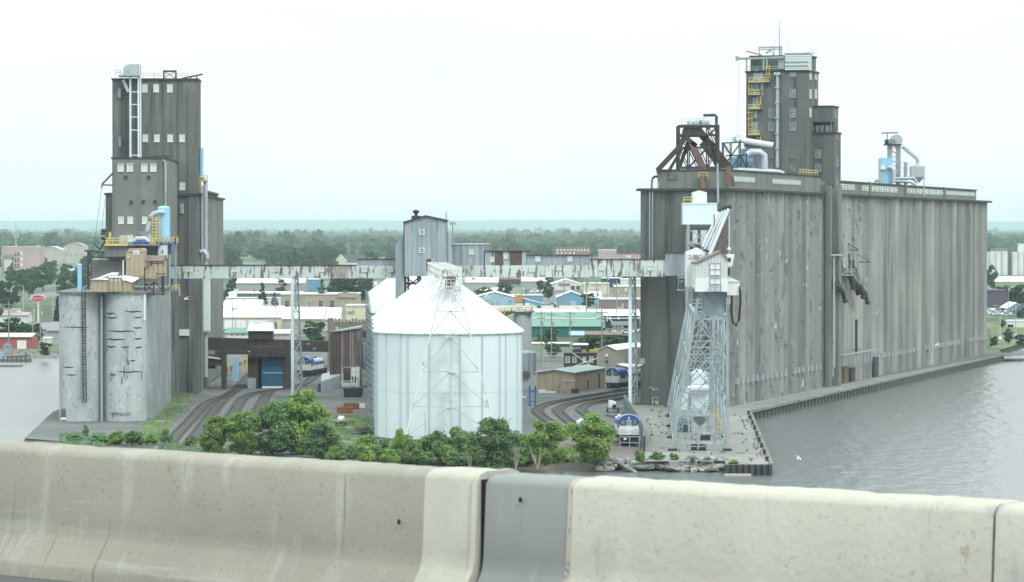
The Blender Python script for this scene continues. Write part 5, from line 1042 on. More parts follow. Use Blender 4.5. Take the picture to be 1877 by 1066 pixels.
mb.beam((X(743),599,Z(528)),(X(770),599,Z(507)),.22); mb.beam((X(770),599,Z(528)),(X(743),599,Z(507)),.22); mb.beam((X(743),599,Z(519)),(X(770),599,Z(519)),.35); mb.beam((X(818),599,2),(X(818),599,Z(505)),.4); mb.build('leg',M['dsteel'],tw)
mb = MB(); mb.tube([(X(822.5),600,14),(X(822.5),600,Z(432)),(X(821.5),600,Z(424)),(X(819),600,Z(420))],.42,10); mb.tube([(X(826),602,14),(X(826),602,Z(452))],.3,8); mb.build('side_duct',M['galv'],tw)
mb = MB(); mb.beam((X(829),601,Z(448)),(X(829),601,Z(405)),.22)
for px in (825,829,833): mb.fbox(WF,X(px) - .14,X(px) + .14,600.6,600.9,Z(412),Z(406))
mb.beam((X(824),601,Z(409)),(X(835),601,Z(409)),.12); mb.beam((X(822),601,Z(430)),(X(833),601,Z(430)),.2); mb.beam((X(817.5),600,Z(405)),(X(817.5),600,Z(388)),.2); mb.build('antenna_mast',M['steel'],tw)
# row of steel bins
rowx = lambda y: -9.9 - 14.1*(y - 507)/305
ys = [507,531,555,579.5] + [624 + 24*i for i in range(9)]
ZE,ZA,BR = 16.35,24.2,11.35
for i,y in enumerate(ys):
    x = rowx(y); lab = 'big round white steel storage bin with conical roof, nearest of the row behind the A-frame' if i == 0 else None
    ordn = ['','second','third','fourth','fifth','sixth','seventh','eighth','ninth','tenth','eleventh','twelfth','thirteenth'][i]
    if i < 2:
        b = thing('storage_bin',lab or 'round white storage bin right behind the nearest one, second of the row','storage bin',(x,y,0),'round white storage bins in a row')
        mb = MB(); mb.cyl(x,y,BR,0.12,ZE,72); mb.cyl(x,y,BR + .35,0,.28,72,m=1); mb.build('bin_wall',[M['binw'],M['conc']],b)
        mb = MB(); mb.cyl(x,y,BR + .28,ZE,ZA,72,r2=.9); mb.cyl(x,y,BR + .3,ZE - .14,ZE + .02,72,m=1); mb.build('roof',[M['binr'],M['binseam']],b)
        mb = MB(); n_ = 36
        for k in range(n_):
            t = 2*math.pi*(k + .35)/n_; c_,s_ = math.cos(t),math.sin(t); mb.beam((x + c_*(BR + .45),y + s_*(BR + .45),ZE + .12),(x + c_*1.2,y + s_*1.2,ZA + .02),.09,.18)
        mb.build('roof_rib',M['binr'],b)
        mb = MB()
        for k in range(26):
            t = 2*math.pi*(k + .5)/26 + .07*math.sin(k*2.1); c_,s_ = math.cos(t),math.sin(t); mb.beam((x + c_*(BR + .05),y + s_*(BR + .05),.3),(x + c_*(BR + .05),y + s_*(BR + .05),ZE - .15),.26,.16)
        mb.cyl(x,y,BR + .02,7.3,7.36,72); mb.build('wall_stiffener',M['binseam'],b)
        mb = MB(); sx = x - BR - .8; 
        for k in range(9): z = .8 + k*1.9; mb.beam((sx + .8,y - 1,z),(sx - .2,y - 1.6,z + 1.3),.12); mb.beam((sx + .8,y - 1,z + .9),(sx - .1,y - 1.4,z + .9),.1)
        mb.build('side_stair',M['steel'],b)
        if i == 1: proto_bin = b
    else:
        copy_thing(proto_bin,(x,y,0),label='round white storage bin, %s back in the long row%s' % (ordn,', before the grey tower' if i < 4 else ', beyond the grey tower'))
# conveyor frames on top of the bins
cf = thing('bin_top_conveyor','white framed conveyor running back along the peaks of the white bins','conveyor',(rowx(500),500,24))
FRM = [500,508,518,529,542,556,572,590]
mb = MB(); mb2 = MB(); mb3 = MB()
for i,y in enumerate(FRM):
    x = rowx(y) + .25; z0,z1_ = 23.3,26.0
    for sx in (-1.55,1.55): mb.fbox(WF,x + sx - .16,x + sx + .16,y - .16,y + .16,z0,z1_)
    mb.fbox(WF,x - 1.75,x + 1.75,y - .2,y + .2,z1_,z1_ + .28); mb.fbox(WF,x - 1.6,x + 1.6,y - .12,y + .12,z0,z0 + .22)
    if i < len(FRM) - 1:
        yn = FRM[i + 1]; xn = rowx(yn) + .25
        for sx in (-1.55,1.55):
            mb.beam((x + sx,y,z1_),(xn + sx,yn,z1_),.2); mb.beam((x + sx,y,z0 + .1),(xn + sx,yn,z0 + .1),.2); mb2.beam((x + sx,y,z0 + 1.6),(xn + sx,yn,z0 + 1.6),.05,.5 if sx < 0 else .2)
        mb3.beam((x,y,z0 + .8),(xn,yn,z0 + .8),1.2,.25)
mb.build('portal_frame',M['whited'],cf); mb2.build('side_panel',M['whited'],cf); mb3.build('belt',M['dsteel'],cf)
mb = MB(); x = rowx(500) + .25
mb.rail([(x - 1.3,499.6,23.5),(x + 1.3,499.6,23.5)],1.0,.6,.08); mb.build('end_rail',M['whited'],cf)
mb = MB(); mb.tube([(x - .7,500.5,24.6),(x + .7,500.5,24.6)],.45,10); mb.fbox(WF,x - .9,x - .4,500.2,501.4,23.6,24.4); mb.build('drive_drum',M['redrust'],cf)
# A-frame in front of the near bin
D = 493; X = lambda px: Xp(px,D); Z = lambda py: Zp(py,D)
af = thing('support_frame','tall pale steel A-frame ladder tower in front of the nearest white bin','A-frame',(X(826),D,0))
def af_x(py,side): return (808.5 + (py - 532)*(742 - 808.5)/278) if side < 0 else (842 + (py - 532)*(911 - 842)/278)
bot = 815
for side in (-1,1):
    mb = MB(); mb.beam((X(af_x(532,side)),D,Z(532)),(X(af_x(bot,side)),D - 1,0),.22); mb.build('leg',M['whited'],af)
    mb = MB(); mb.beam((X(af_x(532,side)),D + 2.5,Z(532)),(X(af_x(532,side)),D,Z(532)),.25); mb.build('top_tie',M['steel'],af)
mb = MB(); lv = [532,570,617.5,681,745,800]
for i,py in enumerate(lv):
    xa,xb = X(af_x(py,-1)),X(af_x(py,1)); mb.beam((xa,D,Z(py)),(xb,D,Z(py)),.15 if i else .3)
    if i < len(lv) - 1 and i > 0:
        yn = lv[i + 1]; mb.beam(((xa + xb)/2,D,Z(py)),(X(af_x(yn - 2,-1)),D,Z(yn - 2)),.15); mb.beam(((xa + xb)/2,D,Z(py)),(X(af_x(yn - 2,1)),D,Z(yn - 2)),.15)
mb.beam((X(808.5),D,Z(532)),(X(803),D,Z(545)),.2); mb.beam((X(813),D,Z(570)),(X(812),D,Z(537)),.01); mb.beam((X(af_x(570,-1)),D,Z(570)),(X(823),D,Z(537)),.15); mb.beam((X(af_x(570,1)),D,Z(570)),(X(829),D,Z(537)),.15)
mb.fbox(WF,X(824),X(828),D - .2,D + .2,Z(687),Z(681)); mb.build('cross_brace',M['binseam'],af)
mb = MB()
for px,p0,p1 in ((832,532,616),(822,612,682),(831,676,745),(821,738,806)):
    mb.ladder((X(px),D - .4,Z(p1)),(X(px),D - .4,Z(p0)),(1,0,0),.55,.07,.5)
    for k in range(int((p1 - p0)/7)): z = Z(p0 + 4 + k*7); mb.fbox(WF,X(px) - .42,X(px) + .42,D - 1.1,D - 1.03,z,z + .06)
    for s_ in (-.4,.4): mb.beam((X(px) + s_,D - 1.05,Z(p1 - 12)),(X(px) + s_,D - 1.05,Z(p0)),.05)
for px,py in ((822,612),(831,676),(824,741)): mb.fbox(WF,X(px - 6),X(px + 10),D - 1.2,D - .1,Z(py + 6),Z(py + 6) + .08); mb.rail([(X(px + 2),D - 1.2,Z(py + 6)),(X(px + 14),D - 1.2,Z(py + 6))],1.0,.6,.05)
mb.build('caged_ladder',M['whited'],af)
mb = MB(); mb.beam((X(779),D + .5,0),(X(779),D + .5,Z(757)),.1); mb.beam((X(933),D + .5,Z(795)),(X(933),D + .5,Z(768)),.1); mb.beam((X(933),D + .5,Z(768)),(X(940),D + .5,Z(768)),.1); mb.build('vent_pipe',M['steel'],af)
# cement silo with yellow platform to the right of the bins
cs = thing('cement_silo','grey round silo with yellow railed platform and white hopper right of the white bins','silo',tuple(G(957,705)))
D = 690; X = lambda px: Xp(px,D); Z = lambda py: Zp(py,D)
mb = MB(); mb.cyl(X(958),D,X(974.5) - X(958),0,Z(575),28); mb.build('silo_body',M['binw'] if 0 else mat('pale_concrete',(.40,.42,.41),.85,[((.2,.21,.21),(.5,.5,.12),.55,.7,.7)]),cs)
mb = MB(); mb.fbox(WF,X(920),X(975.5),D - 2.2,D + 2,Z(574),Z(571.5)); mb.rail([(X(938),D - 2.2,Z(571.5)),(X(975),D - 2.2,Z(571.5)),(X(975),D + 2,Z(571.5))],1.0,1.1,.1,1); mb.rail([(X(912),D - 2.2,Z(576)),(X(938),D - 2.2,Z(571.5))],1.0,1.1,.1,1); mb.beam((X(914),D - 2,Z(579)),(X(936),D - 2,Z(574)),.35); mb.build('platform',[M['dsteel'],M['yel']],cs)
mb = MB(); mb.fbox(WF,X(945),X(958),D - 1,D + 1,Z(571),Z(556)); mb.build('hopper_box',M['white'],cs)
mb = MB(); mb.fbox(WF,X(943),X(946),D - 1,D - .6,Z(556),Z(541)); mb.rail([(X(945),D - 1,Z(556)),(X(959),D - 1,Z(556)),(X(959),D + 1,Z(556))],1.0,.6,.12); mb.rail([(X(945),D - 1,Z(548)),(X(959),D - 1,Z(548))],.8,.6,.14); mb.build('orange_rail',mat('orange_safety_paint',(.75,.33,.05),.6),cs)
mb = MB(); mb.tube([(X(958),D,Z(546)),(X(975),D,Z(551)),(X(996),D + 3,Z(556.5))],.16,6); mb.build('feed_pipe',M['white'],cs)
cs2 = thing('corrugated_silo','low grey corrugated steel silo with small red canopy behind the near bin','silo',tuple(G(968,712)))
D = 662; X = lambda px: Xp(px,D); Z = lambda py: Zp(py,D); mb = MB(); mb.cyl(X(962),D,X(983) - X(962),0,Z(646),28); mb.dome(X(962),D,Z(646),X(983) - X(962),.5,28,3); mb.build('silo_body',M['galst'] if 0 else mat('grey_corrugated_silo',(.28,.33,.35),.6,[((.18,.21,.23),(1,1,.05),.5,.6,.8)]),cs2)
mb = MB(); mb.fbox(WF,X(954),X(972),D - 3.6,D - 1.8,Z(687),Z(679)); mb.build('canopy',M['redrust'],cs2)
mb = MB(); mb.fbox(WF,X(954),X(985),D - 2.6,D - 1.9,0,Z(687)); mb.build('base_panel',M['galv'],cs2)
for px in (971,979):
    pass
t = thing('pipe_stand','pair of deep blue steel posts standing beside the curved tracks','post frame',tuple(G(976,744)))
mb = MB(); c = G(976,744)
for dx in (-.5,.5): mb.fbox(WF,c.x + dx - .13,c.x + dx + .13,c.y - .15,c.y + .15,0,3.7); mb.fbox(WF,c.x + dx - .35,c.x + dx + .35,c.y - .35,c.y + .35,0,.15)
mb.beam((c.x - .5,c.y,2.6),(c.x + .5,c.y,2.6),.15); mb.beam((c.x - .5,c.y,.8),(c.x + .5,c.y,.8),.12); mb.build('frame',M['blued'],t)

# ================================================================ MARINE TOWER ON THE DOCK
D = 474.0; X = lambda px: Xp(px,D); Z = lambda py: Zp(py,D)
mt = thing('marine_tower','tall pale steel unloading tower with gabled machine house and leaning legs on the dock','loading tower',tuple(G(1285,826)))
zt = Z(560)
bents = [474,503,532,562,591]
def lx(y): return 23.25 + (y - 474)*.0425
def rx(y): return 31.2 + (y - 474)*.0449
def topl(y): return lx(y) + 3.7
for i,y in enumerate(bents):
    mb = MB(); zz = Zp(545,D) if i == 0 else 19.8
    mb.beam((lx(y),y,.3),(topl(y),y,zz),.42); mb.fbox(WF,lx(y) - .6,lx(y) + .7,y - .6,y + .6,0,.4,1); mb.build('leaning_leg',[M['steel'],M['dsteel']],mt)
    mb = MB(); mb.beam((rx(y),y,.3),(rx(y),y,zz),.42); mb.fbox(WF,rx(y) - .55,rx(y) + .6,y - .6,y + .6,0,.4,1); mb.build('upright_leg',[M['steel'],M['dsteel']],mt)
    if i == 0: continue
    mb = MB(); lv = [.8,7,13,19.5]
    for k,z in enumerate(lv):
        f = z/20; xa = lx(y) + 3.7*f; mb.beam((xa,y,z),(rx(y),y,z),.2)
        if k < 3: zn = lv[k + 1]; mb.beam((xa,y,z),(rx(y),y,zn),.15); mb.beam((rx(y),y,z),(lx(y) + 3.7*zn/20,y,zn),.15)
    mb.build('cross_brace',M['steel'],mt)
mb = MB()                              # front frame bracing as in the photograph
lev = [584,662,704,762,812]
def fl_(py): f = (826 - py)/(826 - 560); return lx(474) + 3.7*f
for py in lev[:-1]: mb.beam((fl_(py),D,Z(py)),(rx(D),D,Z(py)),.34 if py == 584 else .13)
for a,b in ((584,666),(622,704),(662,745),(704,790)):
    mb.beam((fl_(a),D,Z(a)),(rx(D),D,Z(b)),.17); mb.beam((fl_(b),D,Z(b)),(rx(D),D,Z(a)),.17)
cx_ = X(1284); mb.beam((cx_,D,Z(786)),(fl_(812),D,Z(812)),.17); mb.beam((cx_,D,Z(786)),(rx(D),D,Z(806)),.17); mb.beam((cx_,D,Z(786)),(X(1280),D,.3),.2); mb.beam((cx_,D,Z(786)),(rx(D),D,Z(755)),.17); mb.beam((cx_,D,Z(786)),(fl_(806),D,Z(768)),.17)
mb.beam((fl_(806),D,Z(808)),(X(1330),D,Z(808)),.12); mb.beam((fl_(816),D,Z(818)),(X(1330),D,Z(818)),.12)
mb.build('cross_brace',M['steel'],mt)
mb = MB()
for (y0,y1) in zip(bents[:-1],bents[1:]):
    for fx in (lambda y,z: lx(y) + 3.7*z/20,lambda y,z: rx(y)):
        for z in (.8,7,13,19.3): mb.beam((fx(y0,z),y0,z),(fx(y1,z),y1,z),.16 if z < 15 else .35)
        mb.beam((fx(y0,.8),y0,.8),(fx(y1,7),y1,7),.12); mb.beam((fx(y0,13),y0,13),(fx(y1,7),y1,7),.12); mb.beam((fx(y0,13),y0,13),(fx(y1,19),y1,19),.12)
mb.build('longitudinal_brace',M['steel'],mt)
mb = MB(); mb.ladder((lx(474) + .7,473.6,1),(topl(474) + .7,473.6,20),(1,0,0),.5,.07,.5); mb.build('leg_ladder',M['steel'],mt); mb = MB(); mb.ladder((lx(562) - .2,561.6,1),(topl(562) - .3,561.6,20),(1,0,0),.6,.08,.6); mb.build('leg_ladder',M['steel'],mt); mb = MB()
for px in (1308,1318,1325): mb.tube([(X(px),480,1),(X(px),480,19)],.12,6)
for z in (6,9.5,13,16.5): mb.fbox(WF,X(1297),X(1318),481,483,z,z + .12); mb.rail([(X(1297),481,z),(X(1318),481,z)],1,.8,.05)
for k in range(5): z = 1 + k*3.6; mb.beam((X(1299),482,z),(X(1316),482,z + 3.4),.3,.12) if k % 2 else mb.beam((X(1316),482,z),(X(1299),482,z + 3.4),.3,.12)
mb.build('service_stair',M['steel'],mt)
# machine house
HX0,HX1 = X(1274),X(1333); mb = MB()
prof = [(1274,534),(1333,534),(1333,476),(1321,461),(1274,482)]; k = 5; hy0,hy1 = 473.0,484.0
mb.add([(X(a),hy0,Z(b)) for a,b in prof] + [(X(a),hy1,Z(b)) for a,b in prof],[list(range(k)),list(range(k,2*k))[::-1]] + [(i,i + k,(i + 1) % k + k,(i + 1) % k) for i in range(k)])
mb.build('machine_house',mat('white_sheet_cladding',(.60,.64,.63),.6,[((.5,.55,.55),(.4,.4,.1),.45,.65,.6)],wave=('X',.45,.05)),mt)
mb = MB()
hp = [(1266,527),(1274.2,527),(1274.2,467),(1300,461),(1286,456),(1267,464)]
hq = [(1266,527),(1300,527),(1300,462),(1287,455),(1266,463)]; k = 5
mb.add([(X(a),hy1,Z(b)) for a,b in hq] + [(X(a),hy1 + 6,Z(b)) for a,b in hq],[list(range(k)),list(range(k,2*k))[::-1]] + [(i,i + k,(i + 1) % k + k,(i + 1) % k) for i in range(k)])
mb.build('rear_house',M['white'],mt)
mb = MB()
for (a,b,c,e_,dy) in ((1273,483,1321.5,460.5,0),(1320.5,460.5,1334,477,0)): mb.hexa([(X(a),hy0 - .3,Z(b) - .05),(X(c),hy0 - .3,Z(e_) - .05),(X(c),hy1 + .1,Z(e_) - .05),(X(a),hy1 + .1,Z(b) - .05),(X(a),hy0 - .3,Z(b) + .15),(X(c),hy0 - .3,Z(e_) + .15),(X(c),hy1 + .1,Z(e_) + .15),(X(a),hy1 + .1,Z(b) + .15)])
mb.build('house_roof',M['tanr'],mt)
mb = MB(); mb.fbox(WF,X(1274),X(1300),hy0 - .06,hy0 - .01,Z(533),Z(509)); mb.fbox(WF,X(1320),X(1333),hy0 - .06,hy0 - .01,Z(533),Z(509)); mb.fbox(WF,X(1274),X(1333),hy0 - .09,hy0 - .061,Z(534),Z(532.5)); mb.build('lower_panel',M['white'],mt)
for c0,c1_ in ((482,504),(509,533)):
    mb = MB()
    xa,xb = X(1300.5),X(1320)
    mb.fbox(WF,xa,xb,hy0 - .1,hy0 - .02,Z(c1_),Z(c0),1)
    for x in (xa,(xa + xb)/2,xb): mb.fbox(WF,x - .03,x + .03,hy0 - .2,hy0 - .1,Z(c1_),Z(c0))
    for z in (Z(c0),Z((c0 + c1_)/2),Z(c1_)): mb.fbox(WF,xa,xb,hy0 - .22,hy0 - .1,z - .03,z + .03)
    mb.build('loading_door',[M['steel'],M['white']],mt)
mb = MB(); mb.rail([(X(1300),hy0 - .7,Z(533)),(X(1320.5),hy0 - .7,Z(533))],1.0,.5,.05); mb.fbox(WF,X(1300),X(1320.5),hy0 - .8,hy0 - .1,Z(534),Z(533)); mb.build('door_rail',M['steel'],mt)
lettering('lettering','2,0BC',1.0,M['trim'],mt,(X(1281),hy1 - .4,Z(472)),sx=.8); 
mb = MB(); mb.fbox(WF,X(1266.2),X(1300),hy1 - .3,hy1 - .05,Z(527),Z(467)); mb.build('sign_panel',M['white'],mt)
mb = MB(); mb.fbox(WF,X(1333.2),X(1357),474.5,481,Z(541),Z(516)); mb.hexa([(X(1333.2),474.3,Z(516)),(X(1357.5),474.3,Z(516)),(X(1357.5),481.2,Z(516)),(X(1333.2),481.2,Z(516)),(X(1333.2),474.3,Z(506)),(X(1334.5),474.3,Z(506)),(X(1334.5),481.2,Z(506)),(X(1333.2),481.2,Z(506))]); mb.fbox(WF,X(1334),X(1343),475,478,Z(557),Z(541.2)); mb.build('side_house',M['white'],mt)
mb = MB(); mb.hexa([(X(1333.5),474,Z(488)),(X(1342),474,Z(488)),(X(1342),478,Z(488)),(X(1333.5),478,Z(488)),(X(1332),474,Z(466)),(X(1346.5),474,Z(466)),(X(1346.5),478,Z(466)),(X(1332),478,Z(466))]); mb.build('operator_cab',M['white'],mt)
mb = MB(); mb.fbox(WF,X(1334),X(1339.5),473.9,473.99,Z(479),Z(472)); mb.fbox(WF,X(1334),X(1338.5),473.9,476,Z(504),Z(491)); mb.build('cab_window',M['glass'],mt)
mb = MB(); mb.fbox(WF,X(1291),X(1330),476,479,Z(580),Z(536)); mb.build('chute_housing',mat('worn_grey_blue_sheet',(.32,.40,.43),.7,[((.2,.1,.06),(1.2,1.2,.4),.62,.68,.8)]),mt)
mb = MB(); mb.beam((X(1293),475.9,Z(537)),(X(1310),475.9,Z(557)),.12); mb.beam((X(1328),475.9,Z(537)),(X(1310),475.9,Z(557)),.12); mb.build('cross_brace',M['steel'],mt)
mb = MB(); mb.fbox(WF,X(1262),X(1272),476,479,Z(557),Z(528)); mb.fbox(WF,X(1250),X(1262),484,488,Z(535),Z(533)); mb.rail([(X(1250),484,Z(533)),(X(1262),484,Z(533))],2.2,.5,.06)
for k in range(9): z = Z(533) + k*.45; mb.fbox(WF,X(1253),X(1260),484,484.4,z,z + .06)
mb.build('side_stair',M['steel'],mt)
for off in (0,.7):
    mb = MB(); mb.tube([(X(1341 - off*8),473.5,Z(541)),(X(1340 - off*6),473.3,Z(572)),(X(1343),473.2,Z(590)),(X(1349),473.2,Z(596)),(X(1354),473.4,Z(586)),(X(1357.5),474,Z(552)),(X(1357),474.3,Z(524))][::1],.16,8); mb.build('hose',M['black'],mt); break
mb = MB(); mb.tube([(X(1346),474.5,Z(541)),(X(1344),474.3,Z(590))],.2,6,m=0); mb.tube([(X(1357),474,Z(522)),(X(1360),474,Z(534))],.12,6,m=0); mb.build('hose_rail',M['tan'],mt)
# boom conveyors leaning over the house
for i,(xa,ya,xb,yb) in enumerate(((1288,452,1320,385),(1292,456,1326,382),(1298,458,1331,380),(1301,466,1337,379))):
    d = 486 - i*2.5; mb = MB(); mb.tube([(Xp(xa,d),d,Zp(ya,d)),(Xp(xb,d),d,Zp(yb,d))],.24 if i in (0,3) else .15,8); mb.ball((Xp(xb,d),d,Zp(yb,d)),.35,.35,.4,8,5,1); mb.build('boom_tube',[M['binw'],M['dsteel']],mt)
mb = MB(); d = 484
for (xa,ya,xb,yb) in ((1309,392,1309,468),(1324,388,1324,470),(1334,385,1334,468),(1309,468,1334,390),(1312,456,1332,466),(1309,440,1330,460),(1314,425,1334,445)):
    mb.beam((Xp(max(xa,1309),d),d,Zp(ya,d)),(Xp(xb,d),d,Zp(yb,d)),.16)
for k in range(14):
    yy = 398 + k*5; xl = 1330 - k*1.7; mb.beam((Xp(xl,d),d,Zp(yy,d)),(Xp(1334,d),d,Zp(yy,d)),.07)
for k in range(4): mb.beam((Xp(1327 + k*2.3,d),d + .5,Zp(395,d)),(Xp(1327 + k*2.3,d),d + .5,Zp(466,d)),.06)
mb.build('lattice_mast',M['redrust'],mt)
mb = MB(); mb.beam((Xp(1336.5,d),d,Zp(395,d)),(Xp(1336.5,d),d,Zp(470,d)),.1); mb.ball((Xp(1336,d),d,Zp(456,d)),.3); mb.build('hoist_rope',M['white'],mt)
# hopper house behind it, over the end of the gallery
hh = thing('hopper_house','pale box hopper with small gabled top house at the right end of the gallery','hopper house',(Xp(1283,586),586,0))
D = 586; X = lambda px: Xp(px,D); Z = lambda py: Zp(py,D)
mb = MB(); mb.fbox(WF,X(1252),X(1314.5),D,D + 5.6,Z(411),Z(372)); mb.fbox(WF,X(1251.5),X(1315),D - .1,D + 5.7,Z(374),Z(371.5)); mb.build('hopper_box',M['binw'],hh)
mb = MB(); pr = [(1270,371),(1296,371),(1296,352),(1282,348.5),(1270,352)]; k = 5
mb.add([(X(a),D + .5,Z(b)) for a,b in pr] + [(X(a),D + 5,Z(b)) for a,b in pr],[list(range(k)),list(range(k,2*k))[::-1]] + [(i,i + k,(i + 1) % k + k,(i + 1) % k) for i in range(k)]); mb.build('top_house',M['white'],hh)
mb = MB(); mb.hexa([(X(1274),D + 2,Z(421)),(X(1296),D + 2,Z(421)),(X(1296),D + 3.5,Z(421)),(X(1274),D + 3.5,Z(421)),(X(1264),D + .2,Z(411)),(X(1304),D + .2,Z(411)),(X(1304),D + 5.4,Z(411)),(X(1264),D + 5.4,Z(411))]); mb.build('hopper_cone',M['steel'],hh)
mb = MB()
for px in (1261.5,1306):
    for dd in (0,5): mb.fbox(WF,X(px) - .25,X(px) + .25,D + dd,D + dd + .4,0 if px < 1300 or dd else 0,Z(411))
for a,b in ((420,446),(446,470)): mb.beam((X(1261.5),D,Z(a)),(X(1306),D,Z(b)),.18); mb.beam((X(1306),D,Z(a)),(X(1261.5),D,Z(b)),.18)
mb.beam((X(1261),D,Z(446)),(X(1306),D,Z(446)),.3); mb.build('support_frame',M['steel'],hh)
mb = MB(); mb.fbox(WF,X(1271),X(1279),D + 1,D + 3,Z(447),Z(421)); mb.fbox(WF,X(1285),X(1297),D + 1,D + 3,Z(446),Z(421)); mb.build('spout',M['white'],hh)
mb = MB(); mb.rail([(X(1253),D + .3,Z(371.5)),(X(1269),D + .3,Z(371.5))],1.0,.8,.09,0); mb.build('roof_rail',M['yel'],hh)
# dust collector at the foot
dc = thing('dust_collector','pale box dust collector with elbow duct and hopper legs standing under the unloading tower','dust collector',tuple(G(1283,800)))
D = 512; X = lambda px: Xp(px,D); Z = lambda py: Zp(py,D)
mb = MB(); mb.fbox(WF,X(1268),X(1299.5),D,D + 3.2,Z(761),Z(684)); mb.hexa([(X(1268),D,Z(684)),(X(1299.5),D,Z(684)),(X(1299.5),D + 3.2,Z(684)),(X(1268),D + 3.2,Z(684)),(X(1277),D + 1,Z(677)),(X(1284),D + 1,Z(677)),(X(1284),D + 2,Z(677)),(X(1277),D + 2,Z(677))])
mb.build('collector_body',M['binw'],dc)
mb = MB(); mb.tube([(X(1299),D - .7,Z(711)),(X(1268),D - .7,Z(711)),(X(1259),D - .7,Z(714)),(X(1254),D - .7,Z(722)),(X(1253),D - .7,Z(750))],[.6,.6,.62,.65,.6],12); mb.build('elbow_duct',M['binw'],dc)
mb = MB(); mb.fbox(WF,X(1254),X(1300),D - .3,D + 3.5,Z(763),Z(761)); mb.rail([(X(1254),D - .3,Z(761)),(X(1300),D - .3,Z(761))],1,1,.05)
for px in (1268,1299): mb.beam((X(px),D,0),(X(px),D,Z(763)),.22); mb.beam((X(px),D + 3,0),(X(px),D + 3,Z(763)),.22)
mb.beam((X(1268),D,Z(795)),(X(1299),D,Z(768)),.12); mb.beam((X(1299),D,Z(795)),(X(1268),D,Z(768)),.12)
for z in (Z(735),Z(700)): mb.rail([(X(1255),D + .5,z),(X(1268),D + .5,z)],1.0,.7,.05)
mb.build('leg_frame',M['steel'],dc)
mb = MB(); mb.hexa([(X(1279),D + 1,Z(780)),(X(1288),D + 1,Z(780)),(X(1288),D + 2,Z(780)),(X(1279),D + 2,Z(780)),(X(1269),D + .1,Z(763)),(X(1299),D + .1,Z(763)),(X(1299),D + 3.1,Z(763)),(X(1269),D + 3.1,Z(763))]); mb.build('hopper_cone',M['steel'],dc)
t = thing('storage_tank','dark teal upright tank standing left of the dust collector on the dock','tank',tuple(G(1249,790)))
c = G(1249,792); mb = MB(); mb.cyl(c.x,c.y,1.1,0.05,2.0,20); mb.dome(c.x,c.y,2.0,1.1,.3,20,3); mb.build('tank_body',mat('dark_teal_paint',(.05,.13,.16),.5),t); mb = MB(); mb.cyl(c.x,c.y,1.16,1.9,2.0,20); mb.cyl(c.x,c.y,.2,2.3,2.55,10); mb.build('tank_rim',M['galv'],t)
for px,py,w_ in ((1281,826,4.2),(1294,808,3.2)):
    t = thing('ballast_block','low dark concrete machine base with clutter, %s under the unloading tower' % ('nearest' if py > 820 else 'farther back'),'machine base',tuple(G(px,py)))
    c = G(px,py); mb = MB(); mb.fbox(WF,c.x - w_/4,c.x + w_/4,c.y,c.y + 2,0,.7); mb.fbox(WF,c.x - w_/3.6,c.x + w_/3.6,c.y - .15,c.y + 2.1,.7,.82); mb.build('base',M['dsteel'],t); mb = MB()
    for k in range(6): mb.tube([(c.x - w_/5 + k*.25,c.y + .5,1.0),(c.x - w_/5 + k*.25 + .2,c.y + .6,1.05)],.16,8)
    mb.build('motor',M['galv'],t)
for px,py,h in ((1314,770,2.2),(1320,795,2.6)):
    t = thing('wrapped_post','yellow machine casing under the unloading tower, %s' % ('farther from the water edge' if py < 780 else 'nearer the front legs'),'machine',tuple(G(px,py))); c = G(px,py + 6); mb = MB(); mb.cyl(c.x,c.y,.35,0,h,10); mb.tube([(c.x - .6,c.y,h*.6),(c.x + .6,c.y,h*.6)],.25,8); mb.ball((c.x,c.y,h),.4,.4,.3); mb.build('casing',M['yel'],t)
    t.name = 'yellow_machine'
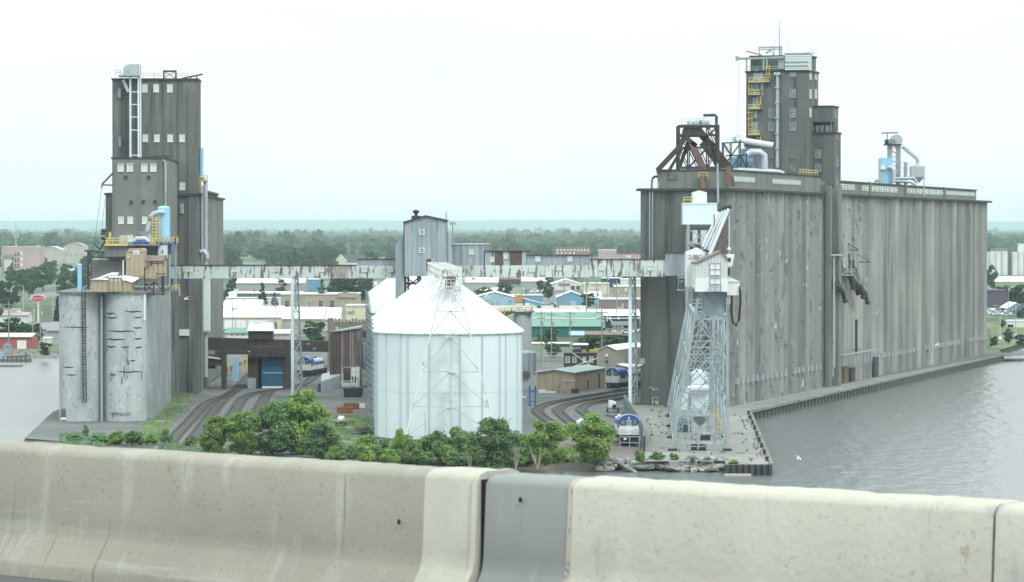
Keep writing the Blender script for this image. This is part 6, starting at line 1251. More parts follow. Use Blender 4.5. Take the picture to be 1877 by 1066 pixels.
# ================================================================ YARD THINGS
mblue = mat('engine_blue',(.025,.09,.33),.4,[((.05,.13,.38),(1,1,1),.5,.7,.5)]); mwhite = mat('engine_white',(.68,.71,.70),.5,[((.35,.33,.3),(1.2,1.2,.5),.56,.72,.7)])
mchas = mat('engine_underframe',(.03,.035,.045),.7,[((.09,.08,.075),(1,1,1),.5,.7,.6)])
def loco(name,label,loc,rot,dark=False):
    t = thing(name,label,'locomotive',(0,0,0),'blue and white locomotives'); t['_o'] = (0,0,0)
    mb = MB(); mb.box(-1.5,1.5,0,14.5,1.05,1.5); mb.box(-1.45,1.45,.25,1.2,.35,1.05); mb.box(-.9,.9,4.5,9.5,.55,1.05); mb.box(-1.45,1.45,13.4,14.3,.35,1.05); mb.build('underframe',mchas,t)
    mb = MB(); mb.box(-1.42,1.42,.3,3.3,1.5,3.0); mb.box(-1.46,1.46,.25,3.35,1.9,2.25)
    for sx in (-1,1): mb.box(sx*1.05 - .18,sx*1.05 + .18,.22,.3,1.5,3.0)
    mb.build('cab',mwhite,t)
    mb = MB(); pr = [(-1.5,3.0),(1.5,3.0),(1.5,3.7),(1.25,4.05),(.8,4.3),(.3,4.42),(-.3,4.42),(-.8,4.3),(-1.25,4.05),(-1.5,3.7)]; k = len(pr)
    mb.add([(x,.18,z) for x,z in pr] + [(x,3.45,z) for x,z in pr],[list(range(k)),list(range(k,2*k))[::-1]] + [(i,i + k,(i + 1) % k + k,(i + 1) % k) for i in range(k)]); mb.build('cab_roof',mblue,t)
    mb = MB(); pr2 = [(x*1.03,z + .05) for x,z in pr[2:]]
    for (xa,za),(xb,zb_) in zip(pr2[:-1],pr2[1:]): mb.beam((xa,.1,za),(xb,.1,zb_),.1)
    mb.box(-1.3,1.3,.0,.25,1.5,1.62); mb.build('roof_trim',mwhite,t)
    for x0,x1,z0,z1 in ((-1.15,-.55,2.95,3.75),(.55,1.15,2.95,3.75),(-.25,.25,3.1,3.6)):
        mb = MB(); mb.box(x0,x1,.12,.175,z0,z1,1); mb.box(x0 - .07,x1 + .07,.13,.18,z0 - .07,z1 + .07,0); o = mb.build('window',[mwhite if x0 > -.3 and x0 < 0 else mchas,M['glassg']],t)
    for sx in (-1.47,1.47): mb = MB(); mb.box(min(sx,sx*1.03),max(sx,sx*1.03),1.0,2.6,2.4,3.0); mb.build('side_window',M['glass'],t)
    mb = MB(); mb.box(-.95,.95,3.4,13.6,1.5,3.5); mb.box(-.6,.6,3.6,13.4,3.5,3.75); mb.build('hood',mwhite,t)
    mb = MB(); mb.box(-1.0,1.0,3.5,13.5,2.5,3.1); mb.build('stripe',mblue,t)
    for y in (5,7.5,10): mb = MB(); mb.cyl(0,y,.22,3.75,4.1,10); mb.build('exhaust',mchas,t)
    mb = MB(); mb.ball((0,.1,4.0),.13,.06,.13,8,5,0); mb.ball((0,.1,3.85),.11,.05,.11,8,5,0); mb.build('headlight',M['white'],t)
    for x_ in (-1.45,.4): mb = MB(); mb.rail([(x_,.02,1.5),(x_ + 1.05,.02,1.5)],.9,.5,.05); mb.build('handrail',M['whited'],t)
    mb = MB(); mb.box(-.8,-.35,-.02,.03,.72,1.05); mb.build('number_plate',mwhite,t)
    mb = MB(); mb.box(-.15,.15,-.7,.2,.75,1.0); mb.box(-.2,.2,-.8,-.5,.65,1.1); mb.build('coupler',mchas,t)
    for y in (1.7,3.6,10.8,12.7):
        mb = MB()
        for sx in (-.75,.75): mb.tube([(sx - .07,y,.8),(sx + .07,y,.8)],.48,16)
        mb.build('wheel_set',M['dsteel'],t)
    mb = MB()
    for y0 in (1.2,10.2):
        for sx in (-1,1): mb.box(sx*1.1 - .12,sx*1.1 + .12,y0,y0 + 3.4,.5,1.0)
    mb.build('bogie_frame',mchas,t)
    t.location = loc; t.rotation_euler = (0,0,rot); return t
l3 = loco('locomotive','blue and white switcher locomotive nearest the shore by the grey curved screen',G(1153,819) + Vector((0,0,.32)),R(3))
l2 = copy_thing(l3,G(1122,714.5) + Vector((0,0,.0)),R(-33),label='blue and white switcher locomotive in front of the tan gabled house')
copy_thing(l3,G(1086,828) + Vector((0,0,.3)),R(5),label='blue and white locomotive almost hidden behind the round green tree by the rocks')
copy_thing(l3,G(556,691),R(-12),label='small distant blue and white locomotive behind the left trestle leg')
def anchor(name,label,cat,px,py,group=None):
    c = G(px,py); t = thing(name,label,cat,(0,0,0),group); t['_o'] = (0,0,0); t.location = c; return t
# curved screen
t = thing('screen_wall','grey curved sheet metal screen wall beside the nearer locomotive','screen wall',tuple(G(1160,780)))
sp2 = smooth_line([(*P2(*p),0) for p in ((1144.5,747),(1150,755),(1163,775),(1171,790),(1176,800),(1179,812),(1180,828))],1.5); mb = MB(); vs = []
for p in sp2: vs += [p,p + Vector((.06,0,2.3)),p + Vector((.18,0,2.3)),p + Vector((.14,0,0))]
mb.add(vs,[(i*4 + j,i*4 + (j + 1) % 4,(i + 1)*4 + (j + 1) % 4,(i + 1)*4 + j) for i in range(len(sp2) - 1) for j in range(4)]); mb.build('screen_panel',mat('dull_grey_sheet',(.20,.235,.245),.7,[((.14,.16,.17),(.5,.5,.5),.45,.65,.6)]),t)
mb = MB()
for p in sp2[::2]: mb.beam(p + Vector((-.08,0,0)),p + Vector((-.05,0,2.45)),.1)
mb.build('post',M['steel'],t)
t = thing('guard_fence','low galvanised guard rail fence in front of the nearer locomotive','fence',tuple(G(1155,826))); mb = MB(); a_,b_ = G(1136,824),G(1172,824); mb.rail([a_,b_],1.9,1.3,.06); mb.build('rail',M['galv'],t)
# engine trailer
t = anchor('compressor_trailer','white engine compressor on a small black wheeled trailer between tracks and screen','trailer',1124,756)
mb = MB(); mb.hexa([(-.75,.3,.75),(.6,.3,.75),(.6,2.6,.75),(-.75,2.6,.75),(-.75,.3,1.9),(.1,.3,1.9),(.1,2.6,2.0),(-.75,2.6,2.0)]); mb.box(-.8,-.2,.2,.9,1.0,2.2); mb.box(.1,.55,1.2,2.2,1.4,1.85); mb.build('engine_cover',M['white'],t)
mb = MB(); mb.tube([(.2,.15,1.1),(.2,.32,1.1)],.38,12); mb.build('fan_grille',M['black'],t)
mb = MB(); mb.box(-.9,.9,.1,2.8,.6,.75); mb.beam((0,0,.6),(.8,-1.3,.4),.1); mb.build('chassis',M['dsteel'],t)
for sx in (-.95,.95):
    for y in (.3,2.3): mb = MB(); mb.tube([(sx - .12,y,.42),(sx + .12,y,.42)],.42,14); mb.build('wheel',M['black'],t)
# dumpster
t = anchor('dumpster','dark green steel dumpster beside the striped shed ramp','dumpster',646,728)
mg = mat('dumpster_dark_green',(.035,.07,.06),.6,[((.06,.1,.09),(1,1,1),.5,.7,.6)]); mb = MB()
mb.hexa([(-1.6,0,.15),(1.6,0,.15),(1.8,2.2,.15),(-1.4,2.2,.15),(-1.75,-.1,1.7),(1.8,-.1,1.75),(2.0,2.3,1.75),(-1.5,2.3,1.7)]); mb.build('container',mg,t)
mb = MB(); mb.beam((-1.75,-.15,1.72),(1.82,-.15,1.77),.14)
for k in range(7): x = -1.55 + k*.52; mb.beam((x,-.06,.2),(x - .04 + k*.01,-.16,1.7),.09)
mb.build('rib',mg,t); mb = MB()
for x in (-1.3,1.3): mb.tube([(x,.2,.15),(x,.5,.15)],.14,8)
mb.build('roller',M['black'],t)
mb = MB(); mb.hexa([(-1.5,.2,1.72),(.4,.2,1.74),(.4,2.1,1.74),(-1.3,2.1,1.72),(-1.3,.5,1.95),(.2,.5,1.95),(.2,1.8,1.95),(-1.1,1.8,1.95)]); mb.build('rubbish',M['conc'],t)
# rusty scrap tubs
for px,py,lab in ((633,757,'rusty orange steel scrap tub in front, on the bare dirt'),(645,750,'rusty orange steel scrap tub behind the front one, on the bare dirt')):
    t = anchor('scrap_tub',lab,'scrap tub',px,py,'rusty scrap tubs on the dirt'); mb = MB(); mo = M.get('orust') or mat('orange_rusted_steel',(.33,.13,.055),.85,[((.16,.07,.04),(1.5,1.5,1.5),.45,.62,.8)]); M['orust'] = mo
    for q in ((-1.5,1.2,0,.1,.1,1.0),(-1.5,1.2,1.9,2.0,.1,1.0),(-1.5,-1.4,.1,1.9,.1,1.0),(1.1,1.2,.1,1.9,.1,1.0),(-1.4,1.1,.1,1.9,.1,.2),(-1.58,1.28,-.08,0.0,.85,.98)): mb.box(*q)
    for k in range(4): mb.box(-1.4 + k*.85,-1.3 + k*.85,-.1,0,.1,.85)
    mb.build('tub',mo,t); mb = MB()
    for k in range(5): mb.beam((-1.3 + k*.5,.3 + .2*(k % 3),.6),(-.9 + k*.45,1.5,1.1),.12)
    mb.build('scrap',M['redrust'],t)
# tank trailer
t = anchor('tank_trailer','small white spherical-ended tank on a black two wheeled trailer on the grass','tank trailer',625,781)
mb = MB(); mb.ball((0,.9,1.15),.62,1.0,.62,18,12); mb.build('tank',M['white'],t); mb = MB(); mb.box(-.75,.75,-.1,1.8,.42,.55); mb.box(-.12,.12,.2,1.2,1.72,1.86); mb.build('chassis',M['dsteel'],t)
for sx in (-.82,.82): mb = MB(); mb.tube([(sx - .1,.3,.34),(sx + .1,.3,.34)],.34,14); mb.build('wheel',M['black'],t)
# pile of old timbers
t = anchor('timber_pile','heap of dark old railway timbers on the grass by the white bin','timber pile',668,797); rg = random.Random(2)
for k in range(34):
    mb = MB(); a = rg.uniform(-.5,.5) + (math.pi/2 if rg.random() < .2 else 0); x,y,z = rg.uniform(-1.3,1.2),rg.uniform(0,2.4),.12 + (k/34)*1.15; x *= 1 - z*.35; L_ = rg.uniform(.8,1.5)
    dx,dy = math.cos(a)*L_,math.sin(a)*L_; mb.beam((x - dx*.6,y - dy*.6,z + rg.uniform(-.1,.1)),(x + dx*.6,y + dy*.6,z + rg.uniform(-.1,.12)),.2); mb.build('timber',M['tie'],t)
t = anchor('sign_board','small white board sign on thin posts near the white bin','sign',664,757); mb = MB(); mb.box(-.5,.5,0,.06,.9,1.75); mb.build('board',M['white'],t); mb = MB(); mb.beam((-.4,.03,0),(-.4,.03,.95),.06); mb.beam((.4,.03,0),(.4,.03,.95),.06); mb.build('post',M['steel'],t)
rg = random.Random(12)
# tan warehouse
wh = thing('warehouse','long low tan corrugated warehouse with grey green roof and small lean-to beside the curved tracks','warehouse',tuple(G(1054,719)))
A,B,C_ = G(1054,719),G(984,717.5),G(1109.5,709.5); h = 3.9; Dd = B + (C_ - A)
mb = MB(); hr = 4.45
mb.hexa([(p.x,p.y,0) for p in (B,A,C_,Dd)] + [(p.x,p.y,h) for p in (B,A,C_,Dd)]); m1,m2 = (A + B)/2,(C_ + Dd)/2; mb.add([(B.x,B.y,h),(A.x,A.y,h),(m1.x,m1.y,hr)],[(0,1,2)]); mb.build('wall',M['tan'],wh)
mgr = mat('grey_green_roof',(.26,.34,.33),.7,[((.2,.27,.27),(.3,.3,.3),.45,.65,.6)])
up = lambda p,z: Vector((p.x,p.y,z)); ex = (C_ - A).normalized()*.35; exx = (A - B).normalized()*.3
mb = MB(); th = Vector((0,0,.14))
for e_,f_ in ((A,C_),(B,Dd)):
    sg = exx if e_ is A else -exx; q = [up(e_,h - .05) + sg - ex,up(f_,h - .05) + sg + ex,up(m2,hr) + ex,up(m1,hr) - ex]
    if e_ is B: q = q[::-1]
    mb.hexa(q + [v_ + th for v_ in q])
mb.build('roof',mgr,wh)
mb = MB(); mb.beam(up(A,h) - ex*1.05 + exx,up(m1,hr + .08) - ex*1.05,.16); mb.beam(up(B,h) - ex*1.05 - exx,up(m1,hr + .08) - ex*1.05,.16); mb.build('roof_trim',M['white'],wh)
mb = MB(); q = [G(1030,720),G(1053,720.5),G(1053,718),G(1030,717.5)]; q[2] = q[1] + Vector((0,2,0)); q[3] = q[0] + Vector((0,2,0)); mb.hexa([up(p,0) for p in q] + [up(p,2.2 if i < 2 else 2.5) for i,p in enumerate(q)]); mb.build('lean_to',M['tan'],wh)
mb = MB(); mb.hexa([up(p,2.22 if i < 2 else 2.52) + Vector((0,-.1,0)) for i,p in enumerate(q)] + [up(p,2.32 if i < 2 else 2.62) for i,p in enumerate(q)]); mb.build('lean_to_roof',M['tanr'],wh)
sd = (C_ - A).normalized(); sn = Vector((sd.y,-sd.x,0))
for f_,w_,z0,z1,nm in ((.42,.35,.1,2.1,'door'),(.8,.35,.1,2.1,'door'),(.78,.5,2.3,3.0,'window'),(.3,.3,2.9,3.2,'wall_lamp')):
    c = A.lerp(C_,f_); mb = MB(); q = [c - sd*w_,c + sd*w_]; mb.hexa([up(q[0],z0),up(q[0] + sn*.06,z0),up(q[1] + sn*.06,z0),up(q[1],z0)] + [up(q[0],z1),up(q[0] + sn*.06,z1),up(q[1] + sn*.06,z1),up(q[1],z1)]); mb.build(nm,M['dsteel'],wh)
# clutter in front of it
t = anchor('pallet_rack','stack of red brown racks in front of the tan warehouse','rack',1000,716)
mb = MB()
for z in (.3,.9,1.5,2.0): mb.box(-1.4,1.4,0,.9,z,z + .12)
for x in (-1.4,0,1.4): mb.box(x - .06,x + .06,0,.9,0,2.1)
mb.build('rack_frame',M['redrust'],t)
for px,py,w_,lab in ((994,721,.75,'white box at the foot of the red rack by the warehouse'),(1010,721,1.0,'flat white plank stack beside the white box by the warehouse')):
    t = anchor('crate',lab,'crate',px,py); mb = MB(); mb.box(-w_,w_,0,.8,.08,.7 if w_ < .8 else .38); mb.box(-w_,-w_ + .15,.05,.75,0,.08); mb.box(w_ - .15,w_,.05,.75,0,.08); mb.build('box_body',M['white'],t)
for k,(px,py) in enumerate(((1022,719),(1027,720.5),(1032,721.5),(1036,720))):
    t = anchor('drum','grey steel drum among the clutter right of the white boxes','drum',px,py,'drums by the tan warehouse'); mb = MB(); mb.cyl(0,.3,.32,0,1.0 + .3*(k == 0),12); mb.cyl(0,.3,.34,.3,.35,12); mb.cyl(0,.3,.34,.65,.7,12); mb.build('barrel',M['steel'] if k % 2 else M['tan'],t)
t = anchor('small_bin','small dark box bin at the corner of the tan warehouse','bin',1053,721); mb = MB(); mb.box(-.6,.9,0,.8,.1,.85); mb.box(-.65,.95,-.05,.85,.85,.95); mb.build('bin_body',M['dsteel'],t)
# tan gabled house
gh = thing('gabled_house','tall tan gabled building with white roof and grey side behind the farther locomotive','building',tuple(G(1130,690)))
D = 705; X = lambda px: Xp(px,D); Z = lambda py: Zp(py,D); mtan = mat('warm_grey_siding',(.33,.295,.25),.8,[((.27,.24,.205),(.3,.3,.3),.45,.65,.5)])
x0,xm,x1 = X(1095.5),X(1113),X(1130); dep = 22; ss_ = .33    # building runs back to the right
def sh(x,k): return (x + ss_*k,D + k)
mb = MB(); zl,zp,zr = Z(641.5),Z(633.5),Z(642)
F0 = [(x0,D,0),(x1,D,0),(x1,D,zr),(xm,D,zp),(x0,D,zl)]; F1 = [(x + ss_*dep,y + dep,z) for x,y,z in F0]
mb.add(F0 + F1,[list(range(5)),list(range(5,10))[::-1]] + [(i,i + 5,(i + 1) % 5 + 5,(i + 1) % 5) for i in range(5)]); mb.build('wall',mtan,gh)
mb = MB(); o1 = Vector((0,0,.15))
for (a,b) in ((4,3),(3,2)):
    q = [Vector(F0[a]),Vector(F0[b]),Vector(F1[b]),Vector(F1[a])]; q[0].y -= .3; q[1].y -= .3; mb.hexa([v_ + Vector((0,0,.02)) for v_ in q] + [v_ + o1 for v_ in q])
mb.build('roof',M['binr'],gh)
mb = MB(); xe = X(1150); mb.hexa([(x1 - .02,D + .5,0),(xe,D + .5,0),(xe + 4,D + 14,0),(x1 + 4,D + 14,0),(x1 - .02,D + .5,Z(668)),(xe,D + .5,Z(673)),(xe + 4,D + 14,Z(673)),(x1 + 4,D + 14,Z(668))]); mb.build('side_wing',mtan,gh)
mb = MB(); mb.hexa([(x1 - .05,D + .2,Z(668)),(xe + .2,D + .2,Z(673)),(xe + 4,D + 5,Z(673)),(x1 + 1.6,D + 5,Z(668)),(x1 - .05,D + .2,Z(666.5)),(xe + .2,D + .2,Z(671.5)),(xe + 4,D + 5,Z(671.5)),(x1 + 1.6,D + 5,Z(666.5))]); mb.build('wing_roof',M['white'],gh)
for px,py,r_ in ((1112,651,.3),(1112.5,662,.25),(1138,677,.3)): mb = MB(); mb.box(X(px) - r_,X(px) + r_,D - .25,D - .01,Z(py) - r_,Z(py) + r_); mb.build('wall_lamp',M['white'] if py != 662 else M['dsteel'],gh)
mb = MB(); mb.box(X(1109),X(1113),D - .05,D - .005,0,Z(683)); mb.build('door',M['tan'],gh)
mb = MB(); mb.beam((X(1113),D - .1,0),(X(1113),D - .1,Z(662)),.08); mb.beam((X(1107),D - .1,Z(662)),(X(1113),D - .1,Z(662)),.06); mb.build('conduit',M['steel'],gh)
# brown rail car
rc_ = thing('rail_car','dark brown old rail car with square windows behind the tan warehouse','rail car',tuple(G(1065,684)))
D = 722; X = lambda px: Xp(px,D); Z = lambda py: Zp(py,D)
mb = MB(); mb.box(X(1034),X(1094),D,D + 3.2,1.0,Z(648)); mb.box(X(1033),X(1095),D - .2,D + 3.4,Z(648),Z(646.5)); mb.build('car_body',mat('dark_brown_paint',(.07,.052,.05),.7,[((.12,.09,.08),(.5,.5,.3),.5,.7,.5)]),rc_)
for px,m_ in ((1040.5,'glassg'),(1053,'glassg'),(1071,'pale'),(1084,'pvc')): win(rc_,(X(px),D,Z(659)),(1,0,0),(0,-1,0),.9,1.35,M['white'] if m_ != 'pale' else M['tan'],M[m_],fr=.12)
mb = MB(); mb.beam((X(1050),D - .3,Z(647)),(X(1084),D - 1.4,Z(670)),.14); mb.beam((X(1041),D - 1.8,Z(674)),(X(1095),D - .4,Z(656)),.16); mb.build('leaning_pipe',M['white'],rc_)
mb = MB()
for px in (1040,1048,1080,1088): mb.tube([(X(px),D - .1,.5),(X(px),D + 3.3,.5)],.5,12)
mb.box(X(1036),X(1092),D + .3,D + 2.9,.6,1.0); mb.build('wheel_row',M['dsteel'],rc_)
t = thing('hopper_box','dark navy box with a white lid and pale letters standing above the brown rail car','container',tuple(G(1063,675)))
D = 735; X = lambda px: Xp(px,D); Z = lambda py: Zp(py,D); mb = MB(); mb.box(X(1050),X(1078),D,D + 3,0,Z(632)); mb.build('box_body',mat('dark_navy_sheet',(.03,.035,.055),.7),t); mb = MB(); mb.hexa([(X(1049.5),D - .1,Z(632)),(X(1078.5),D - .1,Z(632)),(X(1078.5),D + 3,Z(632)),(X(1049.5),D + 3,Z(632)),(X(1052),D + .8,Z(629.5)),(X(1078.5),D + .8,Z(629.5)),(X(1078.5),D + 3,Z(629.5)),(X(1052),D + 3,Z(629.5))]); mb.build('lid',M['white'],t)
lettering('lettering','( U F F',.9,M['white'],t,(X(1055.5),D - .03,Z(638)),sx=.8)
t = thing('machine_rail','yellow guard rails and machine parts beside the dark navy box','guard rail',tuple(G(1085,676)))
mb = MB(); mb.rail([(X(1067),D - 1,Z(648)),(X(1074),D - 1,Z(648))],.9,.5,.1); mb.rail([(X(1080),D - 1,Z(647)),(X(1094),D - 1,Z(646))],.8,.7,.1); mb.beam((X(1088),D - 1,Z(640)),(X(1098),D - 1,Z(643)),.2); mb.beam((X(1070),D - 1,0),(X(1070),D - 1,Z(646)),.12); mb.beam((X(1088),D - 1,0),(X(1088),D - 1,Z(646)),.12); mb.build('rail',M['yel'],t)
# fences and posts in the yard
t = thing('chain_fence','thin galvanised chain link fence with posts behind the corrugated silo','fence',tuple(G(1010,665))); mb = MB(); a_,b_ = G(975,662),G(1060,660); mb.rail([a_,b_],2.1,2.4,.05)
for k in range(10): p_,q_ = a_.lerp(b_,k/10),a_.lerp(b_,(k + 1)/10); mb.beam(p_ + Vector((0,0,.1)),q_ + Vector((0,0,2.0)),.03)
mb.build('rail',M['galv'],t)
t = thing('stair_barrier','small pale pipe barrier with yellow box at the foot of the dark silo end','barrier',tuple(G(1201,746))); mb = MB(); a_,b_ = G(1196,745),G(1206,745); mb.rail([a_,b_],1.7,.9,.07); mb.build('rail',M['galv'],t); mb = MB(); c = G(1203.5,745); mb.fbox(WF,c.x - .2,c.x + .2,c.y - .2,c.y - .02,.5,.95); mb.build('switch_box',M['yel'],t)
t = thing('electric_cabinet','pale grey electric cabinet standing by the right trestle leg','cabinet',tuple(G(1178,716))); c = G(1177,740); mb = MB(); mb.fbox(WF,c.x - .45,c.x + .45,c.y,c.y + .5,0,2.6); mb.fbox(WF,c.x - .5,c.x + .5,c.y - .04,c.y + .55,2.6,2.7); mb.build('cabinet_body',M['galv'],t)
t = thing('utility_cart','yellow topped utility box at the far foot of the unloading tower','utility box',tuple(G(1342,741))); c = G(1342,742); mb = MB(); mb.fbox(WF,c.x - .5,c.x + .5,c.y - .8,c.y,0,1.4); mb.fbox(WF,c.x - .55,c.x + .55,c.y - .85,c.y + .05,1.4,1.75); mb.build('box_body',M['yel'],t); mb = MB(); mb.fbox(WF,c.x - .5,c.x + .5,c.y - .9,c.y - .86,.9,1.7); mb.build('panel',M['white'],t)
t = thing('gravel_heap','small dark heap of gravel on the dock near the rocks','heap',tuple(G(1297,847))); c = G(1297,846.5); mb = MB(); mb.cyl(c.x,c.y + 1,1.0,0.02,.75,18,r2=.15); mb.build('heap',M['ballast'],t)
rg = random.Random(31)
for k in range(26):     # scattered planks and debris on the apron
    px,py = rg.uniform(1190,1390),rg.uniform(757,832); c = G(px,py)
    if c.x > 35 + (c.y - 445)*.05: continue
    mb = MB(); a = rg.uniform(0,3.1); L_ = rg.uniform(.2,.7); mb.beam((c.x - math.cos(a)*L_,c.y - math.sin(a)*L_,.1),(c.x + math.cos(a)*L_,c.y + math.sin(a)*L_,.1),rg.uniform(.08,.2),.08)
    o = tag(mb.build('plank',M['tie'] if k % 3 else M['white']),'loose scrap of wood lying on the worn concrete apron','debris','loose wood scraps on the apron')
# dock bollards along the kerb
for k in range(9):
    p = cz[2].lerp(cz[1],.06 + k*.11) + Vector((-.45,0,.05))
    t = thing('bollard','short dark mooring bollard on the edge of the front dock','bollard',tuple(p),'mooring bollards on the dock edge'); mb = MB(); mb.cyl(p.x,p.y,.2,.05,.55,10); mb.cyl(p.x,p.y,.3,.55,.7,10); mb.build('bollard_post',M['dsteel'],t)
# ================================================================ TOWN
def bmat(name,c,v=.2): 
    return mat(name,c,.85,[(tuple(x*.72 for x in c[:3]),(.15,.15,.15),.45,.66,.5),(tuple(min(.9,x*1.2) for x in c[:3]),(.5,.5,.1),.55,.75,.4)])
TM = {k: bmat('town_' + k,c) for k,c in dict(white=(.62,.65,.63),cream=(.56,.54,.42),grey=(.33,.34,.35),mauve=(.36,.34,.36),tan=(.36,.31,.24),brick=(.28,.15,.12),redb=(.36,.11,.11),blue=(.15,.30,.43),
    sky=(.30,.46,.56),navy=(.02,.035,.075),green=(.16,.29,.235),dgreen=(.03,.14,.13),brown=(.20,.16,.15),purple=(.10,.08,.13),dark=(.06,.065,.07),pink=(.42,.33,.30),stone=(.42,.40,.36)).items()}
TM['wroof'] = mat('bright_white_roof',(.86,.87,.86),.6); TM['groof'] = mat('light_grey_roof',(.5,.53,.53),.7); TM['droof'] = mat('dark_flat_roof',(.12,.12,.125),.9); TM['proof'] = mat('purple_grey_roof',(.25,.22,.25),.8)
def house(name,label,x0,x1,yb,ye,wall,roof,kind='flat',yr=None,dep=14,cat='building',wins=(),doors=(),d=None,skew=0.):
    """wins/doors: (px0, px1, py_top, py_bottom, material)"""
    d = d or DG(yb); X0,X1 = Xp(x0,d),Xp(x1,d); ze = Zp(ye,d); t = thing(name,label,cat,((X0 + X1)/2,d,0)); w_ = X1 - X0; ov = .25
    mb = MB(); zr = Zp(yr,d) if yr else ze
    S = lambda x,k: x + skew*k
    if kind == 'flat':
        mb.hexa([(X0,d,0),(X1,d,0),(S(X1,dep),d + dep,0),(S(X0,dep),d + dep,0),(X0,d,ze),(X1,d,ze),(S(X1,dep),d + dep,ze),(S(X0,dep),d + dep,ze)]); mb.build('wall',TM[wall],t)
        mb = MB(); mb.hexa([(X0 - ov,d - ov,ze),(X1 + ov,d - ov,ze),(S(X1,dep) + ov,d + dep,ze),(S(X0,dep) - ov,d + dep,ze),(X0 - ov,d - ov,ze + .35),(X1 + ov,d - ov,ze + .35),(S(X1,dep) + ov,d + dep,ze + .35),(S(X0,dep) - ov,d + dep,ze + .35)]); mb.build('roof',TM[roof],t)
    elif kind == 'side':      # ridge across the picture
        mb.box(X0,X1,d,d + dep,0,ze); ym = d + dep/2
        for x in (X0,X1): mb.add([(x,d,ze),(x,d + dep,ze),(x,ym,zr)],[(0,1,2)])
        mb.build('wall',TM[wall],t); mb = MB()
        q = [(X0 - ov,d - .5,ze - .1),(X1 + ov,d - .5,ze - .1),(X1 + ov,ym,zr),(X0 - ov,ym,zr)]; mb.hexa(q + [(a,b,c + .18) for a,b,c in q]); q = [(X0 - ov,ym,zr),(X1 + ov,ym,zr),(X1 + ov,d + dep + .5,ze - .1),(X0 - ov,d + dep + .5,ze - .1)]; mb.hexa(q + [(a,b,c + .18) for a,b,c in q]); mb.build('roof',TM[roof],t)
    elif kind == 'front':     # gable towards the camera
        xm = (X0 + X1)/2; F0 = [(X0,d,0),(X1,d,0),(X1,d,ze),(xm,d,zr),(X0,d,ze)]; F1 = [(S(x,dep),y + dep,z) for x,y,z in F0]
        mb.add(F0 + F1,[list(range(5)),list(range(5,10))[::-1]] + [(i,i + 5,(i + 1) % 5 + 5,(i + 1) % 5) for i in range(5)]); mb.build('wall',TM[wall],t); mb = MB()
        sl_ = (zr - ze)/(w_/2)
        for sg,xe in ((-1,X0),(1,X1)):
            q = [(xe + sg*.5,d - .4,ze - .5*sl_),(xm,d - .4,zr),(S(xm,dep),d + dep,zr),(S(xe,dep) + sg*.5,d + dep,ze - .5*sl_)]
            if sg > 0: q = [q[1],q[0],q[3],q[2]]
            mb.hexa(q + [(a,b,c + .2) for a,b,c in q])
        mb.build('roof',TM[roof],t)
    elif kind == 'arch':
        n_ = 10; F0 = [(X0,d,0),(X1,d,0)] + [(X1 - w_*i/n_,d,ze + (zr - ze)*math.sin(math.pi*i/n_)) for i in range(n_ + 1)]; k = len(F0); F1 = [(x,y + dep,z) for x,y,z in F0]
        mb.add(F0 + F1,[list(range(k)),list(range(k,2*k))[::-1]] + [(i,i + k,(i + 1) % k + k,(i + 1) % k) for i in range(k)]); mb.build('wall',TM[wall],t); mb = MB()
        for i in range(n_):
            a,b = F0[2 + i],F0[3 + i]; mb.hexa([(b[0],d - .6,b[2]),(a[0],d - .6,a[2]),(a[0],d + dep,a[2]),(b[0],d + dep,b[2]),(b[0],d - .6,b[2] + .5),(a[0],d - .6,a[2] + .5),(a[0],d + dep,a[2] + .5),(b[0],d + dep,b[2] + .5)])
        mb.build('roof',TM[roof],t)
    if cat == 'building' and d < 2600 and kind in ('flat','side') and w_ > 9:
        rv = random.Random(int(x0*7 + d)); 
        for _ in range(min(6,int(w_/7))):
            x = X0 + w_*rv.uniform(.06,.94); k_ = rv.uniform(.15,.45)*dep; zz = ze + (.3 if kind == 'flat' else (zr - ze)*k_/(dep/2) - .2); mb = MB()
            if rv.random() < .5: q = rv.uniform(.4,1.1); mb.box(x - q,x + q,d + k_,d + k_ + 1.4,zz,zz + rv.uniform(.7,1.3)); mb.box(x - q*.6,x + q*.6,d + k_ - .04,d + k_,zz + .3,zz + .6)
            else: mb.cyl(x,d + k_,.22,zz,zz + 1.1,8); mb.cyl(x,d + k_,.4,zz + 1.1,zz + 1.35,8,r2=.1)
            mb.build('roof_vent',M['galv'] if rv.random() < .6 else TM['dark'],t)
    for nm,lst in (('window',wins),('door',doors)):
        for (a,b,c,e_,m_) in lst:
            mb = MB(); fr = min(.12,(Xp(b,d) - Xp(a,d))*.18); mb.box(Xp(a,d),Xp(b,d),d - .09,d - .02,Zp(e_,d),Zp(c,d),0); mb.box(Xp(a,d) + fr,Xp(b,d) - fr,d - .13,d - .091,Zp(e_,d) + fr,Zp(c,d) - fr,1)
            if nm == 'window' and (Xp(b,d) - Xp(a,d)) > .8: xm = (Xp(a,d) + Xp(b,d))/2; zm = (Zp(c,d) + Zp(e_,d))/2; mb.box(xm - .04,xm + .04,d - .15,d - .131,Zp(e_,d) + fr,Zp(c,d) - fr,0); mb.box(Xp(a,d) + fr,Xp(b,d) - fr,d - .152,d - .132,zm - .04,zm + .04,0)
            mb.build(nm,[TM['white'] if m_ not in ('glass',) else TM['stone'],M.get(m_) or TM[m_]],t)
    return t
def row(x0,x1,n,w_,y0,y1,m): return [(x0 + (x1 - x0)*i/max(1,n - 1) - w_/2,x0 + (x1 - x0)*i/max(1,n - 1) + w_/2,y0,y1,m) for i in range(n)]
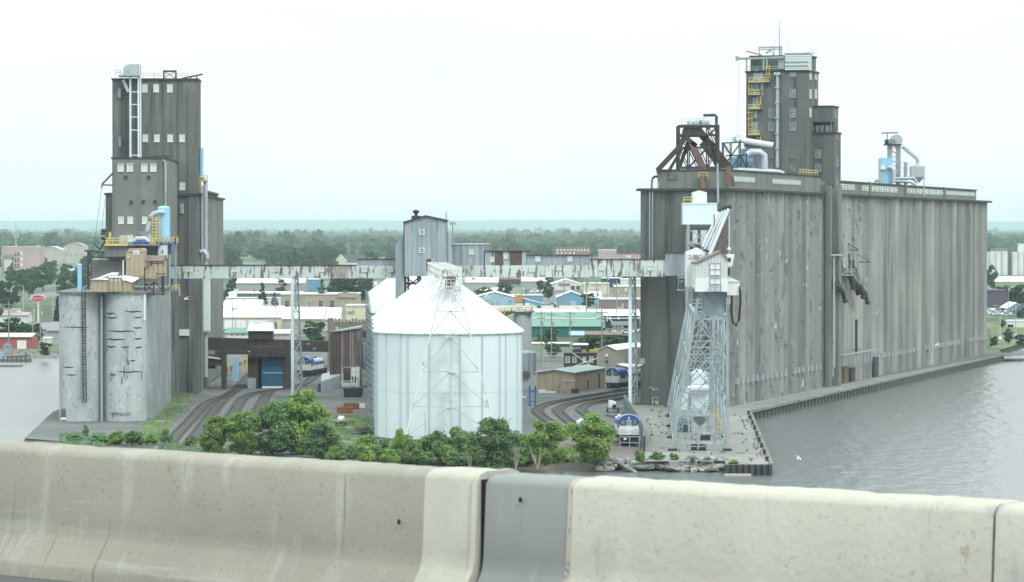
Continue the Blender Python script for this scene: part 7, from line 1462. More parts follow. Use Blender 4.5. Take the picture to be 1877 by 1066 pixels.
# ---- left of centre, behind the gallery
house('garage_building','long low white building with bright white roof and three garage doors behind the brown conveyor',406,515,609,581,'cream','wroof','side',563,26,doors=[(411,430,586,607,'white'),(433,451,586,607,'white'),(455,493,586,607,'white')],wins=[(502,508,590,604,'glass')])
house('white_warehouse','white roofed annex joined to the right end of the garage building',516,592,608,584,'stone','wroof','side',565,26)
house('white_warehouse','white wedge roofed building with a dark skylight between the annex and the cream block',594,622,606,585,'white','wroof','side',566,22)
t = house('brick_factory','tan brick factory with tall windows and flat roof, left of the cream block',515,654,592,540,'tan','groof','flat',dep=30,d=1130,wins=[(522,530,550,563,'glass'),(548,550,552,563,'glass'),(563,571,550,564,'glassg'),(584,592,550,563,'glass'),(604.5,613,550,563,'glass')])
mb = MB(); d = 1129.5; mb.box(Xp(620,d),Xp(654,d),d - .05,d + 4,Zp(545,d),Zp(536.5,d)); mb.build('raised_parapet',TM['tan'],t)
for px in (589,633): mb = MB(); mb.cyl(Xp(px,1135),1135,1.0,Zp(541,1135),Zp(535,1135),10); mb.dome(Xp(px,1135),1135,Zp(535,1135),1.3,.6,10,3); mb.build('roof_vent',M['dsteel'],t)
t = house('cream_block','plain cream windowless block with green lettering beside the white bins',633,690,590,561,'cream','groof','flat',dep=20,d=1090)
lettering('lettering','160',2.0,TM['dgreen'],t,(Xp(640.5,1090),1089.9,Zp(573,1090)),sx=1.1)
house('office_building','white two tier building with a dark window band behind the two spruces',414,549,572,546,'white','wroof','flat',dep=34,d=1330,wins=[(434,549,537,544,'dark'),(422,426,548,553,'glass'),(444,450,548,553,'glass')])
t = house('office_building','upper white storey with pale roof set back above the dark window band',419,549,572,537,'white','wroof','flat',dep=22,d=1334)
house('small_office','small white roofed building in front of the left spruce',409,478,575,561,'white','wroof','side',551,20,d=1230,wins=[(415,420,565,569,'glass'),(430,436,565,569,'glass')])
house('long_warehouse','long grey mauve warehouse with white gabled roof seen just under the gallery',433,558,548,518.5,'mauve','wroof','side',509,30,d=1560)
house('blue_shop','small bright blue building right of the grey mauve warehouse',565,583,530,512,'blue','wroof','flat',dep=20,d=1600)
house('green_roof_hut','small white hut with green hip roof above the brown conveyor',415,455,622,610,'white','green','side',602,8,d=900,wins=row(425,445,3,3,611.5,615,'glass'))
house('low_shed','long low grey roofed shed right of the head box on the brown conveyor',500,530,622,611,'stone','groof','side',605,8,d=905)
house('market_stall','low yellow and orange roofed shelter behind the brown conveyor',519,541,621,613,'cream','tan','side',610,5,d=915)
t = house('big_roof_house','dark roofed church hall with white trim in the wooded slope above the left gallery',604,672,500,480,'white','dark','side',466,22,d=2750)
house('church_hall','white gabled wing in front of the dark roofed hall among the trees',612,634,501,478,'cream','groof','front',467,16,d=2700)
house('brick_church','reddish brick church tower among trees beyond the left gallery',631,641,470,450,'brown','dark','front',440,10,d=3900)
house('tan_house','small white house among trees by the left edge of the white bins',668,690,530,522,'white','groof','side',517,12,d=1780)
house('distant_store','small white roofed store at the left foot of the wooded slope',410,430,446,442,'white','wroof','flat',dep=20,d=6500)
# ---- right of centre
house('white_store','white gabled warehouse with bright roof right of the grey tower',853,913,533,517,'grey','wroof','side',508.5,30,d=1750)
house('stone_store','cream block building left of the white gabled warehouse',845,878,530,512,'cream','groof','flat',dep=20,d=1760)
house('red_roof_store','low dark building with red roof edge beyond the white gabled warehouse',913,958,522,512,'dark','redb','flat',dep=24,d=1950)
house('low_white_store','long low white roofed shed above the light blue gabled shop',880,925,540,532,'sky','wroof','side',528,12,d=1620)
t = house('blue_shop','light blue gabled shop with white sign and double doors',868,945,566,545,'sky','wroof','front',535,24,d=1370,doors=[(897,907.5,551,562,'grey'),(907.5,916,551,562,'grey')],wins=[(933,937,550,554,'glass'),(877,884,551,554,'glass')])
mb = MB(); mb.box(Xp(886.5,1370),Xp(899,1370),1369.7,1369.9,Zp(549,1370),Zp(543,1370)); mb.ball((Xp(892,1370),1369.8,Zp(541.3,1370)),.9,.1,.55); mb.build('sign_panel',TM['white'],t); lettering('lettering','VMV',1.25,TM['blue'],t,(Xp(892.7,1370),1369.65,Zp(546,1370)),sx=1.1)
house('blue_shop','mid blue flat roofed shop right of the shop with the white sign',922,995,566,542,'blue','groof','flat',dep=20,d=1395,wins=[(960,964,547,551,'glass')])
house('blue_shop','mid blue double gabled workshop with white roof near the tan store',1022,1073,562,544,'blue','wroof','front',534,26,d=1400,doors=[(1046,1056,552,560,'sky')])
house('blue_shop','light blue wing with white roof at the right of the double gabled workshop',1073,1102,560,545,'sky','wroof','side',536,18,d=1412,doors=[(1078,1083,548,556,'grey')])
t = house('supermarket','wide white store with red sign and two dark bay doors',1010,1066,540,521,'white','wroof','front',512,40,d=1760,doors=[(1046,1054,523,531,'dark'),(1056,1064,523,531,'dark')])
mb = MB(); mb.box(Xp(1024,1759),Xp(1045,1759),1759.3,1759.8,Zp(522,1759),Zp(519,1759)); mb.build('red_sign',TM['redb'],t)
house('supermarket','cream windowless hall right of the store with the red sign',1070,1117,546,520,'cream','groof','flat',dep=30,d=1640)
house('white_store','long pale building behind the store with red sign',955,1012,535,515,'grey','wroof','side',508,22,d=1860)
house('navy_store','dark blue fronted store with white lettering strip beside the white one',1104,1138,532,510,'navy','white','flat',dep=24,d=1850)
house('white_store','white building right of the dark blue fronted store',1138,1176,532,512,'white','wroof','flat',dep=24,d=1840)
house('tan_store','tan flat roofed store near the silo edge, above the brown one',1127,1176,556,525,'tan','wroof','flat',dep=24,d=1480,wins=[(1145,1149,528,533,'white')])
house('brown_store','wide dark brown store with a pale roof line above the white letters',1101,1176,580,549,'brown','groof','flat',dep=26,d=1290,doors=[(1139,1143,556,570,'tan')])
house('ribbed_warehouse','very long low warehouse with cream ribbed roof behind the green roofed one',880,1074,590,569,'cream','stone','side',561.5,20,d=1230)
house('ribbed_warehouse','long pale roofed shed just behind the green roof',982,1120,590,574.5,'white','wroof','side',568.5,16,d=1180)
t = house('green_warehouse','long sea green roofed warehouse with dark green wall',974,1106,622,598,'dgreen','green','side',575,34,d=985)
t = house('navy_shop','navy blue shop front with big white letters ER right of the green roof',1102,1172,610,578,'navy','wroof','side',568.5,18,d=1075,doors=[(1123,1130,596,607,'white'),(1131,1136,596,607,'white'),(1137,1144,596,608,'white')])
lettering('lettering','ER',3.3,TM['white'],t,(Xp(1111,1075),1074.7,Zp(583,1075)),sx=1.15); lettering('lettering',"'s",2.6,TM['white'],t,(Xp(1133,1075),1074.7,Zp(581,1075)))
mb = MB(); mb.box(Xp(1120,1074),Xp(1152,1074),1073.9,1074.6,Zp(596,1074),Zp(588.5,1074)); mb.build('grey_canopy',TM['grey'],t)
house('long_fence_shed','long rusty ribbed shed roof above the yellow green bushes',1070,1140,622,613,'brown','brown','side',608,5,d=975)
house('small_roof_shed','small shed with pale blue green roof left of the rusty ribbed shed',1045,1070,624,614,'grey','sky','side',608,7,d=970)
house('low_hut','low white roofed hut behind the chain link fence',975,996,652,630,'grey','wroof','flat',dep=6,d=890)
house('low_hut','long low dark hut with white roof edge behind the utility poles',1000,1046,640,630,'dark','wroof','flat',dep=5,d=900)
house('apartment_block','dark red brick school with rows of white windows on the wooded skyline',1018,1082,484,454,'brick','brown','flat',dep=30,d=3100,wins=row(1022,1078,10,3.2,456.5,459.5,'white') + row(1022,1052,5,3.2,462,465,'white'))
house('brick_block','pale brick block on the wooded skyline right of the brick school',1098,1130,484,458,'pink','wroof','flat',dep=30,d=3000,wins=row(1112,1126,3,2.5,464,467,'glass'))
house('brick_block','wide pinkish brick block with red roof against the dark silo edge',1131,1176,484,466,'pink','redb','flat',dep=30,d=2950,wins=[(1148,1157,468,471,'white')])
house('distant_store','tiny white roof among far trees above the gallery',920,956,448,443,'white','wroof','flat',dep=40,d=7500)
house('distant_store','small white gabled roof among trees left of the brick school',1042,1054,450,446,'white','wroof','side',441,20,d=5200)
# ---- far left shore
t = house('apartment_block','tall pinkish brick apartment block with paired dark windows on the far left',3,73,508,452,'pink','groof','flat',dep=24,d=2300,wins=[(x,x + 3.4,y,y + 7.5,'glass') for y in (462,472.5,483) for x in (27,32)] + [(x,x + 3,y,y + 6.5,'white') for y in (460.5,471,481.5) for x in (38,)] + [(x,x + 3,y,y + 6,'glassg') for y in (460.5,470,480) for x in (49,)] + [(22,24.5,y,y + 7,'glass') for y in (469,480)])
mb = MB(); mb.box(Xp(8.5,2299),Xp(22,2299),2296,2300,Zp(508,2299),Zp(472,2299)); mb.build('stair_bay',TM['cream'],t); mb = MB(); mb.box(Xp(8.5,2299),Xp(24,2299),2295,2300,Zp(472,2299),Zp(466,2299)); mb.build('bay_roof',TM['proof'],t)
mb = MB(); mb.box(Xp(37,2297),Xp(70,2297),2290,2299.8,Zp(494,2297),Zp(492,2297)); mb.build('entrance_canopy',TM['pink'],t)
house('arched_hall','pale hall with wide arched roof on the wooded skyline far left',116,155,462,452,'stone','tan','arch',445,30,d=3200,wins=row(121,150,4,3,463,470,'glassg'))
house('low_arched_hall','low pale hall with shallow curved roof left of the arched hall',74,112,485,458,'stone','groof','arch',452,30,d=3100)
house('blue_roof_store','bright blue fronted store on the far left shore',-8,31,552,536,'blue','blue','side',528,12,d=1750,doors=[(25,30,536,546,'white')])
t = house('service_garage','white service garage with roof sign and pale red stripe on the far left shore',-30,50,594,577.5,'white','pink','side',573.5,16,d=1130)
d = 1135; mb = MB(); mb.box(Xp(-12,d),Xp(6.3,d),d,d + .4,Zp(573,d),Zp(565,d),1); mb.box(Xp(6.4,d),Xp(38.5,d),d,d + .4,Zp(573,d),Zp(565,d),0); mb.box(Xp(-12,d),Xp(38.5,d),d - .03,d + .02,Zp(573.6,d),Zp(573,d),1); mb.build('roof_sign',[TM['white'],TM['redb']],t)
lettering('lettering','NORTH COAST',.85,M['trim'],t,(Xp(22.5,d),d - .06,Zp(567.4,d)),sx=1.0); lettering('lettering','SERVICE',.75,M['trim'],t,(Xp(22.5,d),d - .06,Zp(570,d)))
t = house('boat_house','red boat house with white roller door and blue arched door, far left shore',-30,58,642,617,'redb','groof','side',612,12,d=885,doors=[(31,48,623.5,640.5,'white')])
d = 885; mb = MB(); mb.box(Xp(6,d),Xp(21,d),d - .12,d - .02,Zp(642,d),Zp(633,d)); mb.cyl(Xp(13.5,d),d - .1,.01,0,.01,4); 
pr = [(Xp(13.5 + 7.5*math.cos(a),d),Zp(634 - 5*math.sin(a),d)) for a in np.linspace(0,math.pi,9)]; mb.add([(x,d - .12,z) for x,z in pr] + [(x,d - .02,z) for x,z in pr],[list(range(9)),list(range(9,18))[::-1]] + [(i,i + 9,(i + 1) % 9 + 9,(i + 1) % 9) for i in range(9)]); mb.build('door_surround',TM['sky'],t)
mb = MB(); mb.box(Xp(8,d),Xp(19,d),d - .16,d - .125,Zp(641.5,d),Zp(634,d)); mb.build('arched_door',TM['blue'],t)
house('purple_roof_shed','pale shed with wide purple grey roof behind the silo edge on the far shore',86,135,631,606,'grey','proof','side',592,20,d=945)
house('low_shed','long purple roofed low shed behind the pole sign',55,86,614,603,'grey','proof','side',593,14,d=1010)
house('white_hut','small white hut on the grass of the far left shore',78,92,632,620,'white','wroof','flat',dep=3,d=925,wins=[(83,85,623.5,626,'glass')])
t = thing('pole_sign','red oval pole sign with white lettering on a tall white pole at the far left','pole sign',(Xp(70,1090),1090,0)); d = 1090
mb = MB(); mb.box(Xp(68.6,d),Xp(71.6,d),d - .25,d + .25,0,Zp(551,d)); mb.build('pole',TM['white'],t)
for nm,rx_,rz_,y_,m_ in (('sign_rim',14.2,6.6,0,TM['white']),('sign_face',12.3,5.2,-.2,mat('sign_red',(.42,.035,.07),.5))):
    mb = MB(); n_ = 32; c = (Xp(70,d),Zp(546,d)); s_ = d/6000; ring = [(c[0] + rx_*s_*math.cos(2*math.pi*i/n_),c[1] + rz_*s_*math.sin(2*math.pi*i/n_)) for i in range(n_)]
    mb.add([(x,d - .35 + y_,z) for x,z in ring] + [(x,d - .1 + (.3 if y_ == 0 else 0),z) for x,z in ring],[list(range(n_)),list(range(n_,2*n_))[::-1]] + [(i,i + n_,(i + 1) % n_ + n_,(i + 1) % n_) for i in range(n_)])
    if y_ == 0: mb.hexa([(c[0] - 16.5*s_,d - .3,c[1] - .12),(c[0] - 13*s_,d - .3,c[1] - .25),(c[0] - 13*s_,d - .1,c[1] - .25),(c[0] - 16.5*s_,d - .1,c[1] - .12),(c[0] - 16.5*s_,d - .3,c[1] + .12),(c[0] - 13*s_,d - .3,c[1] + .3),(c[0] - 13*s_,d - .1,c[1] + .3),(c[0] - 16.5*s_,d - .1,c[1] + .12)])
    mb.build(nm,m_,t)
lettering('lettering','Peterbilt',1.15,TM['white'],t,(Xp(70,d),d - .62,Zp(545.9,d)))
t = thing('billboard','white billboard with a faded picture in front of the brick apartment block','billboard',(Xp(20,2100),2100,0)); d = 2100; mb = MB(); mb.box(Xp(9.5,d),Xp(30,d),d,d + .5,Zp(502.5,d),Zp(493,d)); mb.build('panel',TM['white'],t); mb = MB(); mb.box(Xp(19,d),Xp(20.4,d),d + .5,d + 1,0,Zp(500,d)); mb.build('post',M['steel'],t)
mb = MB()
for px,py,r_ in ((14,498,1.0),(19,500,.8),(23,497,.7)): mb.ball((Xp(px,d),d - .05,Zp(py,d)),r_,.04,r_*.7)
mb.build('faded_print',TM['pink'],t)
# masts
t = thing('cell_mast','tall thin antenna mast behind the brick apartment block far left','antenna mast',(Xp(29,2600),2600,0)); d = 2600; mb = MB(); mb.beam((Xp(29,d),d,0),(Xp(29,d),d,Zp(429,d)),1.0); mb.beam((Xp(29,d),d,0),(Xp(29,d),d,Zp(406,d)),.35); mb.build('mast',M['steel'],t); mb = MB(); mb.box(Xp(25.5,d),Xp(27.5,d),d,d + .5,Zp(434,d),Zp(429,d)); mb.box(Xp(31.5,d),Xp(34.5,d),d,d + .5,Zp(434,d),Zp(429,d)); mb.box(Xp(26,d),Xp(34,d),d,d + .3,Zp(434.5,d),Zp(434,d)); mb.build('antenna_panel',M['galv'],t)
# floating dock on the left water
t = thing('floating_dock','long dark low floating dock on the far left water','floating dock',tuple(G(20,672,WZ)))
c = G(0,672,WZ); s_ = c.y/6000; mb = MB(); mb.box(Xp(-40,c.y),Xp(54,c.y + 30),c.y + 30,c.y + 34,WZ,WZ + .7); mb.box(Xp(-40,c.y),Xp(36,c.y),c.y,c.y + 5,WZ,WZ + .35); mb.box(Xp(-40,c.y),Xp(30,c.y + 45),c.y + 45,c.y + 49,WZ,WZ + 1.0); mb.build('deck',M['tie'],t); mb = MB()
for k in range(9): x = Xp(-20 + k*8.4,c.y + 30); mb.beam((x,c.y + 30,WZ),(x,c.y + 30,WZ + 1.5 + (k == 8)),.2)
mb.rail([(Xp(36,c.y + 30),c.y + 30,WZ + .7),(Xp(54,c.y + 30),c.y + 30,WZ + .7)],.9,1,.1); mb.build('post',M['dsteel'],t)
t = thing('boat','pale blue boat bow at the left edge of the far water','boat',tuple(G(0,655,WZ))); c = G(0,657,WZ); mb = MB(); mb.hexa([(c.x - 8,c.y,WZ),(c.x + .2,c.y + .8,WZ),(c.x + .2,c.y + 1.2,WZ),(c.x - 8,c.y + 3,WZ),(c.x - 8,c.y - .3,WZ + 1.3),(c.x + 1.4,c.y + .9,WZ + 1.9),(c.x + 1.4,c.y + 1.1,WZ + 1.9),(c.x - 8,c.y + 3.3,WZ + 1.3)]); mb.build('hull',TM['sky'],t); mb = MB(); mb.box(c.x - 8,c.x - 3,c.y + .6,c.y + 2.5,WZ + 1.3,WZ + 2.6); mb.build('cabin',TM['white'],t)
# ---- right edge beyond the elevator
t = thing('white_tanks','cluster of tall white silos on the far right, against the elevator edge','silo group',(Xp(1832,2350),2350,0)); d = 2350
for k,px in enumerate((1806,1818,1829,1841)): mb = MB(); mb.cyl(Xp(px,d),d,2.35,0,Zp(461,d),20); o = mb.build('tank',TM['white'],t)
mb = MB(); mb.box(Xp(1816,d),Xp(1846,d),d - 1,d + 1,Zp(461,d),Zp(459,d)); mb.rail([(Xp(1816,d),d - 1,Zp(459,d)),(Xp(1846,d),d - 1,Zp(459,d))],1.4,3,.2); mb.build('top_walk',M['steel'],t); t.name = 'white_silo_group'
t = thing('white_tanks','cluster of tall white silos at the very right edge of the picture','silo group',(Xp(1868,2350),2350,0)); t.name = 'white_silo_group'
for k,px in enumerate((1860,1871,1883,1896)): mb = MB(); mb.cyl(Xp(px,d),d,2.2,0,Zp(461,d),20); mb.build('tank',TM['white'],t)
mb = MB(); mb.box(Xp(1868,d),Xp(1900,d),d + 3,d + 8,0,Zp(446,d)); mb.build('lift_house',TM['white'],t); mb = MB(); mb.box(Xp(1848,d),Xp(1856,d),d + 2,d + 4,0,Zp(463,d)); mb.build('lift_shaft',TM['brown'],t)
house('long_store','very long low white roofed store below the white silos far right',1816,1935,530,519,'stone','wroof','side',508,40,d=2050)
house('purple_warehouse','plain dark purple warehouse wall beside the far right silo edge',1800,1850,572,533,'purple','purple','flat',dep=30,d=1360)
house('blue_shack','small blue gabled shop by the parked cars far right',1849,1877,580,564,'blue','wroof','front',555,20,d=1270,doors=[(1858,1866,568,577,'sky')])
house('dark_shack','dark brown hut at the right edge beside the blue gabled shop',1869,1900,584,570,'dark','dark','front',557,12,d=1200)
t = house('semi_trailer','long white box trailer parked on the grass far right',1846,1905,604,588,'white','wroof','flat',dep=2.6,d=1080,cat='trailer')
d = 1080; mb = MB()
for px in (1850,1855,1895): mb.tube([(Xp(px,d),d - .1,.5),(Xp(px,d),d + .3,.5)],.5,10)
mb.build('wheel',M['black'],t)
t = thing('bridge','thin grey road bridge in front of the far right woods','bridge',(Xp(1860,4200),4200,0)); d = 4200; mb = MB(); mb.box(Xp(1800,d),Xp(1990,d),d,d + 12,Zp(454.5,d),Zp(452,d)); mb.build('deck',TM['grey'],t); mb = MB()
for px in range(1805,1990,14): mb.box(Xp(px,d),Xp(px + 1,d),d + 2,d + 10,0,Zp(454.5,d))
mb.build('pier',TM['grey'],t)
# cars
def car_proto():
    t = thing('parked_car','','car',(0,0,0),'cars parked in the town'); t['_o'] = (0,0,0)
    b = MB(); pr = [(-2.2,.35),(2.2,.35),(2.25,.75),(1.95,.9),(1.2,.98),(.6,1.42),(-1.1,1.45),(-1.75,1.0),(-2.2,.9)]; k = len(pr)
    b.add([(x,-.85,z) for x,z in pr] + [(x,.85,z) for x,z in pr],[list(range(k)),list(range(k,2*k))[::-1]] + [(i,i + k,(i + 1) % k + k,(i + 1) % k) for i in range(k)]); b.build('body',mat('car_paint',(.5,.52,.53),.35,rnd=.55,spec=.5),t)
    b = MB()
    for y in (-.87,.86): b.add([(-1.5,y,1.0),(1.1,y,1.0),(.55,y,1.36),(-1.05,y,1.38)],[(0,1,2,3)])
    b.add([(1.22,-.7,1.0),(1.22,.7,1.0),(.66,.65,1.41),(.66,-.65,1.41)],[(0,1,2,3)]); b.build('window',M['glass'],t)
    for x in (-1.35,1.4):
        for y in (-.8,.8): b = MB(); b.tube([(x,y - .1,.33),(x,y + .1,.33)],.33,12); b.build('wheel',M['black'],t)
    return t
car = car_proto(); rg = random.Random(77); first = True
spots = [(1817 + i*5.2 + rg.uniform(-1,1),572 + (i % 3)*2.2) for i in range(10)] + [(1820 + i*9,568.5) for i in range(5)]
for i,(px,py) in enumerate(spots):
    c = G(px,py + 3); lab = 'car in the crowded lot below the purple warehouse far right'
    o = car if first else copy_thing(car,c,rg.choice((0,.5,1.4,3.1)),label=lab)
    if first: car.location = c; car['label'] = lab; first = False
    o['group'] = 'cars in the lot below the purple warehouse'
for i in range(9):
    o = copy_thing(car,G(968 + i*5.5,535 + rg.uniform(-2,3)),rg.choice((0,.4,1.5)),label='pale car or van in the lot behind the blue shops'); o['group'] = 'cars in the lot behind the blue shops'
red = copy_thing(car,G(1003,545),0,label='dark red car parked on the grass left of the blue workshop'); red['group'] = 'cars parked in the town'
for ch in red.children:
    if ch.name.startswith('body'): me = ch.data.copy(); me.materials[0] = mat('dark_red_car_paint',(.3,.03,.06),.35,spec=.5); ch.data = me
for i,(px,py,lab) in enumerate(((418,611,'car parked before the first garage door'),(441,612,'car parked before the second garage door'),(470,612,'car parked before the wide garage door'),(1120,614,'car parked below the white letters of the navy shop'),(1150,612,'car parked right of the white doors of the navy shop'),(1163,609,'car half hidden by the right trestle leg'),(968,562,'car beside the flat roofed blue shop'),(1012,560,'car between the two blue shops'),(1088,562,'car before the light blue wing'),(118,520,'pale car in the hazy suburb lot, left one'),(100,506,'pale car in the hazy suburb lot, right behind'),(28,598,'car beside the white service garage'))):
    o = copy_thing(car,G(px,py),(0,.5,1.4,2.8)[i % 4],label=lab); o['group'] = 'cars parked in the town'
rv = random.Random(15)
for i,(px,py,w_,h_,wc,rc__,lab) in enumerate(((352,452,9,4,'white','dark','white cottage in the far woods right of the left elevator'),(432,474,8,4,'cream','groof','cream cottage on the wooded slope below the tall dark tree'),(466,490,9,5,'white','brown','white house peeping over the gallery left of the trestle'),(560,470,8,4,'brick','dark','small brick house on the slope above the gallery'),(585,452,10,3,'white','wroof','long white roof in the woods above the gallery'),(700,458,9,4,'stone','dark','stone house in the woods just left of the grey tower'),(712,470,7,4,'white','groof','white house at the left foot of the grey tower'),(880,452,14,3,'white','wroof','long white shed in the woods over the transfer house'),(990,446,12,3,'cream','wroof','pale shed in the woods left of the brick school'),(1108,446,16,3,'white','wroof','white roof in the woods above the pale brick block'),(1150,452,14,4,'cream','brown','cream house above the pinkish brick block'),(90,474,8,4,'white','groof','white house among the far left trees'),(165,488,8,5,'white','dark','white house behind the blue stack'),(130,500,9,5,'cream','groof','cream house left of the blue stack'))):
    house('distant_house',lab,px - w_/2,px + w_/2,py,py - h_,wc,rc__,'side',py - h_ - 3,10,wins=row(px - w_/4,px + w_/4,2,w_*.12,py - h_*.8,py - h_*.3,'glass'))
# utility and lamp poles
def pole_proto(name,h,arm,m,cat,grp):
    t = thing(name,'',cat,(0,0,0),grp); t['_o'] = (0,0,0); b = MB(); b.cyl(0,0,.17,0,h,8,r2=.11); b.build('pole',m,t)
    if arm == 'cross': b = MB(); b.box(-1.2,1.2,-.08,.08,h - 1.0,h - .8); b.box(-.9,.9,-.08,.08,h - 2.0,h - 1.85); b.build('crossarm',m,t); b = MB(); b.cyl(.35,-.1,.25,h - 3.6,h - 2.6,8); b.build('transformer',M['galv'],t)
    if arm == 'lamp': b = MB(); b.beam((0,0,h),(-1.3,-.2,h + .15),.1); b.box(-1.8,-1.1,-.35,0,h + .05,h + .2); b.build('lamp_head',M['galv'],t)
    return t
up_ = pole_proto('utility_pole',12,'cross',mat('pole_wood',(.28,.26,.23),.9),'utility pole','utility poles in the town'); lp = pole_proto('street_lamp',9,'lamp',M['galv'],'street lamp','street lamps beyond the yard')
pu = [(1103,688,1.25,'weathered utility pole rising just behind the tan gabled house'),(992,668,1.1,'utility pole with crossarm behind the tan warehouse left end'),(1011,664,1.05,'utility pole right behind the fence, second from the corrugated silo'),(1045,660,1.05,'utility pole behind the brown rail car'),
      (1034,565,1.7,'tall thin pole in front of the blue workshop'),(1075,600,1.6,'tall utility pole in front of the green roof'),(1094,606,1.3,'thin utility pole at the right end of the green roof'),(1130,600,1.3,'thin pole in front of the white doors of the navy shop'),(1015,560,1.4,'pole between the blue shops'),(955,560,1.5,'thin pole behind the orange railed hopper'),
      (426,615,.9,'short pole in front of the garage doors'),(504,610,.95,'short pole at the right end of the garage building'),(1113,560,1.3,'pole in front of the tan store'),(60,635,1.1,'wooden pole between boat house and white hut'),(74,640,1.1,'wooden pole standing left of the white hut'),(16,641,1.1,'pale pole rising in front of the red boat house'),(1848,578,1.1,'pole beside the purple warehouse far right')]
for i,(px,py,s_,lab) in enumerate(pu):
    c = G(px,py)
    if i == 0: up_.location = c; up_['label'] = lab; up_.scale = (s_,s_,s_)
    else: copy_thing(up_,c,.3*(i % 3),s_,lab)
pl_ = [(1833,622,1.1,'street lamp on white footing, left one on the far right grass'),(1862,618,1.1,'street lamp on white footing, right one on the far right grass'),(43,575,1.2,'tall street lamp rising behind the roof sign far left'),(97,590,1.1,'thin lamp pole beside the left silo edge'),(1195,741,.0,''),(995,684,.62,'curved lamp post by the fence behind the tan warehouse')]
k = 0
for px,py,s_,lab in pl_:
    if not lab: continue
    c = G(px,py)
    if k == 0: lp.location = c; lp['label'] = lab; lp.scale = (s_,)*3
    else: copy_thing(lp,c,0,s_,lab)
    k += 1
for px,py in ((1833,622),(1862,618)):
    c = G(px,py); mb = MB(); mb.cyl(c.x,c.y,.5,0,.9,10); tag(mb.build('lamp_footing',M['white']),'white concrete footing of the %s street lamp far right' % ('left' if px < 1850 else 'right'),'footing')
t = thing('power_line','thin overhead wires crossing in front of the green roof between poles','power line',(0,0,0)); mb = MB()
for (xa,ya,xb,yb,d) in ((974,579.5,1172,579.5,985),):
    mb.tube([(Xp(xa,d),d - 20,Zp(ya,d)),(Xp((xa + xb)/2,d),d - 20,Zp(ya + 1,d)),(Xp(xb,d),d - 20,Zp(yb,d))],.16,4,m=0)
mb.build('wire',M['white'],t)
# ================================================================ VEGETATION
def leaf_mesh(name,blobs,n,size,seed,m,flat=.5):
    rg_ = np.random.default_rng(seed); w_ = np.array([b[3] ** 2 for b in blobs]); w_ = w_/w_.sum(); idx = rg_.choice(len(blobs),n,p=w_); B = np.array([[b[0],b[1],b[2],b[3],b[4]] for b in blobs])[idx]
    v_ = rg_.normal(size=(n,3)); v_ /= np.linalg.norm(v_,axis=1)[:,None]; rr = rg_.uniform(.0,1.,n) ** .38; rr *= 1 + rg_.normal(0,.09,n)
    c = B[:,:3] + v_*(B[:,3]*rr)[:,None]*np.stack([np.ones(n),np.ones(n),B[:,4]],1)
    nrm = v_*.6 + rg_.normal(size=(n,3))*.6 + np.array([0,0,.55]); nrm /= np.linalg.norm(nrm,axis=1)[:,None]
    a = np.cross(nrm,rg_.normal(size=(n,3))); a /= np.linalg.norm(a,axis=1)[:,None]; b = np.cross(nrm,a); s = size*rg_.uniform(.55,1.35,n)[:,None]
    V = np.stack([c - a*s - b*s*flat,c + a*s*.2 - b*s*.9*flat*1.3,c + a*s + b*s*flat*.6,c - a*s*.1 + b*s*1.2*flat],1).reshape(-1,3)
    V[:,2] = np.maximum(V[:,2],.02)
    me = bpy.data.meshes.new(name); me.vertices.add(4*n); me.vertices.foreach_set('co',V.ravel()); me.loops.add(4*n); me.loops.foreach_set('vertex_index',np.arange(4*n)); me.polygons.add(n); me.polygons.foreach_set('loop_start',np.arange(n)*4); me.polygons.foreach_set('loop_total',np.full(n,4)); me.update(); me.validate(); me.materials.append(m); return me
def trunk_mb(h,r,limbs,seed,top=.75):
    rg_ = random.Random(seed); mb = MB(); pts = [Vector((0,0,-.3))]; 
    for k in range(1,6): pts.append(Vector((rg_.uniform(-.1,.1)*h*.15*k/5,rg_.uniform(-.1,.1)*h*.15*k/5,h*top*k/5)))
    mb.tube(pts,[r*(1 - .14*k) for k in range(6)],7)
    for i in range(limbs):
        f = rg_.uniform(.25,.9); p = pts[0].lerp(pts[-1],f); a = 2*math.pi*i/limbs + rg_.uniform(-.4,.4); L_ = h*rg_.uniform(.22,.38); q = p + Vector((math.cos(a)*L_*.8,math.sin(a)*L_*.8,L_*.7)); mb.tube([p,p.lerp(q,.5) + Vector((0,0,L_*.05)),q],[r*.45,r*.3,r*.1],5)
    return mb
def crown_blobs(h,rad,n,seed,z0=.28,shape='round'):
    rg_ = random.Random(seed); out_ = []
    for i in range(n):
        z = rg_.uniform(z0,.93); f = math.sin(math.pi*min(1,max(.12,(z - z0 + .1)/(1.02 - z0 + .1)))) ** .6 if shape == 'round' else (1.05 - z)
        a = rg_.uniform(0,2*math.pi); q = rad*f*rg_.uniform(.25,.85); out_.append((math.cos(a)*q,math.sin(a)*q,z*h,rad*rg_.uniform(.20,.42)*(1.1 - .3*z),rg_.uniform(.7,.95)))
    return out_
def tree_proto(name,cat,h,rad,nb,n,size,seed,m,z0=.28,grp=None):
    t = thing(name,'',cat,(0,0,0),grp); t['_o'] = (0,0,0)
    me = leaf_mesh('crown',crown_blobs(h,rad,nb,seed,z0),n,size,seed,m); c = bpy.data.objects.new('crown',me); COL.objects.link(c); c.parent = t
    trunk_mb(h,h*.022 + .05,7,seed).build('trunk',M['bark'],t,(0,0,0)); return t
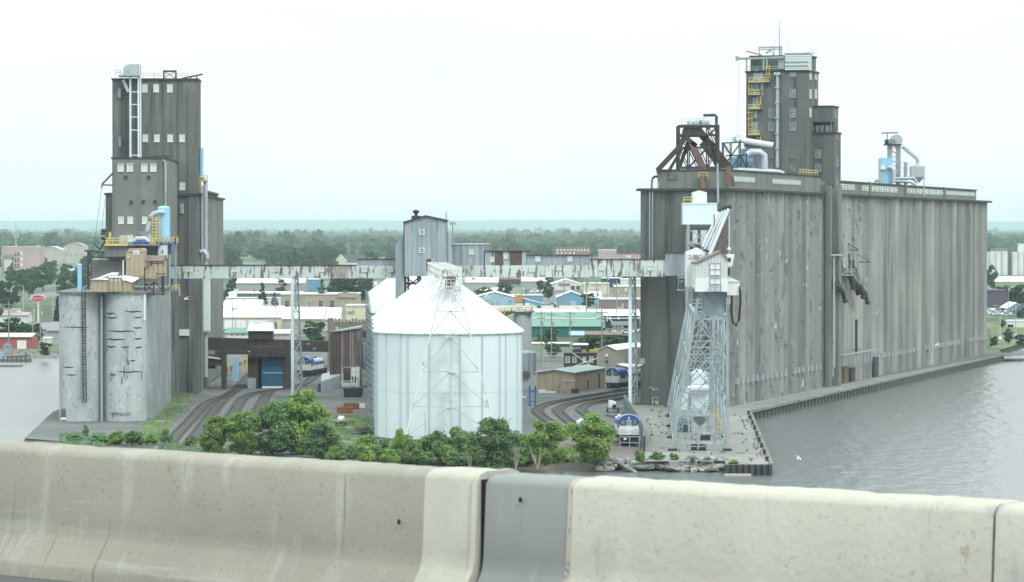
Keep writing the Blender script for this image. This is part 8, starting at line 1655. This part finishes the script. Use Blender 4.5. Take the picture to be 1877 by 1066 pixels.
def conifer_proto(h,rad,n,size,seed):
    t = thing('spruce_tree','','tree',(0,0,0)); t['_o'] = (0,0,0); rg_ = random.Random(seed); bl = []
    for k in range(16):
        z = .12 + .86*k/16; r_ = rad*(1.02 - z) ** .85
        for j in range(6):
            a = rg_.uniform(0,6.28); bl.append((math.cos(a)*r_*.62,math.sin(a)*r_*.62,z*h + rg_.uniform(-.03,.03)*h,max(.12*rad,r_*.42),.32))
    me = leaf_mesh('crown',bl,n,size,seed,M['leafC']); c = bpy.data.objects.new('crown',me); COL.objects.link(c); c.parent = t
    mb = MB(); mb.tube([(0,0,-.2),(0,0,h*.5),(0,0,h*.99)],[h*.018,h*.012,.02],6); mb.build('trunk',M['bark'],t,(0,0,0)); return t
def place(proto,used,c,rot,sc,label,group=None):
    if proto.name not in used: o = proto; o.location = c; o.rotation_euler = (0,0,rot); o.scale = sc if hasattr(sc,'__len__') else (sc,)*3; o['label'] = label; used.add(proto.name)
    else: o = copy_thing(proto,c,rot,sc,label)
    if group: o['group'] = group
    elif 'group' in o.keys(): del o['group']
    return o
used = set(); rg = random.Random(4)
nearT = [tree_proto('leafy_tree','tree',8,3.6,34,11000,.21,s,M[m],.1) for s,m in ((1,'leafA'),(2,'leafB'),(3,'leafA'))]
bushP = [tree_proto('shrub','shrub',2.4,1.7,22,3600,.16,s,M[m],.12) for s,m in ((11,'leafA'),(12,'leafB'),(13,'leafB'))]
def nt_(k,px,py,hpx,wpx,lab,kind=None,g_=None,P_=None):
    c = G(px,py); s = c.y/FPX; P_ = P_ or nearT; h0,w0 = (8,7.8) if P_ is nearT else (2.4,3.9); H,W = hpx*s,wpx*s
    return place(P_[k],used,c,rg.uniform(0,6.28),(W/w0*1.15,W/w0*1.15,H/h0*1.05),lab,g_)
nt_(0,1084,846,84,96,'bright green round tree by the rocks, right of its twin and nearest the locomotive')
nt_(2,1000,850,76,80,'bright green bushy tree right of the white bin, left of the tree by the rocks')
nt_(1,905,862,92,100,'wide green tree with bare twigs in front of the right foot of the A-frame')
nt_(0,552,832,112,100,'tallest soft green tree of the left clump, right side')
nt_(1,500,834,96,96,'wide soft green tree in the middle of the left clump')
nt_(2,447,834,78,82,'green tree left of centre in the left clump')
nt_(0,396,834,70,58,'smallest tree at the left end of the left clump by the tracks')
nt_(1,590,842,66,80,'low green tree joining the left clump to the shrub row')
nt_(2,733,850,62,40,'narrow dark vine-covered tree before the left foot of the A-frame')
ORD = 'first second third fourth fifth sixth seventh eighth ninth tenth eleventh twelfth thirteenth fourteenth fifteenth sixteenth seventeenth eighteenth nineteenth twentieth twenty-first twenty-second twenty-third twenty-fourth twenty-fifth last'.split()
for i in range(20):
    px = 612 + i*17.2; nt_(i % 3,px,848 + rg.uniform(-2,5),rg.uniform(14,38),rg.uniform(30,56),'green shrub of the shore row, %s from its left end' % ORD[i],g_='shrubs along the shore below the white bins',P_=bushP)
for px,h in ((672,34),(700,30),(758,34),(800,40),(845,44),(955,34),(965,26)): nt_(int(px) % 3,px,842,h*1.2,h*1.7,'taller green shrub rising from the shore row %s' % {672: 'by the timber pile',700: 'at the left edge of the near bin',758: 'below the left foot of the A-frame',800: 'left below the A-frame ladder',845: 'right below the A-frame ladder',955: 'at the right edge of the near bin',965: 'just right of the near bin',1035: 'between the two bright green trees',1050: 'left beside the tree by the rocks'}[px],g_='taller shrubs of the shore row',P_=bushP)
for px,py,h,w_,lab in ((157,800,20,14,'small bright shrub against the foot of the left silo'),(306,812,24,30,'small round dark green shrub left of the tracks'),(350,818,18,24,'small round shrub between the tracks near the parapet'),(245,816,25,46,'dense dark green shrub below the right silo'),(215,814,22,40,'dense green shrub left of the dark one below the silos'),(275,815,18,30,'green shrub at the right end of the silo shrub row'),
    (180,812,14,44,'pale green low shrub below the left silo'),(135,808,11,40,'pale grey green weeds at the left end of the silo shrub row'),(1172,848,22,20,'small green shrub growing among the rocks'),(1205,843,14,34,'pale green low shrub on top of the rocks'),(1235,843,12,20,'small bright shrub at the right end of the rocks'),(1270,846,8,12,'tiny green tuft on the apron near the rocks'),(1297,846,8,12,'tiny green tuft beside the gravel heap'),(1345,850,7,22,'low green tuft above the sheet piling')):
    nt_((px // 7) % 3,px,py,h,w_,lab,P_=bushP)
# bare twigs
for px,py,hh in ((945,860,60),(862,862,56),(672,836,40),(828,840,62),(985,860,46)):
    c = G(px,py); s = c.y/FPX; mb = MB(); H = hh*s; r2 = random.Random(px)
    for k in range(6): a = r2.uniform(-.5,.5); q = Vector((c.x + a*H*.8,c.y + r2.uniform(-.6,.6),H*r2.uniform(.6,1))); m_ = Vector((c.x,c.y,0)).lerp(q,.45) + Vector((r2.uniform(-.2,.2),0,0)); mb.tube([(c.x,c.y,0),m_,q],[.06,.04,.015],4); mb.tube([m_,m_ + Vector((r2.uniform(-.8,.8),0,H*.3))],[.03,.01],4)
    tag(mb.build('bare_sapling',mat('pale_twig',(.42,.38,.3),.9) if 'pt' not in M else M['pt']),{945: 'bare pale branches in front of the wide tree by the A-frame',862: 'bare pale sapling left of the wide tree by the A-frame',672: 'bare twigs before the left edge of the near bin',828: 'thin sapling standing before the A-frame ladder',985: 'bare pale twigs between the two bright green trees'}[px],'sapling')
# ---- town trees
midT = [tree_proto('town_tree','tree',14,5.4,26,1500,.62,s,M['leafT'],.16) for s in (21,22,23,24)]
conP = [conifer_proto(16,3.6,1500,.5,s) for s in (31,32)]
for px,py,hpx,wpx,k,lab in ((481,568,54,26,0,'tall dark spruce in front of the white two tier building, left one'),(503,570,36,22,1,'smaller dark spruce right of the tall spruce before the white building'),(511,537,30,36,0,'dark spruce behind the grey mauve warehouse roof'),(92,520,0,0,0,'')):
    if not lab: continue
    c = G(px,py); s = c.y/FPX; place(conP[k],used,c,rg.uniform(0,6),(wpx*s/7.2,wpx*s/7.2,hpx*s/16),lab)
spec = [(577,628,42,52,'bright round green tree behind the right end of the brown conveyor'),(600,560,34,60,'broad green tree above the brick factory, left'),(648,556,48,66,'broad green tree above the brick factory, right'),(630,545,44,60,'tall green tree behind the brick factory'),(672,552,44,36,'green tree between the brick factory and the white bins'),
        (516,545,34,30,'dark green tree behind the grey warehouse'),(888,548,22,40,'green tree left of the light blue gabled shop'),(926,548,30,36,'green tree right of the light blue gabled shop'),(1078,562,26,34,'green tree in front of the light blue wing'),(1048,612,30,30,'dark green tree before the green roof'),(1075,616,22,30,'green tree at the right of the green roof'),(1100,614,20,28,'small green tree below the letters of the navy shop'),
        (1010,630,30,34,'dark tree before the dark green wall, left'),(990,636,24,30,'dark tree at the left end of the green warehouse'),(1015,655,26,34,'green bush tree behind the fence'),(1080,645,30,60,'yellow green bushes before the rusty ribbed shed, left'),(1115,646,32,60,'yellow green bushes before the rusty ribbed shed, right'),(1148,640,26,40,'green bushes beside the right trestle leg'),
        (20,622,40,70,'dark green trees behind the red boat house, left'),(48,628,36,50,'dark green trees behind the red boat house, right'),(82,652,26,26,'round green shrub below the white hut'),(68,632,40,26,'dark green tree between boat house and white hut'),(1816,535,50,26,'dark green tree at the far right silo edge'),(1862,566,44,50,'broad green tree behind the blue gabled shop far right'),(1840,552,30,44,'green tree behind the purple warehouse'),(1890,560,40,46,'green tree at the right picture edge behind the dark hut'),
        (1848,632,30,20,'young tree on the right shore near the dock end'),(1822,636,20,20,'shrub on the right shore beside the silo edge'),(1870,632,20,24,'shrub on the right shore at the picture edge'),(1838,600,14,14,'small bush on the far right grass'),(1866,582,14,16,'small bush before the blue gabled shop')]
for i,(px,py,hpx,wpx,lab) in enumerate(spec):
    c = G(px,py); s = c.y/FPX; place(midT[i % 4],used,c,rg.uniform(0,6),(wpx*s/10.8,wpx*s/10.8,hpx*s/14),lab)
bandn = 0
SL = ((410,'behind the left headhouse'),(470,'above the white two tier building'),(540,'above the long mauve warehouse'),(600,'above the brick factory'),(680,'around the dark roofed hall'),(2000,'just left of the grey tower'))
SB = ((30,'left of the brick apartment block'),(75,'by the brick apartment block'),(112,'by the low arched hall'),(150,'by the big arched hall'),(500,'just left of the left elevator'))
TW_ = ((470,'behind the garage building'),(600,'near the brick factory'),(760,'left of the white bins'),(930,'near the light blue gabled shop'),(1020,'near the flat roofed blue shop'),(1090,'near the double gabled blue workshop'),(2000,'near the tan store'))
def band(n,px0,px1,py0,py1,h,labels,grp,seed,con=.1,avoid=(),marks=()):
    global bandn
    r2 = random.Random(seed)
    rec = {}
    pts = sorted([(r2.uniform(py0,py1),r2.uniform(px0,px1)) for _ in range(n)])
    for py,px in pts:
        if any(a <= px <= b and c_ <= py <= e_ for a,b,c_,e_ in avoid): continue
        c = G(px,py); H = r2.uniform(*h); cf_ = r2.random() < con
        p = r2.choice(conP if cf_ else midT); s = H/(16 if cf_ else 14); mk = [w_ for l_,w_ in marks if px < l_][0]; fr_ = (py - py0)/(py1 - py0); row_ = ('back','second','middle','third','front')[min(4,int(fr_*5))]; sz_ = 'tall' if H > (h[0] + h[1])/2 else 'low'; ob_ = place(p,used,c,r2.uniform(0,6),(s*r2.uniform(.9,1.35)*(.8 if cf_ else 1),)*2 + (s,),'',grp); rec.setdefault('%s %s %s, %s%s row' % (sz_,'conifer' if cf_ else 'tree',mk,'upper ' if 'upper' in grp or 'skyline' in grp else '',row_),[]).append((px,ob_))
    for lab,l_ in rec.items():
        l_.sort(key=lambda q: q[0])
        for i_,(_,o_) in enumerate(l_): o_['label'] = lab if len(l_) == 1 else '%s, %s from left' % (lab,'first second third fourth fifth sixth seventh eighth ninth tenth'.split()[min(i_,9)])
band(84,330,735,462,508,(13,20),('leafy tree in the wooded slope between the left elevator and the grey tower','pointed conifer in the wooded slope between the left elevator and the grey tower'),'trees of the wooded slope left of the grey tower',1,.12,((604,674,485,520),(433,560,500,520)),SL)
band(64,330,735,446,462,(14,22),('leafy tree on the upper wooded slope left of the grey tower','pointed conifer on the upper wooded slope left of the grey tower'),'trees of the upper wooded slope left of the grey tower',2,.15,(),SL)
band(66,820,1180,447,484,(13,19),('leafy tree in the woods above the right half of the gallery','pointed conifer in the woods above the right half of the gallery'),'trees of the woods above the right gallery',3,.16,((1015,1176,478,484),),((885,'behind the grey transfer house'),(963,'behind the striped upper gallery'),(1018,'left of the brick school'),(1090,'around the dark brick school'),(1130,'around the pale brick block'),(2000,'near the dark silo edge')))
band(60,-20,215,478,600,(9,14),('hazy leafy tree in the suburb left of the left elevator','hazy conifer in the suburb left of the left elevator'),'trees of the hazy suburb far left',5,.1,((3,75,478,512),(-10,100,575,600),(-10,35,535,556),(55,85,555,600)),SB)
band(22,-20,240,450,478,(11,16),('leafy tree on the far left wooded skyline','conifer on the far left wooded skyline'),'trees of the far left skyline',6,.2,(),SB)
band(12,1800,1900,452,470,(12,16),('leafy tree around the white silos far right','conifer around the white silos far right'),'trees around the far right silos',7,.2,(),((1850,'by the left cluster of white silos'),(2000,'by the right cluster of white silos')))
band(34,835,1172,486,562,(6,11),0,'trees among the shops right of centre',8,.1,((868,1000,545,562),(1022,1105,540,562),(1127,1176,525,562),(1010,1117,520,545)),TW_)
band(20,405,700,510,562,(7,12),0,'trees among the buildings left of centre',9,.15,((433,560,510,552),(515,690,552,562)),TW_)
for px,py,H,W,lab in ((437,470,24,30,'tall dark tree standing above the skyline right of the left elevator'),(525,468,25,30,'tall dark tree standing above the skyline over the gallery middle')):
    c = G(px,py); place(midT[1],used,c,0,(W/14,W/14,H/11),lab)
# far woods: one canopy with thousands of crowns that nobody could count
r2 = np.random.default_rng(9); cs_ = []; 
for d in np.geomspace(4000,22000,24):
    n_ = int(1.9*d*.34*2/26); x = r2.uniform(-.26*d,.26*d,n_); y = d + r2.uniform(-180,180,n_); z = r2.uniform(8,15,n_)*np.where(r2.random(n_) < .07,1.6,1.)*(1 + (d/22000)*.9); cs_.append(np.stack([x,y,z],1))
cs_ = np.concatenate(cs_); n_ = len(cs_); per = 26
v_ = r2.normal(size=(n_,per,3)); v_ /= np.linalg.norm(v_,axis=2)[:,:,None]; v_[:,:,2] = np.abs(v_[:,:,2]); Rr = r2.uniform(7,13,(n_,1,1))*(1 + cs_[:,1][:,None,None]/16000)
cen = cs_[:,None,:]*np.array([1,1,.42]) + v_*Rr*np.array([1,1,.0]) ; cen[:,:,2] = cs_[:,None,2]*(.25 + .75*v_[:,:,2])
cen = cen.reshape(-1,3); m_ = len(cen); sz = np.repeat(Rr.reshape(-1),per)[:,None]*.42
nr_ = r2.normal(size=(m_,3)) + np.array([0,-.3,1.0]); nr_ /= np.linalg.norm(nr_,axis=1)[:,None]; a = np.cross(nr_,r2.normal(size=(m_,3))); a /= np.linalg.norm(a,axis=1)[:,None]; b = np.cross(nr_,a)
V = np.stack([cen - a*sz - b*sz,cen + a*sz - b*sz*.7,cen + a*sz*.8 + b*sz,cen - a*sz*.7 + b*sz],1).reshape(-1,3); V[:,2] = np.maximum(V[:,2],.1)
me = bpy.data.meshes.new('far_woods'); me.vertices.add(4*m_); me.vertices.foreach_set('co',V.ravel()); me.loops.add(4*m_); me.loops.foreach_set('vertex_index',np.arange(4*m_)); me.polygons.add(m_); me.polygons.foreach_set('loop_start',np.arange(m_)*4); me.polygons.foreach_set('loop_total',np.full(m_,4)); me.update(); me.materials.append(leaf('far_canopy',(.085,.145,.065),(.03,.06,.032),(.14,.20,.095),.011,0))
fw = bpy.data.objects.new('far_woods',me); COL.objects.link(fw); fw['kind'] = 'stuff'; fw['label'] = 'hazy far off woods below the blue ridge'; fw['category'] = 'woods'
# grass tufts
def tufts(name,polys,n,h,seed,lab,m='leafB'):
    r_ = np.random.default_rng(seed); pts = []
    for (x0,x1,y0,y1) in polys:
        k = n // len(polys)
        for px,py in zip(r_.uniform(x0,x1,k),r_.uniform(y0,y1,k)):
            if mnoise.noise(Vector((px*.06,py*.15,seed))) > -.05: pts.append(G(px,py))
    P_ = np.array([tuple(p) for p in pts]); k = len(P_); a = r_.uniform(0,6.28,k); w_ = r_.uniform(.06,.2,k); H = r_.uniform(.4,1,k)*h
    d_ = np.stack([np.cos(a)*w_,np.sin(a)*w_,np.zeros(k)],1); t_ = P_ + np.stack([r_.normal(0,.12,k),r_.normal(0,.12,k),H],1); V = np.stack([P_ - d_,P_ + d_,t_ + d_*.2,t_ - d_*.6],1).reshape(-1,3)
    me = bpy.data.meshes.new(name); me.vertices.add(4*k); me.vertices.foreach_set('co',V.ravel()); me.loops.add(4*k); me.loops.foreach_set('vertex_index',np.arange(4*k)); me.polygons.add(k); me.polygons.foreach_set('loop_start',np.arange(k)*4); me.polygons.foreach_set('loop_total',np.full(k,4)); me.update(); me.materials.append(M[m]); o = bpy.data.objects.new(name,me); COL.objects.link(o); o['kind'] = 'stuff'; o['label'] = lab; o['category'] = 'grass'
tufts('grass',[(262,330,735,800),(270,345,722,760)],6000,.18,3,'rough grass growing beside the left silos')
tufts('grass',[(592,690,762,830)],6000,.25,4,'grass on the bank left of the near white bin')
tufts('grass',[(110,300,796,818),(300,420,815,830)],4000,.6,5,'weeds along the shore below the left silos')
tufts('grass',[(590,1100,820,848)],7000,.8,6,'tall weeds along the overgrown shore','leafA')

# ================================================================ ROCKS, BIRDS
rockp = []
for s in range(5):
    r2_ = random.Random(40 + s); mb = MB(); mb.ball((0,0,0),1,1,1,9,6)
    mb.v = [tuple(Vector((x*(1.0 + .5*mnoise.noise(Vector((x,y,z + s*7))*1.3)),y*(.62 + .3*mnoise.noise(Vector((x + 5,y,z + s*3))*1.4)),max(-.22,min(.30,z*(.42 + .3*mnoise.noise(Vector((x,y + 9,s)))))))) ) for x,y,z in mb.v]; mb.sm = [False]*len(mb.sm)
    o = mb.build('rock',M['rock']); rockp.append(o)
r2_ = random.Random(8); placed = 0; usedr = set()
for k in range(150):
    px = r2_.uniform(1098,1331); f = r2_.random(); py = 843 + f*27; z = -1.25*f ** .8 + .18
    c = G(px,843 + f*6,0); y = 457.5 - f*6.5; x = Xp(px,y); i = r2_.randrange(5); src = rockp[i]
    o = src if i not in usedr else src.copy()
    if i in usedr: COL.objects.link(o)
    usedr.add(i); o.location = (x,y,z); s_ = r2_.uniform(.55,1.35); o.scale = (s_*r2_.uniform(.8,1.4),s_,s_*r2_.uniform(.7,1.3)); o.rotation_euler = (r2_.uniform(-.5,.3),r2_.uniform(-.35,.35),r2_.uniform(0,6.28)); tag(o,'broken grey stone slab in the rock bank at the foot of the dock','rock','stone slabs of the rock bank')
for px,w_ in ((1240,1.1),(1262,1.3)):
    y = 453.2; mb = MB(); x = Xp(px,y); mb.hexa([(x - w_,y - .7,-1.2),(x + w_,y - .7,-1.2),(x + w_,y + 1,-1.2),(x - w_,y + 1,-1.2),(x - w_*.95,y - .6,.05),(x + w_*.96,y - .6,.0),(x + w_,y + 1,.05),(x - w_,y + 1,.02)]); tag(mb.build('concrete_block',M['rock']),'large squared concrete block in the rock bank, %s one' % ('left' if px < 1250 else 'right'),'block')
mb = MB(); r2_ = random.Random(18)
for k in range(600):
    f = r2_.random(); x = Xp(r2_.uniform(-60,112),858); y = 862 - f*8; z = -2.6*f + .4; s_ = r2_.uniform(.35,.8); q = Vector((x,y,z)); mb.ball(q,s_,s_*.8,s_*.6,6,4); mb.sm[-1] = False
o = mb.build('riprap',M['rock']); o['kind'] = 'stuff'; o['label'] = 'grey riprap stones along the far left shore'; o['category'] = 'stones'
mb = MB()
for px,py,L_ in ((610,851,3.2),(650,857,2.6),(150,806,5),(345,826,4),(375,827,3)):
    c = G(px,py); mb = MB(); mb.tube([(c.x - L_/2,c.y,.15),(c.x + L_/2,c.y + .8,.35)],[.16,.12],7); tag(mb.build('driftwood_log',M['tie']),{610: 'dark driftwood log on the shore in front of the shrub row',650: 'shorter driftwood log right of the dark one by the shrub row',150: 'long driftwood log below the left silo',345: 'driftwood at the shore end of the tracks, left',375: 'driftwood at the shore end of the tracks, right'}[px],'log')
def bird_mesh(flying=False):
    mb = MB()
    if not flying:
        prof = [(-.34,.30,.015),(-.24,.31,.06),(-.08,.30,.11),(.08,.32,.115),(.18,.38,.075),(.22,.46,.05),(.235,.54,.055),(.275,.56,.045),(.33,.55,.018),(.38,.545,.006)]
        mb.tube([(a,0,z) for a,z,r_ in prof],[r_ for a,z,r_ in prof],8)
        for s_ in (-.045,.045): mb.tube([(0.0,s_,.22),(.02,s_,.02)],.014,5); mb.tube([(.0,s_,.015),(.09,s_,.012)],.016,4)
    else:
        prof = [(-.3,.0,.02),(-.2,.0,.05),(0,0,.085),(.15,.01,.06),(.22,.03,.045),(.27,.03,.035),(.33,.02,.008)]
        mb.tube([(a,0,z) for a,z,r_ in prof],[r_ for a,z,r_ in prof],8)
        for s_ in (-1,1):
            vs = [(.12,.03*s_,.03),(-.1,.03*s_,.03),(-.06,.35*s_,.24),(.12,.33*s_,.27),(-.16,.72*s_,.14),(-.1,.7*s_,.16)]
            vs += [(x,y,z - .02) for x,y,z in vs]; mb.add(vs,[(0,1,2,3),(3,2,4,5),(9,8,7,6),(11,10,8,9),(0,3,9,6),(1,7,8,2),(3,5,11,9),(2,8,10,4),(5,4,10,11)])
    return mb
gm = mat('goose_plumage',(.085,.07,.055),.9,[((.3,.28,.24),(5,5,5),.5,.62,.6)]); bb = bird_mesh().build('goose',gm); gw = bird_mesh(True).build('gull',M['white'])
bs_ = []
r2_ = random.Random(21)
for k in range(26): bs_.append((r2_.uniform(1186,1232),r2_.uniform(752,812)))
for k in range(16): bs_.append((r2_.uniform(1240,1330),r2_.uniform(800,835)))
for k in range(44):
    f = r2_.random(); bs_.append((1376 + f*34 - abs(r2_.gauss(0,16)) - 3,762 + f*86))
for k,(px,py) in enumerate(bs_):
    o = bb if k == 0 else bb.copy()
    if k: COL.objects.link(o)
    o.location = G(px,py) + Vector((0,0,.05)); o.rotation_euler = (0,0,r2_.uniform(0,6.28)); s_ = r2_.uniform(.7,.95); o.scale = (s_,)*3
    tag(o,'small dark goose standing on the worn concrete apron','bird','geese resting on the dock')
for k,(px,py,d,lab,sc_) in enumerate(((1464,841,430,'white gull flying low over the slip water',1.1),(1198,714,540,'white gull flying before the dark silo end',1.2),(1174,669,560,'white gull in flight beside the right trestle leg',1.2),(342,548,520,'white gull flying before the left headhouse',1.3),(1607,574,620,'white gull flying before the long silo wall, upper one',1.2),(1718,633,700,'white gull flying low by the long silo wall hatches',1.6),(958,728,520,'white gull at the right edge of the near white bin',1.2))):
    o = gw if k == 0 else gw.copy()
    if k: COL.objects.link(o)
    o.location = P(px,py,d); o.rotation_euler = (.3,.1,k*1.1 + .4); o.scale = (sc_,)*3; tag(o,lab,'bird')

# ================================================================ HAZE
mb = MB(); mb.box(-6900,6900,-170,29000,-6,134)
hz_ = mb.build('haze',bpy.data.materials.new('haze_air')); hz_['kind'] = 'stuff'; hz_['label'] = 'thin pale blue summer haze'; hz_['category'] = 'haze'
hm_ = hz_.data.materials[0]; hm_.use_nodes = True; t_ = hm_.node_tree; t_.nodes.clear(); o_ = t_.nodes.new('ShaderNodeOutputMaterial'); vp = t_.nodes.new('ShaderNodeVolumePrincipled')
vp.inputs['Color'].default_value = (.76,.93,.99,1); vp.inputs['Density'].default_value = 0.00006; vp.inputs['Anisotropy'].default_value = .2
t_.links.new(vp.outputs[0],o_.inputs['Volume'])
cd.dof.use_dof = True; cd.dof.focus_distance = 620; cd.dof.aperture_fstop = 11
